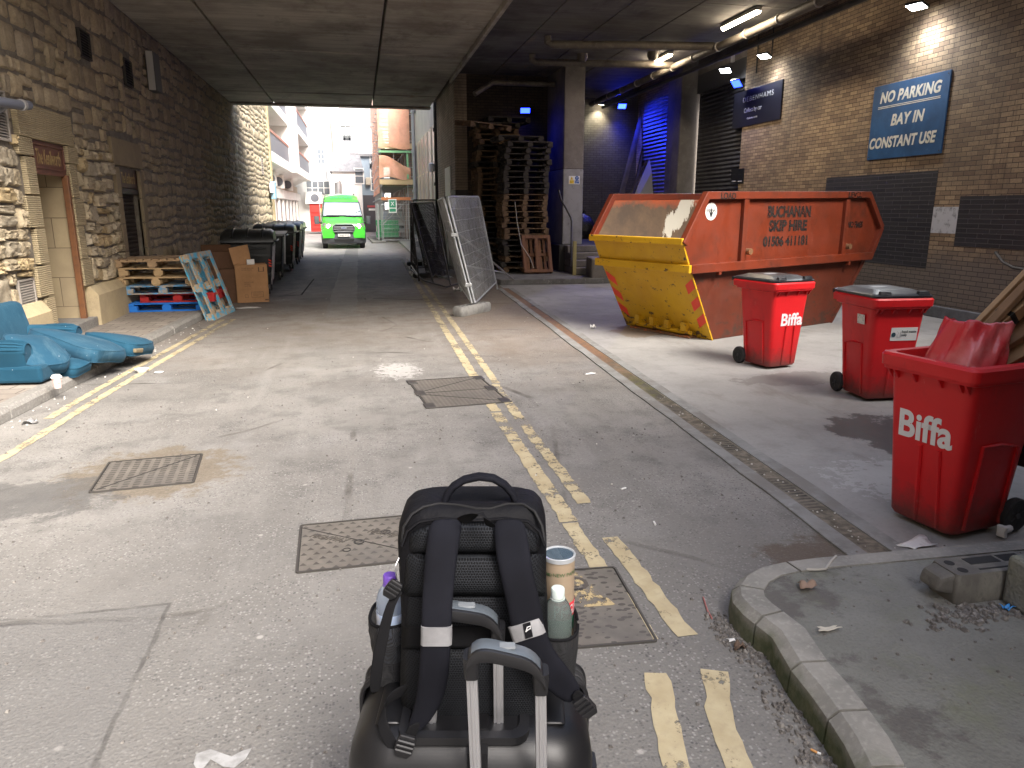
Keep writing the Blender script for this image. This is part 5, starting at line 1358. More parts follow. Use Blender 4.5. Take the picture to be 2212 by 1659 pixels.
# ================================================================ blue sofa and its cushions
def fabric(name, c, c2, pale):
    s = N(name)
    col = s.mix(s.ramp(s.noise(2.5, 5), .38, .68), (*c, 1), (*c2, 1))
    col = s.mix(s.ramp(s.noise(4, 6, .7, s.map((.7,2.2,1))), .52, .74, 0, .75), col, (*pale, 1))
    col = s.mix(s.ramp(s.vor(9), .05, .03, 0, .6), col, (.55,.6,.62,1))
    return s.done(col, .95, nrm=s.bump(s.ma('ADD', s.noise(160, 3), s.ma('MULTIPLY', s.noise(7, 4), 2.5)), .35, .006), spec=.15, **{"Sheen Weight": .04})
MFAB = fabric("blue_sofa_fabric", (.010,.050,.086), (.015,.062,.102), (.028,.085,.13))
MFABW = fabric("worn_blue_cushion_fabric", (.014,.055,.094), (.021,.070,.113), (.06,.115,.15))
SL = V((.09,.995,0)).normalized(); 
so = V((-3.12,7.74,.12)); sang = math.atan2(SL.y, SL.x) - R(90)
# local: x toward the road (front at 0), y along the sofa, z up
SO = thing("sofa", "discarded blue fabric sofa with rolled arms dumped by the pub wall", "sofa", so, sang)
LS = 1.32
MB().box((-.80,.02,.02),(.0,LS-.02,.19)).build("base", MFAB, SO, bevel=.03)
MB().box((-.72,.2,.192),(-.06,LS-.2,.24)).build("seat_deck", M("sofa_lining", (.03,.07,.11), .9), SO, bevel=.01)
mb = MB(); mb.loft([[V((-.88,y,.05)), V((-.60,y,.05)), V((-.62,y,.3)), V((-.70,y,.66)), V((-.75,y,.70)), V((-.86,y,.69)), V((-.90,y,.6))] for y in (.06,.12,.3,LS/2,LS-.2,LS-.08)])
mb.build("backrest", MFAB, SO, bevel=.04, smooth=40)
def arm(y0, flip):
    """rolled arm: half-round cross section swept from back to a rounded, pleated front"""
    mb = MB(); rings = []
    def sec(x, k):
        pts = []
        for q in range(13):
            a = R(-20 + 220*q/12); r = .105*k
            pts.append(V((x, flip*(r*math.cos(a)) + y0, .32 + r*1.05*math.sin(a)*(1 if math.sin(a) > 0 else .4))))
        pts += [V((x, y0 - flip*.08*k, .05)), V((x, y0 + flip*.075*k, .05))]
        return pts
    for x, k in ((-.86,.98),(-.6,1.0),(-.42,1.0),(-.30,.99),(-.22,.94),(-.17,.84),(-.145,.7)): rings.append(sec(x, k))
    mb.loft(rings); a = mb.build("arm", MFAB, SO, smooth=45)
    mb = MB(); mb.tube([p + V((.012,0,0)) for p in sec(-.155,.72)] , .008, 6); mb.build("piping", MFAB, a, smooth=60)
    mb = MB()
    for q in range(2, 12):
        a0 = R(-20 + 220*q/12); r = .107
        mb.tube([V((xx, flip*r*kk*math.cos(a0+.06*math.sin(q*3)) + y0, .32 + r*kk*1.05*math.sin(a0)*(1 if math.sin(a0) > 0 else .4))) for xx, kk in ((-.48,.995),(-.38,1.0),(-.28,.99),(-.2,.92),(-.15,.74))], [.001,.005,.008,.008,.004], 5)
    mb.build("pleats", MFAB, a, smooth=60)
arm(.12, -1); arm(LS-.12, 1)
def cushion(label, c, size, rz, rx, ry_, mat, group=True):
    M4 = Matrix.Translation(c) @ Matrix.Rotation(rz,4,'Z') @ Matrix.Rotation(ry_,4,'Y') @ Matrix.Rotation(rx,4,'X')
    t = thing("cushion", label, "cushion", M4=M4, group="blue cushions tumbled off the sofa")
    a, b, h = size[0]/2, size[1]/2, size[2]/2
    rg = []
    for z, k in ((-h*1.25,.02),(-h*1.22,.45),(-h*1.05,.82),(-h*.8,.97),(-h*.72,1.0),(0,1.02),(h*.72,1.0),(h*.8,.97),(h*1.05,.82),(h*1.25,.45),(h*1.3,.02)):
        rg.append([V((p.x + .018*math.sin(p.y*9+z*20), p.y + .014*math.sin(p.x*11+1), p.z + .012*math.sin(p.x*8)*math.sin(p.y*7))) for p in se(a*k, b*k, z, 5, 40)])
    MB().loft(rg).build("cover", mat, t, smooth=60)
    mb = MB()
    for z in (h*.78, -h*.78):
        rg = [V((p.x + .018*math.sin(p.y*9+z*20), p.y + .014*math.sin(p.x*11+1), p.z + .012*math.sin(p.x*8)*math.sin(p.y*7))) for p in se(a*.985, b*.985, z, 5, 40)]
        mb.tube(rg + [rg[0]], .0075, 6)
    mb.build("piping", mat, t, smooth=60)
    return t
cushion("blue seat cushion slumped against the near arm of the sofa", V((-3.28,8.12,.37)), (.54,.46,.16), R(-48), R(-8), R(29), MFABW)
cushion("long faded blue seat cushion lying across the pavement with white specks", V((-3.10,8.74,.34)), (.86,.60,.17), R(-22), R(-10), R(15), MFABW)
cushion("small dark blue cushion half hidden under the two seat cushions", V((-3.08,8.30,.19)), (.36,.32,.12), R(-10), R(4), R(8), MFAB)
t = cushion("torn blue cushion hanging over the kerb edge into the road", V((-2.84,9.28,.25)), (.60,.58,.17), R(-12), R(-9), R(12), MFAB)
MB().loft([[V((.26,-.24,-.04)), V((.27,-.06,-.045)), V((.27,-.06,.03)), V((.26,-.24,.015))],[V((.306,-.23,-.035)), V((.312,-.07,-.035)), V((.312,-.07,.012)), V((.306,-.23,.0))]]).build("foam_tear", M("yellow_foam", (.14,.11,.065), .9), t, bevel=.01)

# ================================================================ small litter
def cupshape(label, p, r0, r1, h, mat, lid=None, tilt=None, name="paper_cup", cat="cup"):
    M4 = Matrix.Translation(p)
    if tilt: M4 = M4 @ Matrix.Rotation(tilt[0],4,'Z') @ Matrix.Rotation(tilt[1],4,'Y')
    t = thing(name, label, cat, M4=M4)
    MB().lathe([(0,.002),(r0,.0),(r1,h),(r1+.004,h+.002),(r1-.002,h+.004),(r1-.004,h-.002),(r0-.003,.006),(0,.006)], 24).build("cup_body", mat, t, smooth=40)
    if lid: MB().lathe([(r1+.006,h-.004),(r1+.006,h+.008),(r1-.004,h+.012),(r1-.006,h+.024),(0,h+.024)], 24).build("lid", lid, t, smooth=40)
    return t
MPINK = M("pale_pink_paper", (.62,.46,.43), .7); MWHP = M("white_plastic", (.70,.69,.67), .5)
t = cupshape("pale pink takeaway coffee cup with a white lid beside the blue cushions", G(125,838,.122), .032, .043, .105, MPINK, MWHP)
MB().lathe([(.0358,.045),(.0372,.045),(.0392,.075),(.0378,.075)], 24).build("cup_band", M("cup_logo_brown", (.28,.17,.15), .7), t, smooth=40) if False else None
mb = MB()
for a in (-100, -20): 
    for k in (0, 1):
        mb.prism([V(((.0375+.003*0)*math.cos(R(a+q*14)) , .0375*math.sin(R(a+q*14)), .06 + .018*math.sin(q*1.05+k))) for q in range(6)], (.002*math.cos(R(a)),.002*math.sin(R(a)),0))
mb.build("cup_logo", M("cup_logo_brown", (.28,.17,.15), .7), t)
MPAPER = M("white_litter_paper", (.66,.65,.63), .8, L=((20,(.45,.43,.40),.55,.7),))
def scrap(label, p, size, mat=MPAPER, name="litter_paper", cat="litter", h=.02, ang=0.0):
    mb = MB(); n = 5; sd = rnd.uniform(0, 9)
    mb.grid(lambda a, b: (size[0]*(a-.5)*(1+.25*math.sin(b*5+sd)), size[1]*(b-.5)*(1+.25*math.sin(a*4+sd)), .004 + h*abs(math.sin(a*4+sd)*math.cos(b*3.3+sd*2))), n, n)
    o = mb.build(name, mat, smooth=0, solid=.002, fix=False); o.location = p; o.rotation_euler = (0,0,ang)
    return tag(o, label, cat)
t = thing("takeaway_lid", "flattened white takeaway tray on the left double yellow lines", "litter", G(307,803,.006), R(10))
MB().loft([rr(.10,.075,.03,0,4), rr(.15,.11,.04,.035,4), rr(.145,.105,.04,.037,4), rr(.09,.065,.03,.008,4)]).build("tray", MWHP, t, smooth=40)
MB().lathe([(0,.0),(.045,.0),(.05,.008),(.04,.012),(0,.012)], 20, Matrix.Translation((.18,-.12,0))).build("loose_lid", MWHP, t, smooth=40)
scrap("crumpled foil wrapper in the gutter below the near end of the left kerb", G(66,915,.002), (.11,.07), M("foil", (.5,.5,.5), .3, .6), h=.04)
scrap("flat sheet of white card on the road in front of the cardboard boxes", G(537,665,.004), (.38,.20), h=.004)
scrap("crumpled white tissue in the gutter below the pavers by the pub", G(720/1.0*0+727*.5422 if False else 394,710,.004), (.10,.06), h=.04)
scrap("folded white leaflet on the right of the lane beyond the yellow lines", G(1275,808,.004), (.13,.07), h=.015)
scrap("twist of white paper on the bay concrete in front of the skip", G(1281,710,.008), (.07,.05), h=.07)
scrap("white tissue lying by the drain on the inner side of the kerb", G(1980,1176,.01), (.20,.10), h=.01, ang=.3)
scrap("white carton lying on the ground under the fence panels", G(990,628,.004), (.2,.1), h=.10)
scrap("clear crumpled plastic wrapper under the black fence panels", G(962,600,.004), (.35,.2), M("clear_wrap", (.55,.57,.6), .2), h=.08)
t = thing("milk_carton", "crushed white drink carton against the inner kerb beside the nearest red bin", "litter", G(2163,1158,.02), R(20))
MB().loft([rr(.03,.05,.008,.0,2), rr(.05,.04,.01,.03,2), rr(.03,.055,.01,.06,2)]).build("carton", MWHP, t, smooth=40)
MB().tube([(0,0,.03),(.1,.01,.02),(.13,.03,.015)], [.02,.022,.012], 8).build("carton_side", MWHP, t, smooth=40)
t = thing("cigarette_butt", "orange tipped cigarette end on the road beside the mossy kerb", "litter", G(1762,1624,.006), R(-55))
MB().tube([(-.016,0,0),(.006,0,0)], .0042, 10).build("filter", M("filter_orange", (.55,.27,.09), .8), t); MB().tube([(.0062,0,0),(.017,.001,0)], [.0043,.0046], 10).build("paper_end", MWHP, t)
for k, (u, v) in enumerate(((1347,1055),(1414,1130))):
    t = thing("cigarette_butt", ("white cigarette end on the road right of the backpack, farther of two" if k == 0 else "white cigarette end on the road right of the backpack, nearer of two"), "litter", G(u,v,.006), .4+k)
    MB().tube([(-.02,0,0),(.02,0,0)], .006, 8).build("paper_end", MWHP, t)
scrap("small black and white label on the road near the mossy kerb", G(1581,1384,.003), (.035,.022), h=.004)
scrap("dried brown teabag in the gutter of the mossy kerb", G(1598,1402,.003), (.05,.035), M("teabag_brown", (.10,.065,.045), .9), h=.03)
scrap("brown dead leaf on the corner of the mossy kerb", G(1742,1268,.14), (.07,.05), M("leaf_brown", (.22,.15,.11), .9), h=.03)
scrap("pale scrap of wood chip on the near pavement", G(1790,1362,.136), (.09,.025), M("chip_pale", (.42,.39,.33), .9), h=.012)
scrap("torn blue nitrile glove scrap by the stone post", G(2175,1318,.136), (.05,.03), M("glove_blue", (.03,.2,.5), .5), h=.02)
o = tag(MB().tube([G(1742,1230,.142), G(1765,1231,.142), G(1783,1229,.144), G(1790,1219,.142), G(1797,1210,.144), G(1806,1201,.143)], .006, 6).build("string_end", M("grey_string", (.36,.34,.30), .9), smooth=60), "frayed grey string end curled on the near kerb", "string")
o = tag(MB().tube([G(1519,1290,.006), G(1528,1318,.006), G(1538,1336,.006)], .004, 6).build("lolly_stick", M("red_stick", (.36,.14,.13), .7), smooth=60), "thin red plastic stick on the road left of the kerb", "litter")
# loose stones: uncountable grit
def grit(name, fn, n, r0, r1, mat):
    mb = MB()
    for _ in range(n):
        p = V(fn()); r = rnd.uniform(r0, r1); k = [rnd.uniform(.7,1.3) for _ in range(8)]
        mb.add([p+V((x*r*k[i], y*r*k[(i+3)%8], max(0, z)*r*k[(i+5)%8]*1.1)) for i, (x, y, z) in enumerate(((-1,-1,0),(1,-1,0),(1,1,0),(-1,1,0),(-.6,-.6,1),(.6,-.6,1),(.6,.6,1),(-.6,.6,1)))], [(0,1,5,4),(1,2,6,5),(2,3,7,6),(3,0,4,7),(4,5,6,7)])
    return tag(mb.build(name, mat, fix=False), kind='stuff')
MGRIT = M("grit", (.11,.10,.092), .9, L=((30,(.22,.205,.185),.5,.6),))
grit("gravel", lambda: (rnd.uniform(-2.9,2.3), rnd.uniform(1.7,9)**1.0, .001), 500, .003, .008, MGRIT)
grit("gravel", lambda: (lambda i, d: (KT[i].x - d*.8, KT[i].y + rnd.uniform(-.1,.1), .001))(rnd.randrange(8, 17), rnd.uniform(.02,.16)), 420, .003, .010, MGRIT)
grit("gravel", lambda: (2.48+rnd.gauss(0,.13), 2.33+rnd.gauss(0,.05), .133), 150, .005, .013, MGRIT)
grit("gravel", lambda: (rnd.uniform(1.75,3.2), rnd.uniform(1.6,2.95), .133), 110, .002, .006, MGRIT)
grit("litter_flecks", lambda: (lambda y: (kl(y)+abs(rnd.gauss(0,.12))+.02, y, .002))(rnd.uniform(6.5,13)), 60, .003, .009, M("pale_fleck", (.5,.48,.44), .8))
grit("litter_flecks", lambda: (rnd.uniform(-2.4,8), rnd.uniform(3.5,17), .005), 90, .002, .007, M("pale_fleck", (.5,.48,.44), .8))
grit("litter_flecks", lambda: (lambda y: (dx(y)+rnd.gauss(0,.05), y, .010))(rnd.uniform(3.1,6.5)), 45, .002, .006, M("pale_fleck", (.5,.48,.44), .8))

# ================================================================ iron covers in the road
def iron(name, kind):
    s = N(name); x, y, z = s.sep()
    base = s.mix(s.ramp(s.noise(6, 5), .35, .65), (.125,.112,.096,1), (.18,.162,.138,1))
    if kind == 'check':     # short staggered bars
        a = s.ma('FRACT', s.ma('MULTIPLY', x, 15)); b = s.ma('FRACT', s.ma('ADD', s.ma('MULTIPLY', y, 22), s.ma('MULTIPLY', s.ma('FLOOR', s.ma('MULTIPLY', x, 15)), .5)))
        m = s.ma('MULTIPLY', s.ma('LESS_THAN', a, .62), s.ma('LESS_THAN', b, .5))
    elif kind == 'tri':
        a = s.ma('FRACT', s.ma('ADD', s.ma('MULTIPLY', x, 15), s.ma('MULTIPLY', s.ma('FLOOR', s.ma('MULTIPLY', y, 17)), .5))); b = s.ma('FRACT', s.ma('MULTIPLY', y, 17))
        m = s.ma('MULTIPLY', s.ma('MULTIPLY', s.ma('LESS_THAN', s.ma('ADD', s.ma('ABSOLUTE', s.ma('SUBTRACT', a, .4)), s.ma('MULTIPLY', b, .55)), .36), s.ma('GREATER_THAN', b, .12)), 1.0)
    elif kind == 'blob':
        m = s.ma('LESS_THAN', s.vor(20, s.map((1,1.7,1)), rand=.9), .36)
    else:
        a = s.ma('FRACT', s.ma('MULTIPLY', x, 24)); b = s.ma('FRACT', s.ma('MULTIPLY', y, 24))
        m = s.ma('MULTIPLY', s.ma('LESS_THAN', a, .55), s.ma('LESS_THAN', b, .45))
    col = s.mix(s.ma('MULTIPLY', m, .8), base, (.052,.046,.040,1) if kind != 'check' else (.042,.038,.034,1))
    col = s.mix(s.ramp(s.noise(2.2, 4), .5, .68, 0, .6), col, (.10,.093,.086,1))
    return s.done(col, .6, .15, nrm=s.bump(m, .6, .006)), s
def cover(label, pts, mat, z=.006, rim=.03, halves=False, mrim=None):
    P = [G(u, v, 0) for u, v in pts]; c = sum(P, V((0,0,0)))/4
    ax = (P[2]-P[3]).normalized(); ang = math.atan2(ax.y, ax.x); ay = V((-ax.y, ax.x, 0))
    w_ = ((P[2]-P[3]).length+(P[1]-P[0]).length)/2; h_ = ((P[0]-P[3]).length+(P[1]-P[2]).length)/2
    t = thing("manhole_cover", label, "manhole cover", (c.x, c.y, .001), ang)
    MB().loft([rr(w_,h_,.02,-.006), rr(w_,h_,.02,z+.004), rr(w_-rim,h_-rim,.015,z+.004), rr(w_-rim,h_-rim,.015,z-.006)], cap=True).build("frame", mrim or M("cover_frame_iron", (.05,.046,.043), .55, .3), t, bevel=0) if False else None
    mb = MB(); o0, o1, i1, i0 = rr(w_,h_,.02,-.004), rr(w_,h_,.02,z+.003), rr(w_-rim*2,h_-rim*2,.015,z+.003), rr(w_-rim*2,h_-rim*2,.015,-.004)
    mb.loft([o0,o1,i1,i0,o0], cap=False); mb.build("frame", mrim or M("cover_frame_iron", (.055,.05,.045), .6, .1), t)
    MB().loft([rr(w_-rim*2-.012,h_-rim*2-.012,.012,-.003), rr(w_-rim*2-.012,h_-rim*2-.012,.012,z)]).build("plate", mat, t)
    MB().loft([rr(w_-rim,h_-rim,.02,-.003), rr(w_-rim,h_-rim,.02,.0015)]).build("gap", M("cover_gap", (.03,.027,.025), .9), t)
    return t, w_, h_
MI1, _ = iron("iron_bar_tread", 'check'); MI2, _ = iron("iron_triangle_tread", 'tri'); MI3, _ = iron("iron_grid_tread", 'grid'); MI4, s4 = iron("iron_wavy_tread", 'blob')
t, w_, h_ = cover("skewed iron manhole cover with bar tread at the left of the road", ((190,1073),(428,1037),(432,982),(232,1000)), MI1, rim=.012)
MB().prism([(-w_*.44,-h_*.42,.0065),(-w_*.43,-h_*.435,.0065),(w_*.44,h_*.42,.0065),(w_*.43,h_*.435,.0065)], (0,0,.0015)).build("seam", M("cover_gap", (.03,.027,.025), .9), t)
t, w_, h_ = cover("wide iron cover with triangle tread and HIGHWAY lettering left of the backpack", ((634,1236),(925,1214),(905,1112),(652,1136)), MI2, rim=.01)
MRAISE = M("raised_iron_letters", (.10,.088,.075), .55, .3)
u_ = V((math.cos(R(-32)), math.sin(R(-32)), 0)); q_ = V((-u_.y, u_.x, 0))
txt("HIGHWAY", MRAISE, t, (-w_*.25, h_*.12, .008), u_, q_, .05, .24, off=.02, shear=.3)
txt("HIGHWAY", MRAISE, t, (w_*.22, h_*.10, .008), u_, q_, .05, .24, off=.02, shear=.3)
mb = MB()
for x, y in ((-w_*.02,-h_*.02),(w_*.2,h_*.14)): mb.lathe([(.02,.0065),(.03,.0065),(.03,.009),(.02,.009),(.02,.0065)], 20, Matrix.Translation((x,y,0)), False); mb.box((x-.014,y-.004,.0063),(x+.014,y+.004,.0075))
mb.lathe([(.018,.0065),(.023,.0065),(.023,.009),(.018,.009),(.018,.0065)], 20, Matrix.Translation((-w_*.12,-h_*.16,0)), False)
mb.build("key_holes", M("key_dark", (.03,.028,.026), .6), t, smooth=40)
MB().prism([(-w_*.48,h_*.43,.0065),(-w_*.48,h_*.415,.0065),(w_*.48,-h_*.43,.0065),(w_*.48,-h_*.415,.0065)], (0,0,.0012)).build("seam", M("cover_gap", (.03,.027,.025), .9), t)
t, w_, h_ = cover("double leaf iron cover with stepped frame between the lane and the right yellow lines", ((905,883),(1092,872),(1046,813),(897,823)), MI3, rim=.014)
for sx in (-1, 1):
    for y0, y1 in ((-.5,-.36),(-.08,.08),(.36,.5)): MB().box((sx*w_*.46 - .05, y0*h_, .002), (sx*w_*.46 + .05, y1*h_, .012)).build("hinge_lug", M("lug_iron", (.065,.06,.056), .5, .3), t, bevel=.003)
mb = MB(); mb.box((-w_*.48,-.008,.0062),(w_*.48,.008,.0075))
for a_, b_ in ((-1,1),(1,1)): mb.prism([(-w_*.46,a_*h_*.03,.0062),(-w_*.46,a_*h_*.045,.0062),(w_*.46,a_*h_*.46,.0062),(w_*.46,a_*h_*.445,.0062)], (0,0,.001))
mb.build("seam", M("cover_gap", (.03,.027,.025), .9), t)
# paint dabs of the yellow line on that cover belong to its plate pattern
t, w_, h_ = cover("iron cover with wavy tread partly hidden behind the backpack and snack tube", ((1180,1412),(1418,1384),(1330,1226),(1150,1238)), MI4, rim=.01)
s4_ = N("cover_yellow_wear"); f = s4_.ramp(s4_.noise(14, 7, .75), .5, .54, 0, .85); s4_.done((.46,.36,.19,1), .8); s4_.alpha(f)
MB().quad((-.02,-.03,.0075),(.13,-.03,.0075),(.02,h_*.46,.0075),(-.1,h_*.46,.0075)).build("paint_wear", s4_.m, t, fix=False)
mb = MB()
mb.lathe([(.05,.0065),(.07,.0065),(.07,.0085),(.05,.0085),(.05,.0065)], 24, Matrix.Translation((-.02,h_*.28,0)), False)
mb.lathe([(0,.0065),(.04,.0065),(.04,.008),(0,.008)], 24, Matrix.Translation((-.08,h_*.1,0)))
mb.build("maker_disc", MRAISE, t, smooth=40)
txt("STANTON", M("key_dark", (.03,.028,.026), .6), t, (-.02,h_*.28-.058,.0095), (1,0,0), (0,1,0), .013, .06)
p = G(1156, 661, .006)
t = thing("stopcock_cover", "small round dark iron stopcock lid in the bay concrete", "drain cover", p)
MB().lathe([(0,0),(.085,0),(.085,.006),(.07,.007),(.068,.004),(0,.004)], 24).build("lid", M("key_dark", (.05,.045,.04), .6), t, smooth=40)

# ================================================================ contents of the open bin
BM = Matrix.Translation(b3.location) @ Matrix.Rotation(b3.rotation_euler[2] + R(90), 4, 'Z')
def sheetbox(label, a, dirv, upv, L_, Wd, th, mat, name="cardboard_sheet"):
    a = V(a) + V((-.06, .02, .05))
    d = V(dirv).normalized(); u_ = V(upv); u_ = (u_ - d*u_.dot(d)).normalized(); n_ = d.cross(u_)
    t = thing(name, label, "cardboard", M4=frame(a, d, u_, n_), group="cardboard stuffed in the open red bin")
    MB().box((0,-Wd/2,-th/2),(L_,Wd/2,th/2)).build("sheet_body", mat, t, bevel=min(.004, th*.3))
    return t
MC2, MC3 = cardboard("cardboard_pale", (.43,.28,.155)), cardboard("cardboard_brown", (.26,.155,.085))
base = BM @ V((.05,.05,.85))
toR = V((.80,-.12,.56))
t = sheetbox("tall flat brown cardboard sheet at the back of the open red bin", BM @ V((-.08,.0,.84)), (.66,-.05,.78), (.3,1,0), .70, .07, .03, MC3)
t = sheetbox("longest folded cardboard tube with black tape rising from the open red bin", BM @ V((-.06,.04,.86)), (.74,-.12,.68), (0,1,.2), .82, .10, .07, MC2)
MB().box((.44,-.052,-.037),(.47,.052,.037)).build("tape", M("black_tape", (.02,.02,.02), .3), t)
sheetbox("bundle of flattened boxes under the taped cardboard in the open red bin", BM @ V((.02,.02,.85)), (.78,-.16,.60), (0,1,.3), .74, .16, .04, MC3)
sheetbox("pale folded cardboard flap leaning out over the rim of the open bin", BM @ V((.10,-.02,.87)), (.82,-.2,.54), (0,1,.6), .64, .20, .03, MC2)
sheetbox("torn grey cardboard lying lowest over the rim of the open bin", BM @ V((.16,-.05,.93)), (.95,-.25,.20), (0,1,.9), .55, .18, .012, cardboard("cardboard_grey", (.34,.29,.23)))
sheetbox("narrow pale timber offcut sticking highest out of the open red bin", BM @ V((-.08,.06,.88)), (.70,-.02,.74), (0,1,.2), .80, .035, .025, MC2)
sheetbox("wide dark brown box panel behind the taped cardboard in the open bin", BM @ V((-.02,.10,.88)), (.78,-.05,.64), (.2,1,0), .72, .20, .012, MC3)
t = sheetbox("small bent brown carton end sticking up at the right of the open bin", BM @ V((.24,.02,.97)), (.76,-.30,.52), (.1,1,-.2), .50, .22, .05, MC2)
def bagmat():
    s = N("red_plastic_bag")
    col = s.mix(s.ramp(s.noise(4, 5), .4, .65), (.66,.04,.05,1), (.74,.20,.20,1))
    h = s.noise(7, 5, .6, s.map((1,1,.7)))
    return s.done(col, .25, nrm=s.bump(h, .35, .02), spec=.6, **{"Transmission Weight": .15})
def bagpt(u, v):
    """crumpled bag mouth: u around, v from inside the bin (0) to the gathered mouth (1)"""
    a = 2*math.pi*u
    cx, cy, cz = -.07 + .12*v, .0 + .0*v, .89 + .31*v**.9
    rx, ry2 = .19 - .05*v, .20 - .07*v
    cr = .009*math.sin(a*5+v*3) + .006*math.sin(a*9 - v*5) + .003*math.sin(a*23+v*6)
    return BM @ V((cx + (rx+cr)*math.cos(a) - .05*v*math.sin(a), cy + (ry2+cr)*math.sin(a), cz + .05*math.cos(a*1.0)*(1-v) + cr*.8 - .10*v*max(0, math.cos(a))))
t = thing("plastic_bag", "crumpled red plastic bag wrapped round the cardboard in the open bin", "plastic bag", (0,0,0))
mb = MB(); mb.grid(bagpt, 72, 26); mb.build("bag_skin", bagmat(), t, smooth=0, fix=False, solid=.003)
mb = MB()
mb.grid(lambda a, b: BM @ V((-.17 + .40*a, -.17 + .30*b + .02*math.sin(a*9), .955 + .05*math.sin(a*3.1)*math.sin(b*3.1) + .010*math.sin(a*31+b*9) + .012*math.sin(b*23+a*13) - .02*a)), 40, 30)
mb.build("bag_spread", bagmat(), t, smooth=0, fix=False, solid=.003)

# ================================================================ boards and rubbish in the alcove
def board(label, pb0, pb1, pt0, pt1, mat, th=.03, name="wood_board", cat="board"):
    a, b, c, d = V(pb0), V(pb1), V(pt1), V(pt0); n_ = (b-a).cross(d-a).normalized()*th
    o = MB().prism([a, b, c, d], n_).build(name, mat, bevel=.004)
    return tag(o, label, cat, "boards leaning in the dark alcove")
MPLY, MDW = M("white_faced_board", (.55,.55,.55), .6), M("dark_timber", (.10,.08,.065), .8, L=((4,(.05,.04,.035),.45,.7),))
board("large pale board leaning by the blue lit doorway, cut to a slant", V((8.35,23.6,.86)), V((9.35,23.2,.86)), PY(1417,310,24.0), PY(1440,312,23.7), MPLY)
board("tall dark plank leaning against the alcove wall", V((8.15,23.9,.86)), V((8.35,23.8,.86)), PY(1393,205,25.1), PY(1402,205,25.0), MDW, .05)
board("second dark plank leaning beside the tall one", V((8.75,24.1,.86)), V((8.88,24.0,.86)), PY(1408,225,25.0), PY(1413,225,25.0), MDW, .05)
board("short dark plank slanting across the foot of the pale board", V((8.0,23.4,.9)), V((8.08,23.35,.9)), PY(1405,330,24.2), PY(1411,328,24.2), MDW, .05)
MBAGS = M("black_refuse_sack", (.012,.012,.014), .3, b=(7, .9, .06))
for k, (x, y, r, lab) in enumerate(((6.5,23.2,.45,"slumped black refuse sack nearest the pillar in the dark alcove"), (7.2,23.8,.5,"large black refuse sack in the middle of the dark alcove"), (7.8,22.9,.4,"black refuse sack in front of the leaning planks"))):
    t = thing("refuse_sack", lab, "refuse sack", (x, y, .86), k*1.3, "black refuse sacks in the alcove")
    MB().lathe([(0,0),(r*.8,.0),(r,.2),(r*.95,.45),(r*.55,.7),(r*.15,.8),(r*.2,.9),(0,.9)], 20).build("sack_body", MBAGS, t, smooth=60)
MB().box((9.45,22.3,.86),(9.54,24.9,4.6)).build("x", MDW) if False else None
t = thing("blue_door", "tall ribbed shutter door lit blue beyond the concrete column", "door", (9.52, 22.25, .86))
MB().box((0,0,0),(.025,2.3,4.4)).build("door_leaf", slats("blue_lit_shutter", 'y', (.20,.20,.22), .12, .2), t)
# ================================================================ green van
VY = 35.4; VXC = -.72
VM = Matrix.Translation((VXC, VY, .004)) @ Matrix.Rotation(R(3.0), 4, 'Z')
VAN = thing("van", "bright green delivery van driving towards the underpass with headlights on", "van", M4=VM)
MGREEN = M("van_green_paint", (.075,.60,.05), .25, L=((3,(.07,.55,.045),.5,.7),), **{"Coat Weight": .6})
MGRY = M("van_grey_plastic", (.075,.08,.09), .6)
MBK = M("van_black", (.01,.01,.011), .4)
def vring(y, zb, zt, wb, wt, r=.12):
    """rounded cross section of the body at y: half widths at bottom and top"""
    zm = zb + (zt-zb)*.45
    P = [(-wb, zb), (-wb-.02, zm), (-wt-.0, zt-r*1.6), (-wt+.05, zt-r*.6), (-wt+.2, zt-.02), (0, zt+.02), (wt-.2, zt-.02), (wt-.05, zt-r*.6), (wt, zt-r*1.6), (wb+.02, zm), (wb, zb)]
    return [V((x, y, z)) for x, z in P]
rings = [vring(.10,.55,1.02,.86,.78,.1), vring(.04,.58,1.00,.86,.74,.08)][::-1]
rings = [vring(.05,.50,1.06,.84,.66,.1), vring(.14,.48,1.20,.95,.80,.1), vring(.40,.46,1.33,.99,.86,.08), vring(.80,.45,1.45,1.0,.90,.06), vring(1.05,.45,1.75,1.0,.885,.08), vring(1.42,.45,2.18,1.0,.84,.12), vring(1.75,.45,2.40,1.0,.80,.16), vring(2.3,.45,2.50,1.0,.82,.16), vring(5.5,.45,2.50,1.0,.82,.16), vring(5.55,.5,2.42,.96,.78,.16)]
MB().loft(rings).build("body", MGREEN, VAN, smooth=40)
# windscreen on the sloped face
def sl_(x, t_, k=.02):  # t_ 0..1 from scuttle to roof
    y = .80 + .62*t_ + .0; z = 1.455 + .72*t_
    return V((x, y - .62*k*1.2 - abs(x)**2*-.06, z + k*.55))
def glassmat(name, c, rough=.03):
    s = N(name); return s.done((*c,1), rough, 0, spec=1.0, **{"Coat Weight": 1.0, "Coat Roughness": .02})
MGLS = glassmat("windscreen_glass", (.42,.50,.56))  # pale base colour stands in for the sky's reflection
mb = MB(); mb.grid(lambda a, b: sl_((a-.5)*2*(.90-.10*b), .0+.86*b, .05), 12, 4)
ws = mb.build("windscreen", MGLS, VAN, smooth=0, solid=.02)
mb = MB(); mb.tube([sl_((a/10-.5)*2*.915, -.015, .055) for a in range(11)], .022, 6); mb.tube([sl_((a/10-.5)*2*.81, .885, .055) for a in range(11)], .02, 6)
for s_ in (-1,1): mb.tube([sl_(s_*(.915-.105*b/4), .9*b/4, .055) for b in range(5)], .02, 6)
mb.build("windscreen_seal", MBK, ws, smooth=50)
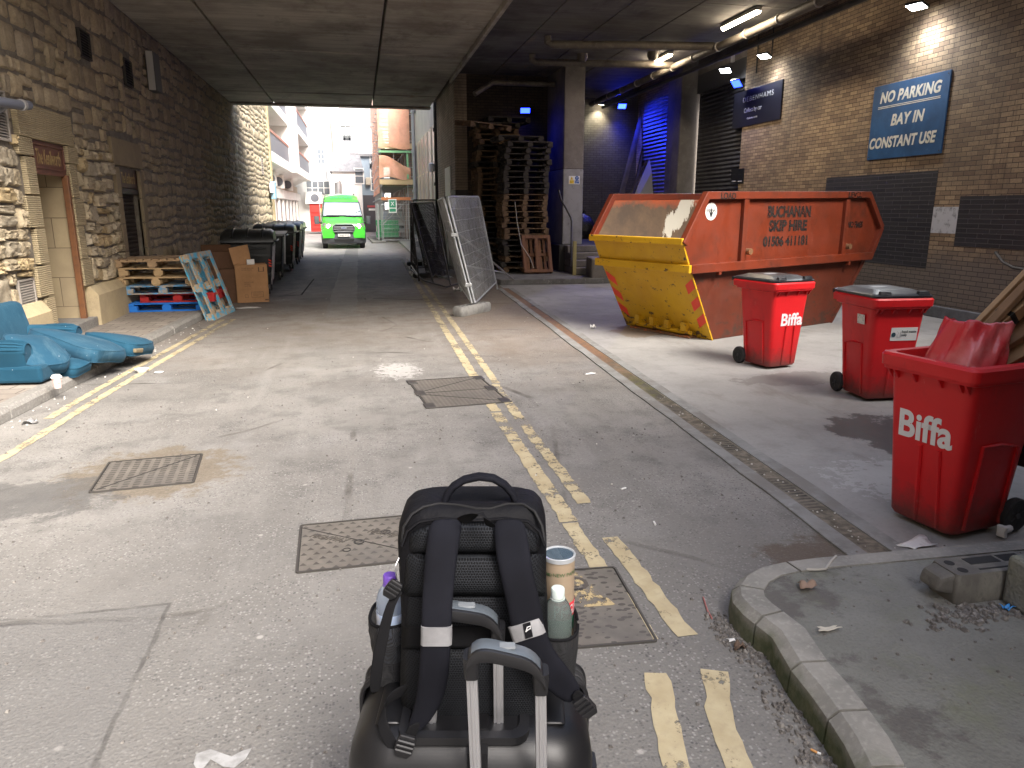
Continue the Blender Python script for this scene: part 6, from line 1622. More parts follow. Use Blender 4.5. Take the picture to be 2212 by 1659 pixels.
mb = MB(); mb.tube([sl_(.0,.03,.07), sl_(.42,.08,.075), sl_(.82,.30,.075)], .014, 6); mb.tube([sl_(-.75,.02,.07), sl_(-.3,.03,.075), sl_(.0,.03,.07)], .014, 6)
mb.build("wiper", MBK, ws, smooth=50)
# lower bumper
mb = MB(); mb.loft([[V((x*.93, y0, z)) for x, y0 in ((-1.02,.55),(-1.06,.30),(-.98,.10),(-.6,.0),(0,-.03),(.6,.0),(.98,.10),(1.06,.30),(1.02,.55))] for z in (.30,)] , cap=False) if False else None
def brow(z, ins, n=13):
    pts = []
    for i in range(n):
        a = -1 + 2*i/(n-1); pts.append(V((a*(1.02-ins*.3), .02 + ins + .36*abs(a)**3.2, z)))
    return pts
rg = [brow(.24,.10), brow(.32,.02), brow(.50,.0), brow(.74,.01), brow(.80,.05)]
mb = MB(); n = 13; vs = [p for r_ in rg for p in r_]
mb.add(vs, [(i*n+j, i*n+j+1, (i+1)*n+j+1, (i+1)*n+j) for i in range(4) for j in range(n-1)])
mb.loft([[V((-.98,.5,.26)), V((.98,.5,.26)), V((.98,.5,.82)), V((-.98,.5,.82))],[V((-.8,.2,.26)), V((.8,.2,.26)), V((.8,.2,.80)), V((-.8,.2,.80))]])
mb.build("bumper", MGRY, VAN, smooth=45)
def fpnt(x, z, k=0.0): return V((x, .02 + .36*abs(x/1.02)**3.2 - .012 - k + max(0,(z-.78))*.12, z))
def panel(poly, name, mat, parent, k=.0, t=.03):
    o_ = MB(); o_.prism([fpnt(x, z, k) for x, z in poly], (0,t,0)); return o_.build(name, mat, parent)
# green lower face between bumper and bonnet
mb = MB(); vs = []
zs = [(.78,0),(.9,.0),(1.0,.02),(1.08,.06),(1.16,.13)]
for z, ins in zs:
    for i in range(13):
        a = -1+2*i/12; vs.append(V((a*(1.0-ins*.4), .03 + ins + .36*abs(a)**3.2, z)))
mb.add(vs, [(i*13+j, i*13+j+1, (i+1)*13+j+1, (i+1)*13+j) for i in range(4) for j in range(12)])
mb.build("front_wing", MGREEN, VAN, smooth=40, fix=True)
gr = panel([(-.42,.76),(.42,.76),(.50,.90),(.48,1.05),(.36,1.12),(-.36,1.12),(-.48,1.05),(-.50,.90)], "grille", MBK, VAN, .03, .05)
MCHR = M("grille_grey_bar", (.28,.29,.30), .35, .6)
mb = MB()
for z, ww in ((.80,.40),(.90,.45),(1.0,.44)): mb.box((-ww, -.06, z-.022), (ww, -.02, z+.022))
mb.tube([fpnt(x, z, .03) for x, z in ((-.42,.76),(.42,.76),(.50,.90),(.48,1.05),(.36,1.12),(-.36,1.12),(-.48,1.05),(-.50,.90),(-.42,.76))], .018, 6)
mb.build("grille_bars", MCHR, gr, bevel=.004)
mb = MB(); mb.prism([V((.125*math.cos(k*.2618), -.08, .955+.052*math.sin(k*.2618))) for k in range(24)], (0,.02,0)); mb.build("badge", M("badge_silver", (.55,.56,.58), .3, .6), gr)
mb = MB(); mb.prism([V((.108*math.cos(k*.2618), -.083, .955+.040*math.sin(k*.2618))) for k in range(24)], (0,.004,0)); mb.build("badge_oval", M("badge_blue", (.06,.10,.22), .35), gr)
txt("Ford", M("badge_script", (.6,.62,.65), .3), gr, (0,-.0835,.955), (1,0,0), (0,0,1), .045, .14, shear=.3)
for s_ in (-1, 1):
    hl = panel([(s_*.56,.88),(s_*.93,.93),(s_*.95,1.16),(s_*.80,1.19),(s_*.58,1.10)], "headlight", glassmat("headlight_lens", (.22,.22,.22), .1), VAN, .02, .05)
    q = fpnt(s_*.68, 1.03, .045)
    MB().lathe([(0,-.02),(.09,-.02),(.09,.02),(0,.02)], 20, Matrix.Translation(q) @ Matrix.Rotation(R(90),4,'X')).build("lit_lamp", emit("headlight_glow", (1,.87,.6), 14), hl)
    panel([(s_*.57,.885),(s_*.72,.90),(s_*.72,.94),(s_*.575,.93)], "indicator", M("indicator_amber", (.55,.20,.03), .3), hl, .026, .02)
    mr = MB().loft([rr(.2,.12,.04,1.12,3,s_*1.19,.95), rr(.22,.14,.05,1.16,3,s_*1.19,.95), rr(.23,.14,.05,1.42,3,s_*1.19,.95), rr(.2,.12,.04,1.48,3,s_*1.19,.95)]).build("mirror", MGRY, VAN, smooth=40)
    MB().tube([(s_*.99,1.0,1.17),(s_*1.14,.96,1.2)], .045, 8).build("mirror_arm", MBK, mr, smooth=50)
    fg = panel([(s_*.66,.48),(s_*.9,.52),(s_*.9,.60),(s_*.66,.56)], "fog_recess", MBK, VAN, .012, .03)
    for y in (.85, 4.5):
        T = Matrix.Translation((s_*.86, y, .34)) @ Matrix.Rotation(R(90), 4, 'Y')
        wl = MB().lathe([(.2,-.1),(.32,-.11),(.345,-.08),(.345,.08),(.32,.11),(.2,.1)], 28, T).build("wheel", MTYRE, VAN, smooth=35)
        MB().lathe([(0,-.09),(.21,-.09),(.21,.09),(0,.09)], 20, T).build("rim", MCHR, wl, smooth=35)
panel([(-.42,.335),(.42,.335),(.46,.45),(-.46,.45)], "lower_intake", MBK, VAN, .012, .03)
mb = MB(); 
for x0, x1 in ((-.62,-.16),(.16,.62)): mb.box((x0, .70, 1.435), (x1, .74, 1.455))
mb.build("scuttle_vent", MBK, VAN)
np_ = MB().box((-.27,-.055,.565),(.27,-.035,.685)).build("number_plate", M("plate_white", (.72,.72,.68), .4), VAN)
txt("DN69 EYD", MBK, np_, (0,-.056,.625), (1,0,0), (0,0,1), .082, .46, off=.012)
up_ = V((0,.55,.84)).normalized()
txt("0300 66 78 90", M("van_teal_print", (.02,.13,.11), .5), VAN, V((0,1.53,2.33)), (1,0,0), V((0,.82,.57)).normalized(), .10, 1.0, off=.01, ext=.004)
mb = MB(); 
for x in (-.78,.62): mb.cb((x, 2.1, 2.5), (.05,.08,.06))
mb.build("roof_marker", MBK, VAN)
mb = MB().box((-1.022,1.05,1.45),(-1.0,1.95,2.05)); mb.build("side_window", MGLS, VAN)

# ================================================================ far street
MWH = M("white_render", (.82,.81,.78), .8, L=((1.2,(.74,.73,.70),.45,.7),))
MWH2 = M("cream_stucco", (.60,.53,.43), .85, L=((1.5,(.50,.44,.35),.45,.7),))
MDK = M("balcony_panel_grey", (.16,.17,.20), .5)
MCOP = M("brick_red_coping", (.40,.20,.16), .7)
MGLW = glassmat("window_glass", (.16,.18,.2), .06)
MSLATE = M("grey_slate", (.24,.24,.25), .7, L=((2.5,(.16,.16,.17),.42,.66),(12,(.34,.34,.35),.55,.75)))
# left: building with recessed balconies
LB = thing("balcony_building", "white concrete building with recessed dark balconies beyond the stone wall", "building", (-4.0, 37.8, 0))
MB().box((-6,0,0),(-.9,27,3.55)).build("ground_floor", MWH2, LB)
MB().box((-6,0,3.56),(-1.4,27,12)).build("upper_wall", M("recess_wall", (.50,.48,.44), .8), LB)
mb = MB()
for z in (4.05, 6.75, 9.5):
    mb.box((-1.45,-.02,z),(0,12.0,z+.5)); mb.box((-1.45,13.6,z-.02),(.28,27,z+.48))
mb.loft([[V((-1.2,0,3.57)),V((-.3,0,4.04)),V((-1.2,0,4.04))],[V((-1.2,27,3.57)),V((-.3,27,4.04)),V((-1.2,27,4.04))]])
mb.build("slab", MWH, LB, bevel=.01)
for y0, y1 in ((11.2,14.6),(26,27)): MB().box((-1.45,y0,4.04),(.29,y1,12)).build("wall_pier", MWH, LB)
for z in (4.55, 7.25):
    for y0, y1, x in ((.1,11.2,-.06),(14.6,26,.22)):
        b_ = MB().box((x-.06,y0,z),(x,y1,z+.92)).build("balcony", MDK, LB)
        MB().box((x-.1,y0,z+.921),(x+.03,y1,z+1.06)).build("coping", MCOP, b_)
        MB().box((-1.39,y0+.4,z+.1),(-1.36,y1-.4,z+2.0)).build("window", MGLW, LB)
for k in range(9): MB().box((-.9,2.0+2.7*k,0),(-.72,2.5+2.7*k,2.45)).build("garage_pier", MWH, LB)
for k in range(8): MB().box((-.9,2.52+2.7*k,0),(-.84,4.68+2.7*k,2.4)).build("garage_door", M("garage_door_grey", (.34,.31,.30), .6), LB)
MB().box((-.9,1.5,2.46),(-.66,26.5,3.0)).build("fascia", MWH, LB)
for k, (y, lab) in enumerate(((6.5,"white air conditioner under the balconies, nearest of three"),(11.0,"white air conditioner under the balconies, middle of three"),(17,"white air conditioner under the balconies, farthest of three"))):
    t = thing("air_conditioner", lab, "air conditioner", (-4.88, 37.8+y, 3.05), group="air conditioners under the balconies")
    MB().box((0,-.5,-.0),(.42,.5,.78)).build("case", MWH, t, bevel=.03)
    MB().lathe([(0,0),(.27,0),(.27,.012),(0,.012)], 20, Matrix.Translation((.14,-.501,.40)) @ Matrix.Rotation(R(90),4,'X')).build("fan_grille", MDK, t)
    MB().box((0,.52,.0),(.12,.95,.8)).build("vent_slot", MDK, t)
t = thing("alarm_box", "pale blue box fixed to the corner of the stone wall", "electrical box", PX(586,412,-3.92))
MB().box((0,-.35,-.38),(.2,.3,.4)).build("case", M("pale_blue_paint", (.28,.47,.62), .5), t, bevel=.03)
MB().box((.0,-.62,-.1),(.16,-.36,.32)).build("meter", MWH, t, bevel=.02)
def facade(name, label, x0, x1, y, h, mat, wins, depth=6, roof=None, cat="building"):
    t = thing(name, label, cat, (x0, y, 0))
    MB().box((0,0,0),(x1-x0,depth,h)).build("wall", mat, t)
    for (wx, wz, ww, wh) in wins:
        f = MB().box((wx-ww/2-.06,-.06,wz-.06),(wx+ww/2+.06,-.001,wz+wh+.06)).build("window", MWH, t)
        mb = MB(); n = max(1, round(ww/.45)); m_ = max(2, round(wh/.5))
        for i in range(n):
            for j in range(m_): mb.box((wx-ww/2+ww*i/n+.03,-.075,wz+wh*j/m_+.03),(wx-ww/2+ww*(i+1)/n-.03,-.061,wz+wh*(j+1)/m_-.03))
        mb.build("pane", MGLW, f)
    if roof:
        rh, ri = roof
        MB().loft([[V((-.2,-.2,h)),V((x1-x0+.2,-.2,h)),V((x1-x0+.2,depth,h)),V((-.2,depth,h))],[V((ri,depth*.45,h+rh)),V((x1-x0-ri,depth*.45,h+rh)),V((x1-x0-ri,depth,h+rh)),V((ri,depth,h+rh))]]).build("roof", MSLATE, t)
    return t
def wz(v, y): return CH + 0  # placeholder
def at(u, v, y): return PY(u, v, y)
# end of lane
p = at(664, 480, 66); q = at(694, 386, 66)
facade("window_building", "low cream building with a broad grid window at the end of the balconies", p.x-1.5, q.x+.4, 66, q.z+.8, MWH, [(2.55, at(0,418,66).z, 1.9, at(0,386,66).z-at(0,418,66).z)], 8)
t = thing("air_conditioner", "lone white air conditioner on the cream building left of the van roof", "air conditioner", at(678,428,65.9))
MB().box((-.7,-.5,-.5),(.7,.05,.5)).build("case", MWH, t, bevel=.03); MB().lathe([(0,0),(.33,0),(.33,.02),(0,.02)], 20, Matrix.Translation((.1,-.5,0)) @ Matrix.Rotation(R(90),4,'X')).build("fan_grille", MDK, t)
Y2 = 82
p, q = at(676,470,Y2), at(728,180,Y2)
t = facade("tenement", "tall white tenement with a drainpipe rising behind the van", p.x-6, q.x, Y2, 22, MWH, [(7.2, at(0,345,Y2).z, .7, 1.4), (6.7, at(0,250,Y2).z, 1.1, 1.3)], 10, (6, 2))
p2, q2 = at(724,470,Y2+3), at(800,274,Y2+3)
t = facade("tenement", "second white tenement with small barred windows and a grey slate roof", p2.x, q2.x+4, Y2+3, q2.z, MWH, [(1.6, at(0,293,Y2+3).z, 1.0, 1.9), (1.8, at(0,338,Y2+3).z, 1.0, 2.6), (5.2, at(0,293,Y2+3).z, .8, 1.9), (5.4, at(0,328,Y2+3).z, .7, 1.6)], 10, (7.5, 0))
t = thing("drainpipe", "thin brown drainpipe down the front of the white tenement", "drainpipe", (0,0,0))
MB().tube([at(713,262,Y2-.2), at(717,290,Y2-.2), at(721,345,Y2-.2), at(724,390,Y2-.2)], .09, 8).build("pipe_run", M("drain_brown", (.30,.23,.2), .6), t)
t = thing("flue", "grey steel extractor flue standing on a ledge above the van", "flue", (0,0,0))
MB().tube([at(731,420,58), at(731,398,58), at(728,393,58)], .26, 12).build("duct", M("flue_steel", (.45,.46,.47), .35, .6), t, smooth=50)
a_, b_ = at(716,420,58.2), at(734,420,58.2); MB().box((a_.x,57.6,a_.z-.2),(b_.x,58.6,a_.z)).build("ledge", MDK, t)
p, q = at(722,470,60), at(772,371,60)
t = facade("outbuilding", "low white outbuilding with one dark window and a pitched slate roof", p.x, q.x+.3, 60, q.z, MWH, [(at(758,0,60).x-p.x, at(0,391,60).z, .65, 1.1)], 8, (2.6, .3))
p, q = at(768,480,62), at(800,338,62)
t = facade("blue_building", "pale blue grey rendered building behind the scaffold", p.x, q.x+1.0, 62, q.z, M("blue_grey_render", (.33,.40,.47), .8, L=((1,(.27,.33,.40),.45,.7),)), [(at(793,0,62).x-p.x, at(0,355,62).z, .55, 1.0), (at(795,0,62).x-p.x, at(0,407,62).z, .7, 2.0)], 8)
MB().box((-.15,-.2,q.z),(4,.3,q.z+.22)).build("parapet", MSLATE, t)
MB().box((at(788,0,62).x-p.x-.8,-.08,0),(at(788,0,62).x-p.x+.75,-.001,2.9)).build("door", M("grey_door", (.10,.09,.10), .6), t)
MB().box((at(788,0,62).x-p.x-.5,-.1,1.95),(at(788,0,62).x-p.x+.35,-.081,2.1)).build("door_sign", M("door_sign_red", (.5,.08,.08), .5), t)
MB().box((at(788,0,62).x-p.x-.4,-.1,1.7),(at(788,0,62).x-p.x+.35,-.081,1.86)).build("door_sign", MWH, t)
MB().cb((at(778,0,62).x-p.x,-.15,at(0,386,62).z),(.4,.3,.6)).build("wall_vent", MWH2, t, bevel=.05)
t = thing("waste_container", "bright red waste container with a yellow label standing left of the van", "waste container", G(672,486)*1.0)
p = PY(671,484,58); t.location = (p.x, 58, 0)
MB().box((0,0,.15),(2.0,1.6,2.2)).build("container_body", M("container_red", (.55,.04,.03), .5, L=((2,(.42,.035,.03),.45,.7),)), t, bevel=.05)
mb = MB(); 
for k in range(5): mb.box((.02,-.04,.35+.3*k),(1.98,-.001,.42+.3*k))
mb.build("container_ribs", M("container_red_dark", (.36,.025,.02), .5), t)
MB().box((.75,-.06,1.55),(1.9,-.041,1.85)).build("label", M("label_yellow", (.75,.50,.05), .5), t)
MB().box((-.05,-.1,2.2),(2.05,1.7,2.32)).build("lid", MWH, t, bevel=.03)
# right: stone fronted building with tall windows
RX = 2.98
RB = thing("stone_fronted_building", "sandstone building with tall mullioned windows on the right beyond the pier", "building", (RX, 27.4, 0))
MRS = M("pale_ashlar_front", (.44,.40,.35), .85, L=((1.1,(.34,.31,.28),.42,.68),(8,(.5,.46,.41),.55,.75)), b=(12,.2,.01))
MB().box((0,0,0),(6,14.5,8.3)).build("front_wall", MRS, RB)
MB().box((-.06,.5,0),(-.001,14.5,2.0)).build("plinth_course", M("pale_plinth", (.50,.49,.47), .8), RB)
for k in range(6):
    y = 1.9 + 1.75*k
    f = MB().box((-.05,y-.62,2.1),(-.002,y+.62,4.95)).build("window", M("window_surround", (.50,.44,.35), .8), RB)
    mb = MB(); mb.box((-.056,y-.5,2.2),(-.0505,y+.5,3.3)); mb.box((-.056,y-.5,3.38),(-.0505,y+.5,4.85)); mb.build("pane", M("deep_window", (.09,.08,.075), .3), f)
def vpipe(name, label, x, y, z0, z1, r, mat):
    t = thing(name, label, "drainpipe", (x, y, 0))
    MB().tube([(0,0,z0),(0,0,z1)], r, 10).build("pipe_run", mat, t, smooth=50)
    mb = MB(); z = z0+.8
    while z < z1: mb.tube([(0,0,z-.06),(0,0,z+.06)], r*1.5, 10); z += 1.9
    mb.build("collars", mat, t, smooth=50)
vpipe("drainpipe", "black cast iron drainpipe just beyond the brick pier", RX-.12, 27.9, 0, 9, .07, MFBLK)
vpipe("drainpipe", "thin grey drainpipe between the windows and the scaffold", RX-.14, 38.6, 0, 9, .09, M("grey_pipe", (.25,.25,.26), .5))
t = thing("wall_lamp", "small white wall lamp between the windows and the black drainpipe", "wall light", (RX-.06, 29.4, 3.4))
MB().lathe([(0,-.2),(.1,-.18),(.12,.1),(0,.16)], 14, Matrix.Translation((-.1,0,0))).build("lamp_body", MWH, t, smooth=50)
BB = thing("brick_building", "red brick building wrapped in scaffolding at the far right", "building", (2.75, 42.0, 0))
MB().box((0,0,0),(6,24,9.6)).build("brickwork", brickmat("red_brown_bricks", 'y', (.36,.25,.20,1), (.28,.19,.15,1), (.25,.22,.19,1)), BB)
for k in range(7):
    for z in (1.0, 4.2, 7.2): MB().box((-.04,1.2+3.2*k,z),(-.001,2.3+3.2*k,z+1.7)).build("window", M("deep_window", (.09,.08,.075), .3), BB)
# scaffold
SC = thing("scaffold", "steel scaffold with timber boards and orange netting along the brick building", "scaffold", (0, 42.0, 0))
x0, x1 = at(808,0,42).x, at(868,0,42).x
MSCT = M("scaffold_tube", (.42,.43,.42), .45, .4)
mb = MB(); LV = [at(0,v,42).z for v in (428, 397, 312, 225)]
for k in range(9):
    y = 2.1*k
    for x in (x0, x1): mb.tube([(x,y,0),(x,y,9.5)], .03, 6)
    for z in LV + [LV[1]+.5, LV[1]+1.0, LV[2]+.5, LV[2]+1.0]: mb.tube([(x0-.2,y,z),(x1+.3,y,z)], .028, 6)
for z in LV + [LV[1]+1.0, LV[2]+1.0]:
    for x in (x0, x1): mb.tube([(x,-.3,z),(x,17,z)], .028, 6)
mb.tube([(x0,0,1.0),(x1,0,LV[0])], .028, 6); mb.tube([(x0+.1,4,.9),(x1,4,3.2)], .028, 6); mb.tube([(x1,4,.9),(x0,4,3.2)], .028, 6)
mb.tube([((x0+x1)/2,0,LV[1]),((x0+x1)/2,0,9)], .028, 6)
mb.build("scaffold_tubes", MSCT, SC, smooth=50)
mb = MB()
for z in LV[1:3]:
    for i in range(5): mb.box((x0+.05+(x1-x0-.1)*i/5,-.3,z+.035),(x0+.03+(x1-x0-.1)*(i+1)/5,16.8,z+.075))
mb.build("boards", M("scaffold_board", (.30,.20,.12), .8), SC)
MTOE = M("toe_board_timber", (.52,.38,.22), .8)
for z in LV[1:3]: MB().box((x0-.1,-.36,z+.08),(x1+.5,-.31,z+.34)).build("toe_board", MTOE, SC)
MB().box((x0-.05,-.36,LV[0]-.06),(x1+.1,-.31,LV[0]+.1)).build("orange_rail", M("orange_paint", (.55,.20,.08), .6), SC)
mb = MB(); mb.box((x0-.09,-.4,LV[2]-.14),(x1+.45,-.36,LV[2]-.03)); mb.box((x1-.05,-.42,LV[2]-1.5),(x1+.05,-.36,LV[2]-.2)); mb.build("green_beam", M("scaffold_green", (.20,.42,.22), .6), SC)
def net():
    s = N("orange_debris_net"); s.done((.88,.44,.29,1), .7)
    s.alpha(s.ramp(s.noise(1.3, 5, .7), .3, .7, .5, .82)); return s.m
MNET = net()
mb = MB()
ztop = at(0,222,42).z
mb.grid(lambda a, b: V((x0-.12+.04*math.sin(b*13+a*20), -.35+17*a, LV[1]-.35 + (9.4-LV[1])*b)), 24, 10)
def drape(zlo, zhi, cut):
    def f(a, b):
        top = zhi - cut*(a**1.4)*(zhi-zlo)
        return V((x0-.1+(x1-x0+.25)*a, -.42+.06*math.sin(a*8+b*5), zlo + .08*math.sin(a*6) + (top-zlo)*b))
    return f
mb.grid(drape(LV[2]+.1, 8.6, .18), 14, 8)
mb.grid(drape(LV[1]+.4, LV[2]-.3, .52), 14, 8)
mb.build("netting", MNET, SC, smooth=0, fix=False)
# fence round the scaffold foot and what stands behind it
fence("pale mesh fence panel around the foot of the scaffold, facing the lane", V((x0-.1,41.2,.1)), V((x1+.25,41.5,.1)), V((x1+.2,41.5,2.05)), V((x0-.1,41.2,2.05)), MGAL, None, nv=24, wr_=.006, group="fences round the scaffold")
fence("pale mesh fence panel along the side of the scaffold, seen edge on", V((x0-.25,41.2,.1)), V((x0-.3,44.7,.1)), V((x0-.3,44.7,2.05)), V((x0-.25,41.2,2.05)), MGAL, None, nv=24, wr_=.006, group="fences round the scaffold")
for k in range(4): foot(["pale concrete foot at the near corner of the scaffold fence","second concrete foot along the scaffold fence","third concrete foot along the scaffold fence","farthest concrete foot along the scaffold fence"][k], V((x0-.3-.05*k, 41.1+2.2*k, .004)), .3, .8, .25, .14, MFOOT)
p = at(848,445,41.1)
t = thing("green_sign", "small green and white sign tied to the scaffold fence", "sign", p)
MB().box((-.22,0,-.36),(.22,.015,.36)).build("plate", MWH, t); MB().box((-.17,-.006,-.08),(.17,-.001,.31)).build("symbol", M("sign_green", (.05,.28,.16), .5), t); MB().box((-.17,-.006,-.3),(.17,-.001,-.14)).build("band", M("sign_green", (.05,.28,.16), .5), t)
txt("X", MSW, t, (0,-.008,.12), (1,0,0), (0,0,1), .2, .2, off=.03)
MCRG = M("crate_green", (.06,.36,.14), .5)
p = at(832,492,43)
for k, (dz, dxx, lab) in enumerate(((.45,.0,"bottom green plastic crate stacked behind the scaffold fence"),(.78,.05,"middle green plastic crate stacked behind the scaffold fence"),(1.1,.0,"top green plastic crate stacked behind the scaffold fence"))):
    t = thing("plastic_crate", lab, "crate", (p.x-.5+dxx, 43, dz-.2), group="green crates behind the scaffold fence")
    mb = MB(); mb.box((0,0,0),(1.25,.9,.05))
    for z in (.12,.22): mb.box((0,0,z-.035),(1.25,.03,z+.035)); mb.box((0,.87,z-.035),(1.25,.9,z+.035))
    for i in range(9): mb.box((1.2*i/8,.001,.04),(1.2*i/8+.05,.029,.3))
    mb.box((0,0,.27),(1.25,.9,.31)); mb.build("crate_body", MCRG, t, bevel=.004)
t = thing("keg", "steel beer keg standing on the pavement beside the fence", "keg", G(877,506,.0))
p = at(878,506,33.5); t.location = (2.55, 34.5, .1)
MB().lathe([(.19,0),(.2,.06),(.185,.08),(.21,.14),(.21,.26),(.22,.28),(.21,.30),(.21,.42),(.185,.48),(.2,.5),(.19,.56),(.15,.56),(.14,.5),(0,.5)], 22).build("keg_body", M("keg_steel", (.55,.56,.57), .35, .7), t, smooth=35)
MB().lathe([(0,.5),(.03,.5),(.03,.53),(0,.53)], 12).build("spear_valve", MDK, t)
t = thing("pickup", "silver vehicle parked behind the scaffold fence", "car", (at(840,0,47).x, 47, .01), R(4))
mb = MB(); mb.loft([vring(.0,.45,.95,.80,.74,.08), vring(.3,.42,1.05,.88,.8,.08), vring(1.2,.42,1.15,.9,.8,.08), vring(1.9,.42,1.72,.88,.64,.1), vring(3.6,.42,1.78,.88,.64,.1), vring(4.4,.45,1.1,.86,.7,.08)])
mb.build("body", M("silver_car_paint", (.52,.53,.55), .3, .3), t, smooth=40)
mb = MB(); mb.grid(lambda a, b: V(((a-.5)*2*(.72-.12*b), 1.22+.62*b, 1.2+.46*b)), 6, 3); mb.build("windscreen", MGLS, t, solid=.02)
MB().box((-.45,-.02,.62),(.45,.04,.8)).build("grille", MBK, t)
for s_ in (-1,1):
    MB().box((s_*.66-.14,-.0,.72),(s_*.66+.14,.1,.88)).build("headlight", M("car_lamp", (.5,.5,.5), .2), t, bevel=.02)
    for y in (.8, 3.6): MB().lathe([(0,-.09),(.3,-.1),(.32,-.07),(.32,.07),(.3,.1),(0,.09)], 22, Matrix.Translation((s_*.8,y,.32)) @ Matrix.Rotation(R(90),4,'Y')).build("wheel", MTYRE, t, smooth=35)
# far right pavement and the lane's kerb
tag(MB().prism([(1.95,23.5,0),(3.0,22.5,0),(3.0,42,0),(2.1,42,0)], (0,0,.11)).build("pavement", MKERB, bevel=.02), kind='structure')
# ================================================================ luggage in front of the photographer (local frame: x right, y ahead)
LM = Matrix.Rotation(-YAW, 4, 'Z')
CP_, SP_ = math.cos(PITCH), math.sin(PITCH)
def LP(u, v, d):
    a, b = (u-CU)/F, -(v-CV)/F
    dy = CP_ + b*SP_; dz = -SP_ + b*CP_
    t = d/dy
    return V((a*t, d, CH + dz*t))
def lthing(name, label, cat, o=(0,0,0)): return thing(name, label, cat, M4=LM @ Matrix.Translation(o))
def shellmat():
    s = N("ribbed_black_shell"); x, y, z = s.sep()
    a = s.ma('SINE', s.ma('MULTIPLY', s.ma('ADD', x, z), 1500)); b = s.ma('SINE', s.ma('MULTIPLY', s.ma('SUBTRACT', x, z), 1500))
    h = s.ma('MULTIPLY', a, b)
    return s.done((.006,.006,.007,1), .4, nrm=s.bump(h, .09, .002), spec=.4)
MSHELL = shellmat()
MPLAS = M("black_suitcase_plastic", (.009,.009,.0105), .4, b=(300,.05,.001))
MALU = M("brushed_aluminium", (.58,.58,.60), .34, .85, L=((3,(.50,.50,.52),.4,.7,(1,1,.05)),))
MGREYH = M("handle_grey_top", (.07,.082,.095), .35)
SX0, SX1 = LP(742,1659,1.30).x, LP(1286,1659,1.30).x
SW, SXC = SX1-SX0, (SX0+SX1)/2
YF, YB, ZT = 1.268, 1.68, .735
t = SUIT = lthing("suitcase", "large black ribbed hard shell suitcase standing upright under the backpack", "suitcase")
rg = []
for z, i, r in ((.05,.02,.05),(.07,.0,.07),(.50,.0,.08),(ZT-.085,.0,.085),(ZT-.055,.006,.085),(ZT-.028,.022,.08),(ZT-.009,.045,.07),(ZT,.075,.06)):
    rg.append(rr(SW-2*i, YB-YF-2*i, r, z, 6, SXC, (YF+YB)/2))
MB().loft(rg).build("shell", MSHELL, t, smooth=55)
mb = MB()
ym = (YF+YB)/2 + .06
for dy in (-.035, .035):
    P = []
    for a in range(0, 181, 6):
        c_, s_ = math.cos(R(a)), math.sin(R(a)); P.append(V((SXC + (SW/2+.002)*math.copysign(abs(c_)**.28, c_), ym+dy, ZT-.14 + .1425*abs(s_)**.28)))
    mb.tube([P[0]-V((0,0,.45))] + P + [P[-1]-V((0,0,.45))], .006, 6)
mb.build("shell_lip", MPLAS, t, smooth=50)
mb = MB(); P = [V((p.x, ym, p.z)) for p in P]; rings = []
for p in [P[0]-V((0,0,.45))] + P + [P[-1]-V((0,0,.45))]: rings.append([p+V((0,-.032,.001)), p+V((0,.032,.001)), p+V((0,.032,.003)), p+V((0,-.032,.003))])
mb.loft(rings); mb.build("zip_band", M("zip_tape_black", (.012,.012,.013), .75, b=(400,.5,.001)), t)
mb = MB()
for k in (-.012, .012): mb.tube([q+V((0,k,.004)) for q in P], .0022, 5)
mb.build("zip_teeth", M("zip_teeth", (.03,.03,.032), .4), t, smooth=50)
# moulded ridges of the shell running over the top
for x in (-.175, .175): mb = MB(); mb.loft([[V((SXC+x*k-.03, y, ZT-.002)), V((SXC+x*k-.018, y, ZT+.005)), V((SXC+x*k+.018, y, ZT+.005)), V((SXC+x*k+.03, y, ZT-.002))] for y, k in ((YF+.075,1.0),(YF+.12,1.0),(ym-.05,1.0))], cap=True); mb.build("shell_ridge", MSHELL, t, smooth=50, bevel=.004)
# handle tray
hL, hR = LP(935,1600,1.375), LP(1078,1600,1.375)
tx = (hL.x+hR.x)/2
mb = MB(); mb.loft([rr(.275,.13,.035,ZT-.012,5,tx,1.36), rr(.275,.13,.035,ZT+.006,5,tx,1.36), rr(.235,.095,.03,ZT+.010,5,tx,1.36), rr(.225,.085,.03,ZT+.0025,5,tx,1.36)])
mb.build("handle_tray", MPLAS, t, smooth=40)
MB().box((tx-.016,YF-.004,.1),(tx+.03,YF-.0005,ZT-.07)).build("x", MPLAS) if False else None
MWEB = M("black_webbing", (.005,.005,.006), .85, b=(500,.5,.001), spec=.15)
mb = MB(); ribbon(mb, [(tx+.03,1.40,ZT+.006),(tx+.03,YF+.05,ZT+.010),(tx+.03,YF+.012,ZT-.02),(tx+.03,YF-.004,ZT-.09),(tx+.03,YF-.004,.12)], [(.021,0,0)]*5, [(0,0,1),(0,-.2,1),(0,-1,1),(0,-1,0),(0,-1,0)], .003); mb.build("luggage_belt", MWEB, t)
for x in (SX0+.05, SX1-.05):
    for y in (YF+.05, YB-.05):
        T = Matrix.Translation((x,y,.03)) @ Matrix.Rotation(R(90),4,'Y'); wl = MB().lathe([(0,-.015),(.028,-.015),(.03,-.01),(.03,.01),(.028,.015),(0,.015)], 18, T).build("wheel", MTYRE, t, smooth=40)
        MB().loft([rr(.05,.05,.01,.03,3,x,y), rr(.07,.07,.015,.075,3,x,y)]).build("caster_fork", MPLAS, wl, smooth=40)
MB().loft([rr(.02,.05,.006,.46,3,SX1+.004,1.4), rr(.024,.06,.008,.52,3,SX1+.006,1.4), rr(.02,.05,.006,.60,3,SX1+.004,1.4)]).build("side_stud", MPLAS, t, smooth=50)
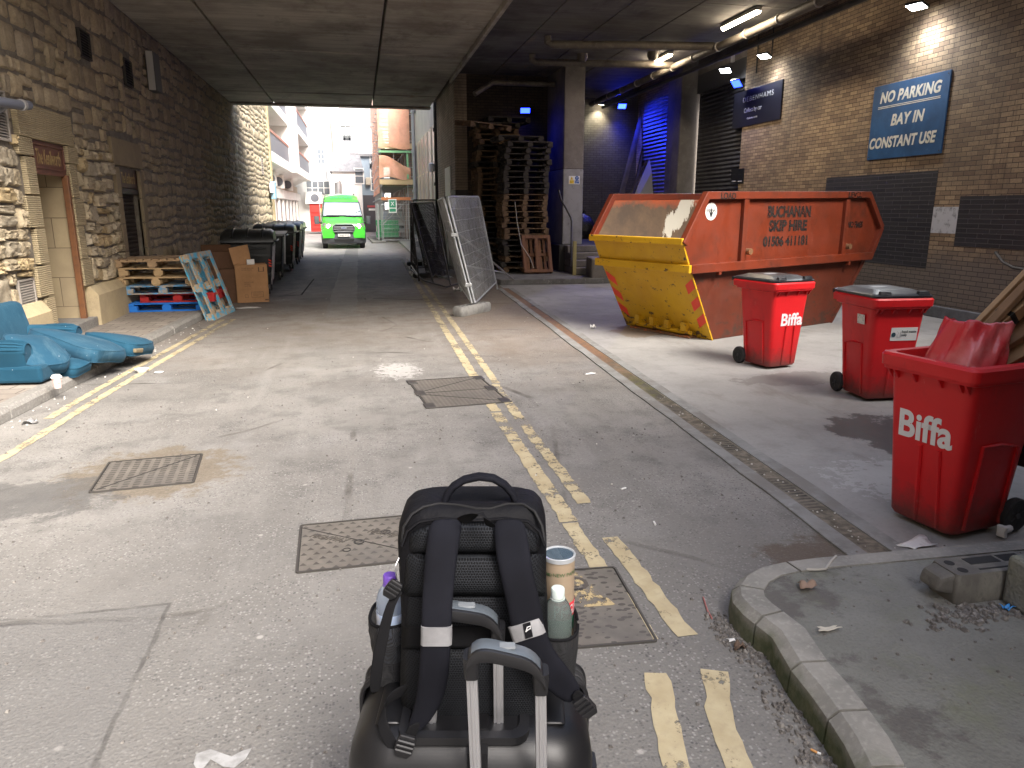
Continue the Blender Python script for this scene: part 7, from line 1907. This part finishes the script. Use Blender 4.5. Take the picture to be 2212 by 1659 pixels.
def grip(parent, gl, gr, vtop, d, drop, bend=.02):
    """bow handle between two tube tops; gl/gr pixel columns"""
    A_, B_ = LP(gl[0], gl[1], d), LP(gr[0], gr[1], d)
    C_ = LP((gl[0]+gr[0])/2, vtop, d)
    w_ = (B_-A_).x
    def arc(k, dz=0.0):
        x = A_.x + (B_.x-A_.x)*k; zb = A_.z + (B_.z-A_.z)*k
        return V((x, d, zb + (C_.z-(A_.z+B_.z)/2)*(1-abs(2*k-1)**4.5) + dz))
    rings = []
    for k in [i/16 for i in range(17)]:
        p = arc(k); h = .0135 if .03 < k < .97 else .011
        rings.append([p + V((0, yy, zz)) for yy, zz in ((-.021,-h),(-.024,-h*.3),(-.021,h*.75),(-.012,h),(.012,h),(.021,h*.75),(.024,-h*.3),(.021,-h),(.0,-h*1.15))])
    g = MB().loft(rings).build("grip", MPLAS, parent, smooth=50)
    mb = MB(); rings = []
    for k in [i/16 for i in range(1,16)]:
        p = arc(k); rings.append([p + V((0, yy, zz)) for yy, zz in ((-.0165,.0131),(-.011,.0150),(.011,.0150),(.0165,.0131))])
    mb.loft(rings); mb.build("grip_top", MGREYH, g, smooth=50)
    p = arc(.5); MB().loft([rr(.036,.018,.004,p.z+.014,3,p.x,p.y), rr(.034,.016,.004,p.z+.018,3,p.x,p.y)]).build("release_button", M("button_grey", (.16,.175,.19), .35), g, smooth=40)
    for q in (arc(.06), arc(.94)): mb = MB(); mb.loft([rr(.026,.030,.008,q.z-.045,4,q.x,q.y), rr(.030,.038,.010,q.z-.012,4,q.x,q.y), rr(.030,.042,.012,q.z+.002,4,q.x,q.y)]); mb.build("grip_end", MPLAS, g, smooth=45)
    return arc(.06), arc(.94)
def poles(parent, pL, pR, bL, bR):
    for a, b in ((pL, bL), (pR, bR)):
        a, b = V(a), V(b); mb = MB()
        sec = ((-.010,-.006),(-.004,-.006),(-.003,-.009),(.003,-.009),(.004,-.006),(.010,-.006),(.011,0),(.010,.007),(-.010,.007),(-.011,0))
        mb.loft([[p + V((x, y, 0)) for x, y in sec] for p in (a, b)]); mb.build("pole", MALU, parent, smooth=25)
pL, pR = grip(SUIT, (932,1345), (1085,1368), 1322, 1.352, 0)
poles(SUIT, pL-V((0,0,.03)), pR-V((0,0,.03)), V((hL.x,1.352,ZT-.02)), V((hR.x,1.352,ZT-.02)))
# small suitcase nearer the photographer, only its handle is in the frame
SM = lthing("suitcase", "small black cabin suitcase with its aluminium telescopic handle raised in front of the backpack", "suitcase")
pL, pR = grip(SM, (1008,1428), (1178,1466), 1411, 1.21, 0)
b_ = LP(1028,1659,1.21); c_ = LP(1170,1659,1.21)
dl = (b_-pL)/(pL.z-b_.z); dr = (c_-pR)/(pR.z-c_.z)
poles(SM, pL-V((0,0,.03)), pR-V((0,0,.03)), pL+dl*(pL.z-.5), pR+dr*(pR.z-.5))
cx = (pL.x+pR.x)/2+.02
MB().loft([rr(.33,.20,.05,.04,5,cx,1.125), rr(.36,.22,.06,.06,5,cx,1.125), rr(.36,.22,.06,.50,5,cx,1.125), rr(.33,.19,.06,.53,5,cx,1.125), rr(.28,.15,.05,.54,5,cx,1.125)]).build("shell", MSHELL, SM, smooth=50)
for sx in (-.13,.13):
    for yy in (1.06,1.19): MB().lathe([(0,-.012),(.023,-.012),(.025,0),(.023,.012),(0,.012)], 16, Matrix.Translation((cx+sx,yy,.025)) @ Matrix.Rotation(R(90),4,'Y')).build("wheel", MTYRE, SM, smooth=40)

# ---------------------------------------------------------------- backpack
MNYL = M("black_nylon", (.0042,.0042,.0055), .66, L=((2.5,(.007,.007,.009),.45,.7),), b=(9,.55,.02), **{"Specular IOR Level": .12})
def canvas():
    s = N("strap_fabric"); x, y, z = s.sep()
    wv = s.ma('MULTIPLY', s.ma('SINE', s.ma('MULTIPLY', x, 2400)), s.ma('SINE', s.ma('MULTIPLY', z, 2400)))
    col = s.mix(s.ramp(s.noise(7, 5), .4, .7), (.0058,.006,.0085,1), (.0095,.010,.0145,1))
    return s.done(col, .75, nrm=s.bump(s.ma('ADD', s.ma('MULTIPLY', wv, .4), s.ma('MULTIPLY', s.noise(11, 4), 3)), .35, .003), spec=.08)
MCAN = canvas()
def airmesh():
    s = N("air_mesh_fabric")
    x, y, z = s.sep()
    k = 190.0
    row = s.ma('FLOOR', s.ma('MULTIPLY', z, k))
    fx = s.ma('SUBTRACT', s.ma('FRACT', s.ma('ADD', s.ma('MULTIPLY', x, k*.9), s.ma('MULTIPLY', row, .5))), .5); fz = s.ma('SUBTRACT', s.ma('FRACT', s.ma('MULTIPLY', z, k)), .5)
    d = s.ma('SQRT', s.ma('ADD', s.ma('MULTIPLY', fx, fx), s.ma('MULTIPLY', fz, fz)))
    m = s.ramp(d, .30, .40)
    col = s.mix(m, (.002,.002,.0025,1), (.015,.0165,.0195,1))
    return s.done(col, .7, nrm=s.bump(m, .6, .002), spec=.12)
MAIR = airmesh()
BP_ = lthing("backpack", "black travel backpack with padded shoulder straps sitting on the large suitcase", "backpack")
prof = [(1598,876,1180,1.385,1.565),(1525,864,1186,1.375,1.59),(1433,866,1186,1.38,1.60),(1354,867,1184,1.40,1.61),(1265,863,1180,1.42,1.62),(1192,860,1181,1.44,1.625),(1150,864,1179,1.45,1.625),(1122,873,1172,1.460,1.62),(1103,888,1160,1.473,1.61),(1091,910,1142,1.488,1.60),(1084,935,1118,1.508,1.585),(1082,985,1075,1.54,1.555)]
def dfront(v):
    for a, b in zip(prof, prof[1:]):
        if b[0] <= v <= a[0]:
            k = (a[0]-v)/(a[0]-b[0]); return a[3]+(b[3]-a[3])*k
    return prof[0][3] if v > prof[0][0] else prof[-1][3]
rg = []
for v, ul, ur, d0, d1 in prof:
    a, b = LP(ul, v, d0+.06), LP(ur, v, d0+.06); z = LP(1030, v, d0).z
    if v == 1598: z = max(z, ZT+.012)
    rg.append(se((b.x-a.x)/2, (d1-d0)/2, z, 4.2, 44, (a.x+b.x)/2, (d0+d1)/2))
body = MB().loft(rg).build("body", MNYL, BP_, smooth=60)
def pad(v0, v1, u0, u1, bulge, name, mat, par, ins=.004, nu=18, nv=10, topcurve=0):
    mb = MB()
    def f(a, b):
        u = u0 + (u1-u0)*a; v = v1 + (v0-v1)*b + topcurve*(2*a-1)**4*b
        e = (1-abs(2*a-1)**6)*(1-abs(2*b-1)**4)
        edge = max(0, abs(2*a-1)-.72)/.28
        return LP(u, v, dfront(v) - ins - bulge*e + .035*edge**2)
    mb.grid(f, nu, nv); return mb.build(name, mat, par, smooth=0, solid=.004)
p_ = pad(1130,1194,876,1170,.022,"back_pad",MAIR,BP_, topcurve=34)
pad(1197,1286,869,1175,.022,"back_pad",MAIR,BP_)
pad(1289,1400,872,1176,.004,"back_pad",MAIR,BP_)
pad(1403,1592,868,1180,.004,"back_pad",MAIR,BP_)
pad(1352,1398,870,1178,.002,"waist_band",MWEB,BP_, ins=.010)
# zip over the top and the yoke seam
mb = MB()
zp = [(868,1172),(872,1140),(890,1112),(915,1096),(950,1089),(990,1092),(1030,1100),(1060,1100),(1095,1090),(1130,1090),(1155,1106),(1170,1135),(1178,1175)]
mb.tube([LP(u, v-1, dfront(max(1086,v))+.002) for u, v in zp], .0034, 6)
mb.build("zip", M("zip_black", (.012,.012,.013), .7, spec=.2), BP_, smooth=60)
mb = MB(); mb.tube([LP(u, v, dfront(v)-.012) for u, v in ((868,1180),(880,1148),(905,1128),(950,1120),(1000,1124),(1040,1124),(1090,1120),(1140,1126),(1165,1148),(1177,1180))], .0035, 6)
mb.build("yoke_seam", MNYL, BP_, smooth=60)
# carry handle
hp = [(962,1081),(966,1068),(980,1050),(1003,1036),(1035,1029),(1066,1033),(1090,1047),(1106,1065),(1113,1079)]
mb = MB(); pts = [LP(u, v, 1.515) for u, v in hp]; rings = []
for i, p in enumerate(pts):
    tt = (pts[min(i+1,len(pts)-1)]-pts[max(i-1,0)]).normalized(); n_ = V((-tt.z,0,tt.x))
    rings.append([p + n_*(.0085*math.cos(a)) + V((0,.016*math.sin(a),0)) for a in (2*math.pi*j/12 for j in range(12))])
mb.loft(rings); mb.build("carry_handle", MCAN, BP_, smooth=60)
def strap(pts, d_off, th, mat, par, name, dlist=None, sub=1):
    """pts: (u centre, v, half width px[, tilt])"""
    path, wv, nr = [], [], []
    for i, q in enumerate(pts):
        d = dlist[i] if dlist else dfront(q[1]) - d_off
        c_ = LP(q[0], q[1], d); tl = R(q[3]) if len(q) > 3 else 0
        e = LP(q[0]+q[2]*math.cos(tl), q[1]-q[2]*math.sin(tl), d)
        path.append(c_); wv.append(e-c_)
    for i, p in enumerate(path):
        tt = path[min(i+1,len(path)-1)]-path[max(i-1,0)]; n_ = wv[i].cross(tt).normalized()
        if n_.y > 0: n_ = -n_
        nr.append(n_)
    mb = MB(); ribbon(mb, path, wv, nr, th); return mb.build(name, mat, par, bevel=0, sub=sub, smooth=70)
sL = strap([(966,1119,35),(960,1150,36),(953,1200,35),(947,1265,34),(943,1320,33),(943,1362,33),(940,1410,33),(937,1459,33,6),(929,1512,34,16),(913,1551,34,24),(894,1586,27,28)], 0, .020, MCAN, BP_, "shoulder_strap",
      [1.435,1.41,1.385,1.355,1.325,1.313,1.308,1.306,1.306,1.303,1.30])
sR = strap([(1098,1119,33),(1103,1150,36),(1108,1200,38),(1121,1265,36),(1135,1320,37,8),(1140,1362,37,16),(1159,1418,37,24),(1197,1459,35,34),(1225,1488,28,42),(1246,1508,19,48)], 0, .020, MCAN, BP_, "shoulder_strap",
      [1.435,1.41,1.39,1.365,1.35,1.335,1.325,1.32,1.318,1.315])
MREF = M("reflective_grey_tape", (.19,.19,.197), .5, L=((30,(.15,.15,.157),.4,.7),))
strap([(943,1351,33.6),(943,1373,33.6),(942.5,1392,33.6)], 0, .0235, MREF, sL, "reflective_band", [1.3155,1.313,1.309], 0)
strap([(1133,1344,37,17),(1138,1358,37,17),(1144,1376,37,18)], 0, .0235, MREF, sR, "reflective_band", [1.3425,1.337,1.332], 0)
lt = strap([(1138.5,1344,10,17),(1141,1358,10,17),(1144,1374,10,18)], 0, .026, MNYL, sR, "brand_tab", [1.341,1.3355,1.331], 0)
o_ = LP(1141,1359,1.320); mb = MB(); mb.tube([o_+V((-.004,0,-.004)), o_+V((-.002,0,.004)), o_+V((.005,0,.007)), o_+V((.004,0,.001)), o_+V((-.001,0,-.002)), o_+V((-.005,0,-.006))], .0012, 6); mb.build("tab_emblem", M("tab_white", (.6,.6,.6), .5), sR)
# grab loop at the yoke
mb = MB(); pts_ = [LP(992,1128,1.41), LP(1012,1118,1.395), LP(1035,1107,1.39), LP(1048,1112,1.38), LP(1056,1126,1.385), LP(1060,1140,1.40)]
ribbon(mb, pts_, [V((.012,.006,-.010)),V((.008,.010,-.012)),V((.004,.014,-.006)),V((-.004,.014,.004)),V((-.012,.008,.003)),V((-.012,.004,.0))], [(0,-1,.6),(0,-.6,1),(0,-.2,1),(1,-.3,.6),(1,-.8,.2),(.6,-1,0)], .003); mb.build("hang_loop", MWEB, BP_, sub=1, smooth=70)
# buckles and loose webbing
def buckle(c, ang, d, sc_=1.0):
    o = LP(*c, d); T = Matrix.Translation(o) @ Matrix.Rotation(ang, 4, 'Y')
    b_ = MB(); b_.loft([[T @ V((x*sc_, y*sc_, z*sc_)) for x, y, z in r_] for r_ in ([(-.014,-.004,.024),(.014,-.004,.024),(.014,.004,.024),(-.014,.004,.024)],[(-.017,-.005,.012),(.017,-.005,.012),(.017,.005,.012),(-.017,.005,.012)],[(-.017,-.006,-.010),(.017,-.006,-.010),(.017,.005,-.010),(-.017,.005,-.010)],[(-.011,-.004,-.022),(.011,-.004,-.022),(.011,.004,-.022),(-.011,.004,-.022)])])
    bb = b_.build("buckle", MPLAS, BP_, bevel=.002)
    mb = MB()
    for z in (.014,.004,-.006): mb.tube([T @ V((-.015*sc_,-.0075*sc_,z*sc_)), T @ V((.015*sc_,-.0075*sc_,z*sc_))], .0028*sc_, 6)
    mb.build("buckle_bars", MPLAS, bb, smooth=50)
strap([(897,1560,16,20),(888,1585,16,20),(880,1605,15,15)], 0, .004, MWEB, BP_, "webbing", [1.288,1.288,1.29])
buckle((874,1612), R(18), 1.283, 1.12)
strap([(1240,1493,14,45),(1255,1515,14,45),(1268,1530,13,45)], 0, .004, MWEB, BP_, "webbing", [1.30,1.302,1.305])
buckle((1266,1528), R(-40), 1.296, 1.05)
strap([(872,1268,10),(850,1290,10),(838,1325,11),(826,1380,13),(815,1430,13),(812,1470,12),(808,1500,11)], 0, .003, MWEB, BP_, "webbing", [1.46,1.43,1.42,1.41,1.40,1.40,1.40])
buckle((847,1274), R(35), 1.425, .95)
strap([(880,1490,18,60),(852,1498,16,70),(828,1520,14,80),(822,1552,14,50),(832,1585,14,20),(848,1612,13,20),(862,1625,11,30),(872,1610,10,20)], 0, .003, MWEB, BP_, "webbing", [1.36,1.34,1.33,1.32,1.31,1.30,1.295,1.29])
# mesh side pockets
def pocketmat():
    s = N("pocket_mesh"); x, y, z = s.sep(); k = 330.0
    a = s.ma('FRACT', s.ma('ADD', s.ma('MULTIPLY', y, k), s.ma('MULTIPLY', z, k))); b = s.ma('FRACT', s.ma('SUBTRACT', s.ma('MULTIPLY', y, k), s.ma('MULTIPLY', z, k)))
    m = s.ma('MAXIMUM', s.ma('LESS_THAN', a, .55), s.ma('LESS_THAN', b, .55))
    s.done((.012,.012,.014,1), .8); s.alpha(s.ramp(m, 0, 1, .35, 1)); return s.m
MPOC = pocketmat()
def pocket(uc, v0, v1, d, hw, dep):
    a, b = LP(uc, v0, d), LP(uc, v1, d); rg = []
    for k in [i/8 for i in range(9)]:
        z = b.z + (a.z-b.z)*k; s_ = .80+.20*k+.05*math.sin(k*9)
        rg.append([V((p.x + .003*math.sin(p.y*300+z*90), p.y, p.z)) for p in se(hw*s_, dep*s_, z, 2.6, 36, b.x+(a.x-b.x)*k, d)])
    o = MB().loft(rg, cap=False).build("side_pocket", MPOC, BP_, smooth=0, fix=True)
    MB().tube([V((p.x, p.y, a.z)) for p in se(hw*1.0, dep*1.0, 0, 2.6, 36, a.x, d)] , .004, 6).build("pocket_hem", MWEB, o, smooth=60)
pocket(845, 1322, 1480, 1.535, .047, .065); pocket(1203, 1338, 1520, 1.515, .047, .085)
# bottles and tube standing in the pockets
def bottle(label, uc, vt, d, r, capmat, bodymat, fill=None, name="water_bottle", labelmat=None):
    top = LP(uc, vt, d); t = lthing(name, label, "bottle", (top.x, d, top.z-.215))
    MB().lathe([(0,.0),(r*.8,0),(r,.01),(r,.140),(r*.97,.156),(r*.82,.174),(r*.55,.188),(r*.44,.193),(r*.42,.20),(0,.20)], 28).build("bottle_body", bodymat, t, smooth=50)
    MB().lathe([(0,.194),(r*.47,.194),(r*.47,.213),(r*.42,.2155),(0,.2155)], 24).build("cap", capmat, t, smooth=40)
    MB().lathe([(r*.46,.188),(r*.5,.188),(r*.5,.1925),(r*.46,.1925)], 24).build("cap_ring", capmat, t, smooth=40)
    if labelmat: MB().lathe([(r+.0006,.05),(r+.0012,.052),(r+.0012,.125),(r+.0006,.127)], 28, None, False).build("label", labelmat, t, smooth=40)
    return t
def plast(name, c, tr): 
    s = N(name); return s.done((*c,1), .12, 0, spec=.6, **{"Transmission Weight": tr, "IOR": 1.15})
t = bottle("clear plastic bottle with a purple cap in the left pocket of the backpack", 842, 1241, 1.53, .034, M("purple_cap", (.13,.06,.36), .4), plast("clear_bottle_blue", (.62,.70,.82), .7), labelmat=M("bottle_label_blue", (.42,.52,.70), .5, L=((9,(.72,.72,.74),.45,.55),)))
t = bottle("cloudy pale green bottle with a white cap in the right pocket of the backpack", 1205, 1270, 1.475, .033, M("white_cap", (.46,.52,.50), .45), plast("cloudy_bottle", (.17,.205,.195), .6))
top = LP(1208, 1194, 1.56)
t = lthing("snack_tube", "kraft paper snack tube with a dark lid in the right pocket of the backpack", "snack tube", (top.x, 1.56, top.z-.235)); r = .0365
MKRAFT = M("kraft_paper", (.27,.205,.14), .75, L=((4,(.23,.175,.12),.45,.7,(1,1,6)),))
MB().lathe([(0,0),(r,0),(r,.228),(0,.228)], 40).build("tube_body", MKRAFT, t, smooth=40)
MB().lathe([(r-.002,.222),(r+.0018,.224),(r+.002,.2335),(r+.0005,.235),(r-.002,.2345),(r-.003,.232),(r-.0035,.232)], 40, None, False).build("lid_rim", plast("clear_lid", (.42,.44,.46), .3), t, smooth=40)
MB().lathe([(0,.2322),(r-.0035,.2322),(r-.0035,.229),(0,.229)], 36).build("lid", glassmat("dark_blue_lid", (.055,.085,.115), .12), t, smooth=40)
def wraptxt(body, mat, ang, z, h, off=.01, w=None, r2=r+.0006):
    o = txt(body, mat, t, (0,0,0), (1,0,0), (0,0,1), h, w, off=off, ext=.0002)
    for vv in o.data.vertices:
        a = ang + vv.co.x/r2; vv.co = V((r2*math.sin(a), -r2*math.cos(a), z + vv.co.z))
MGRN = M("tube_green", (.05,.14,.05), .6)
wraptxt("NEW PAPER TUBE", MGRN, R(52), .196, .009)
wraptxt("ME!", MGRN, R(-42), .194, .008); wraptxt("RECYCLE", MGRN, R(-72), .194, .008)
MB().lathe([(r+.0004,.085),(r+.0008,.0855),(r+.0008,.1215),(r+.0004,.122)], 40, None, False).build("red_band", M("tube_red", (.50,.025,.04), .55), t, smooth=40)
MB().lathe([(r+.0004,.05),(r+.0008,.0505),(r+.0008,.0845),(r+.0004,.085)], 40, None, False).build("green_band", M("tube_dark_green", (.03,.16,.09), .55), t, smooth=40)
wraptxt("PRINGLES", MSW, R(40), .104, .026, .012, .07, r+.0012)
# key ring wire on the left edge
MB().tube([LP(862,1205,1.47), LP(854,1222,1.46), LP(856,1246,1.46), LP(863,1262,1.47)], .0012, 5).build("wire_loop", MALU, BP_)
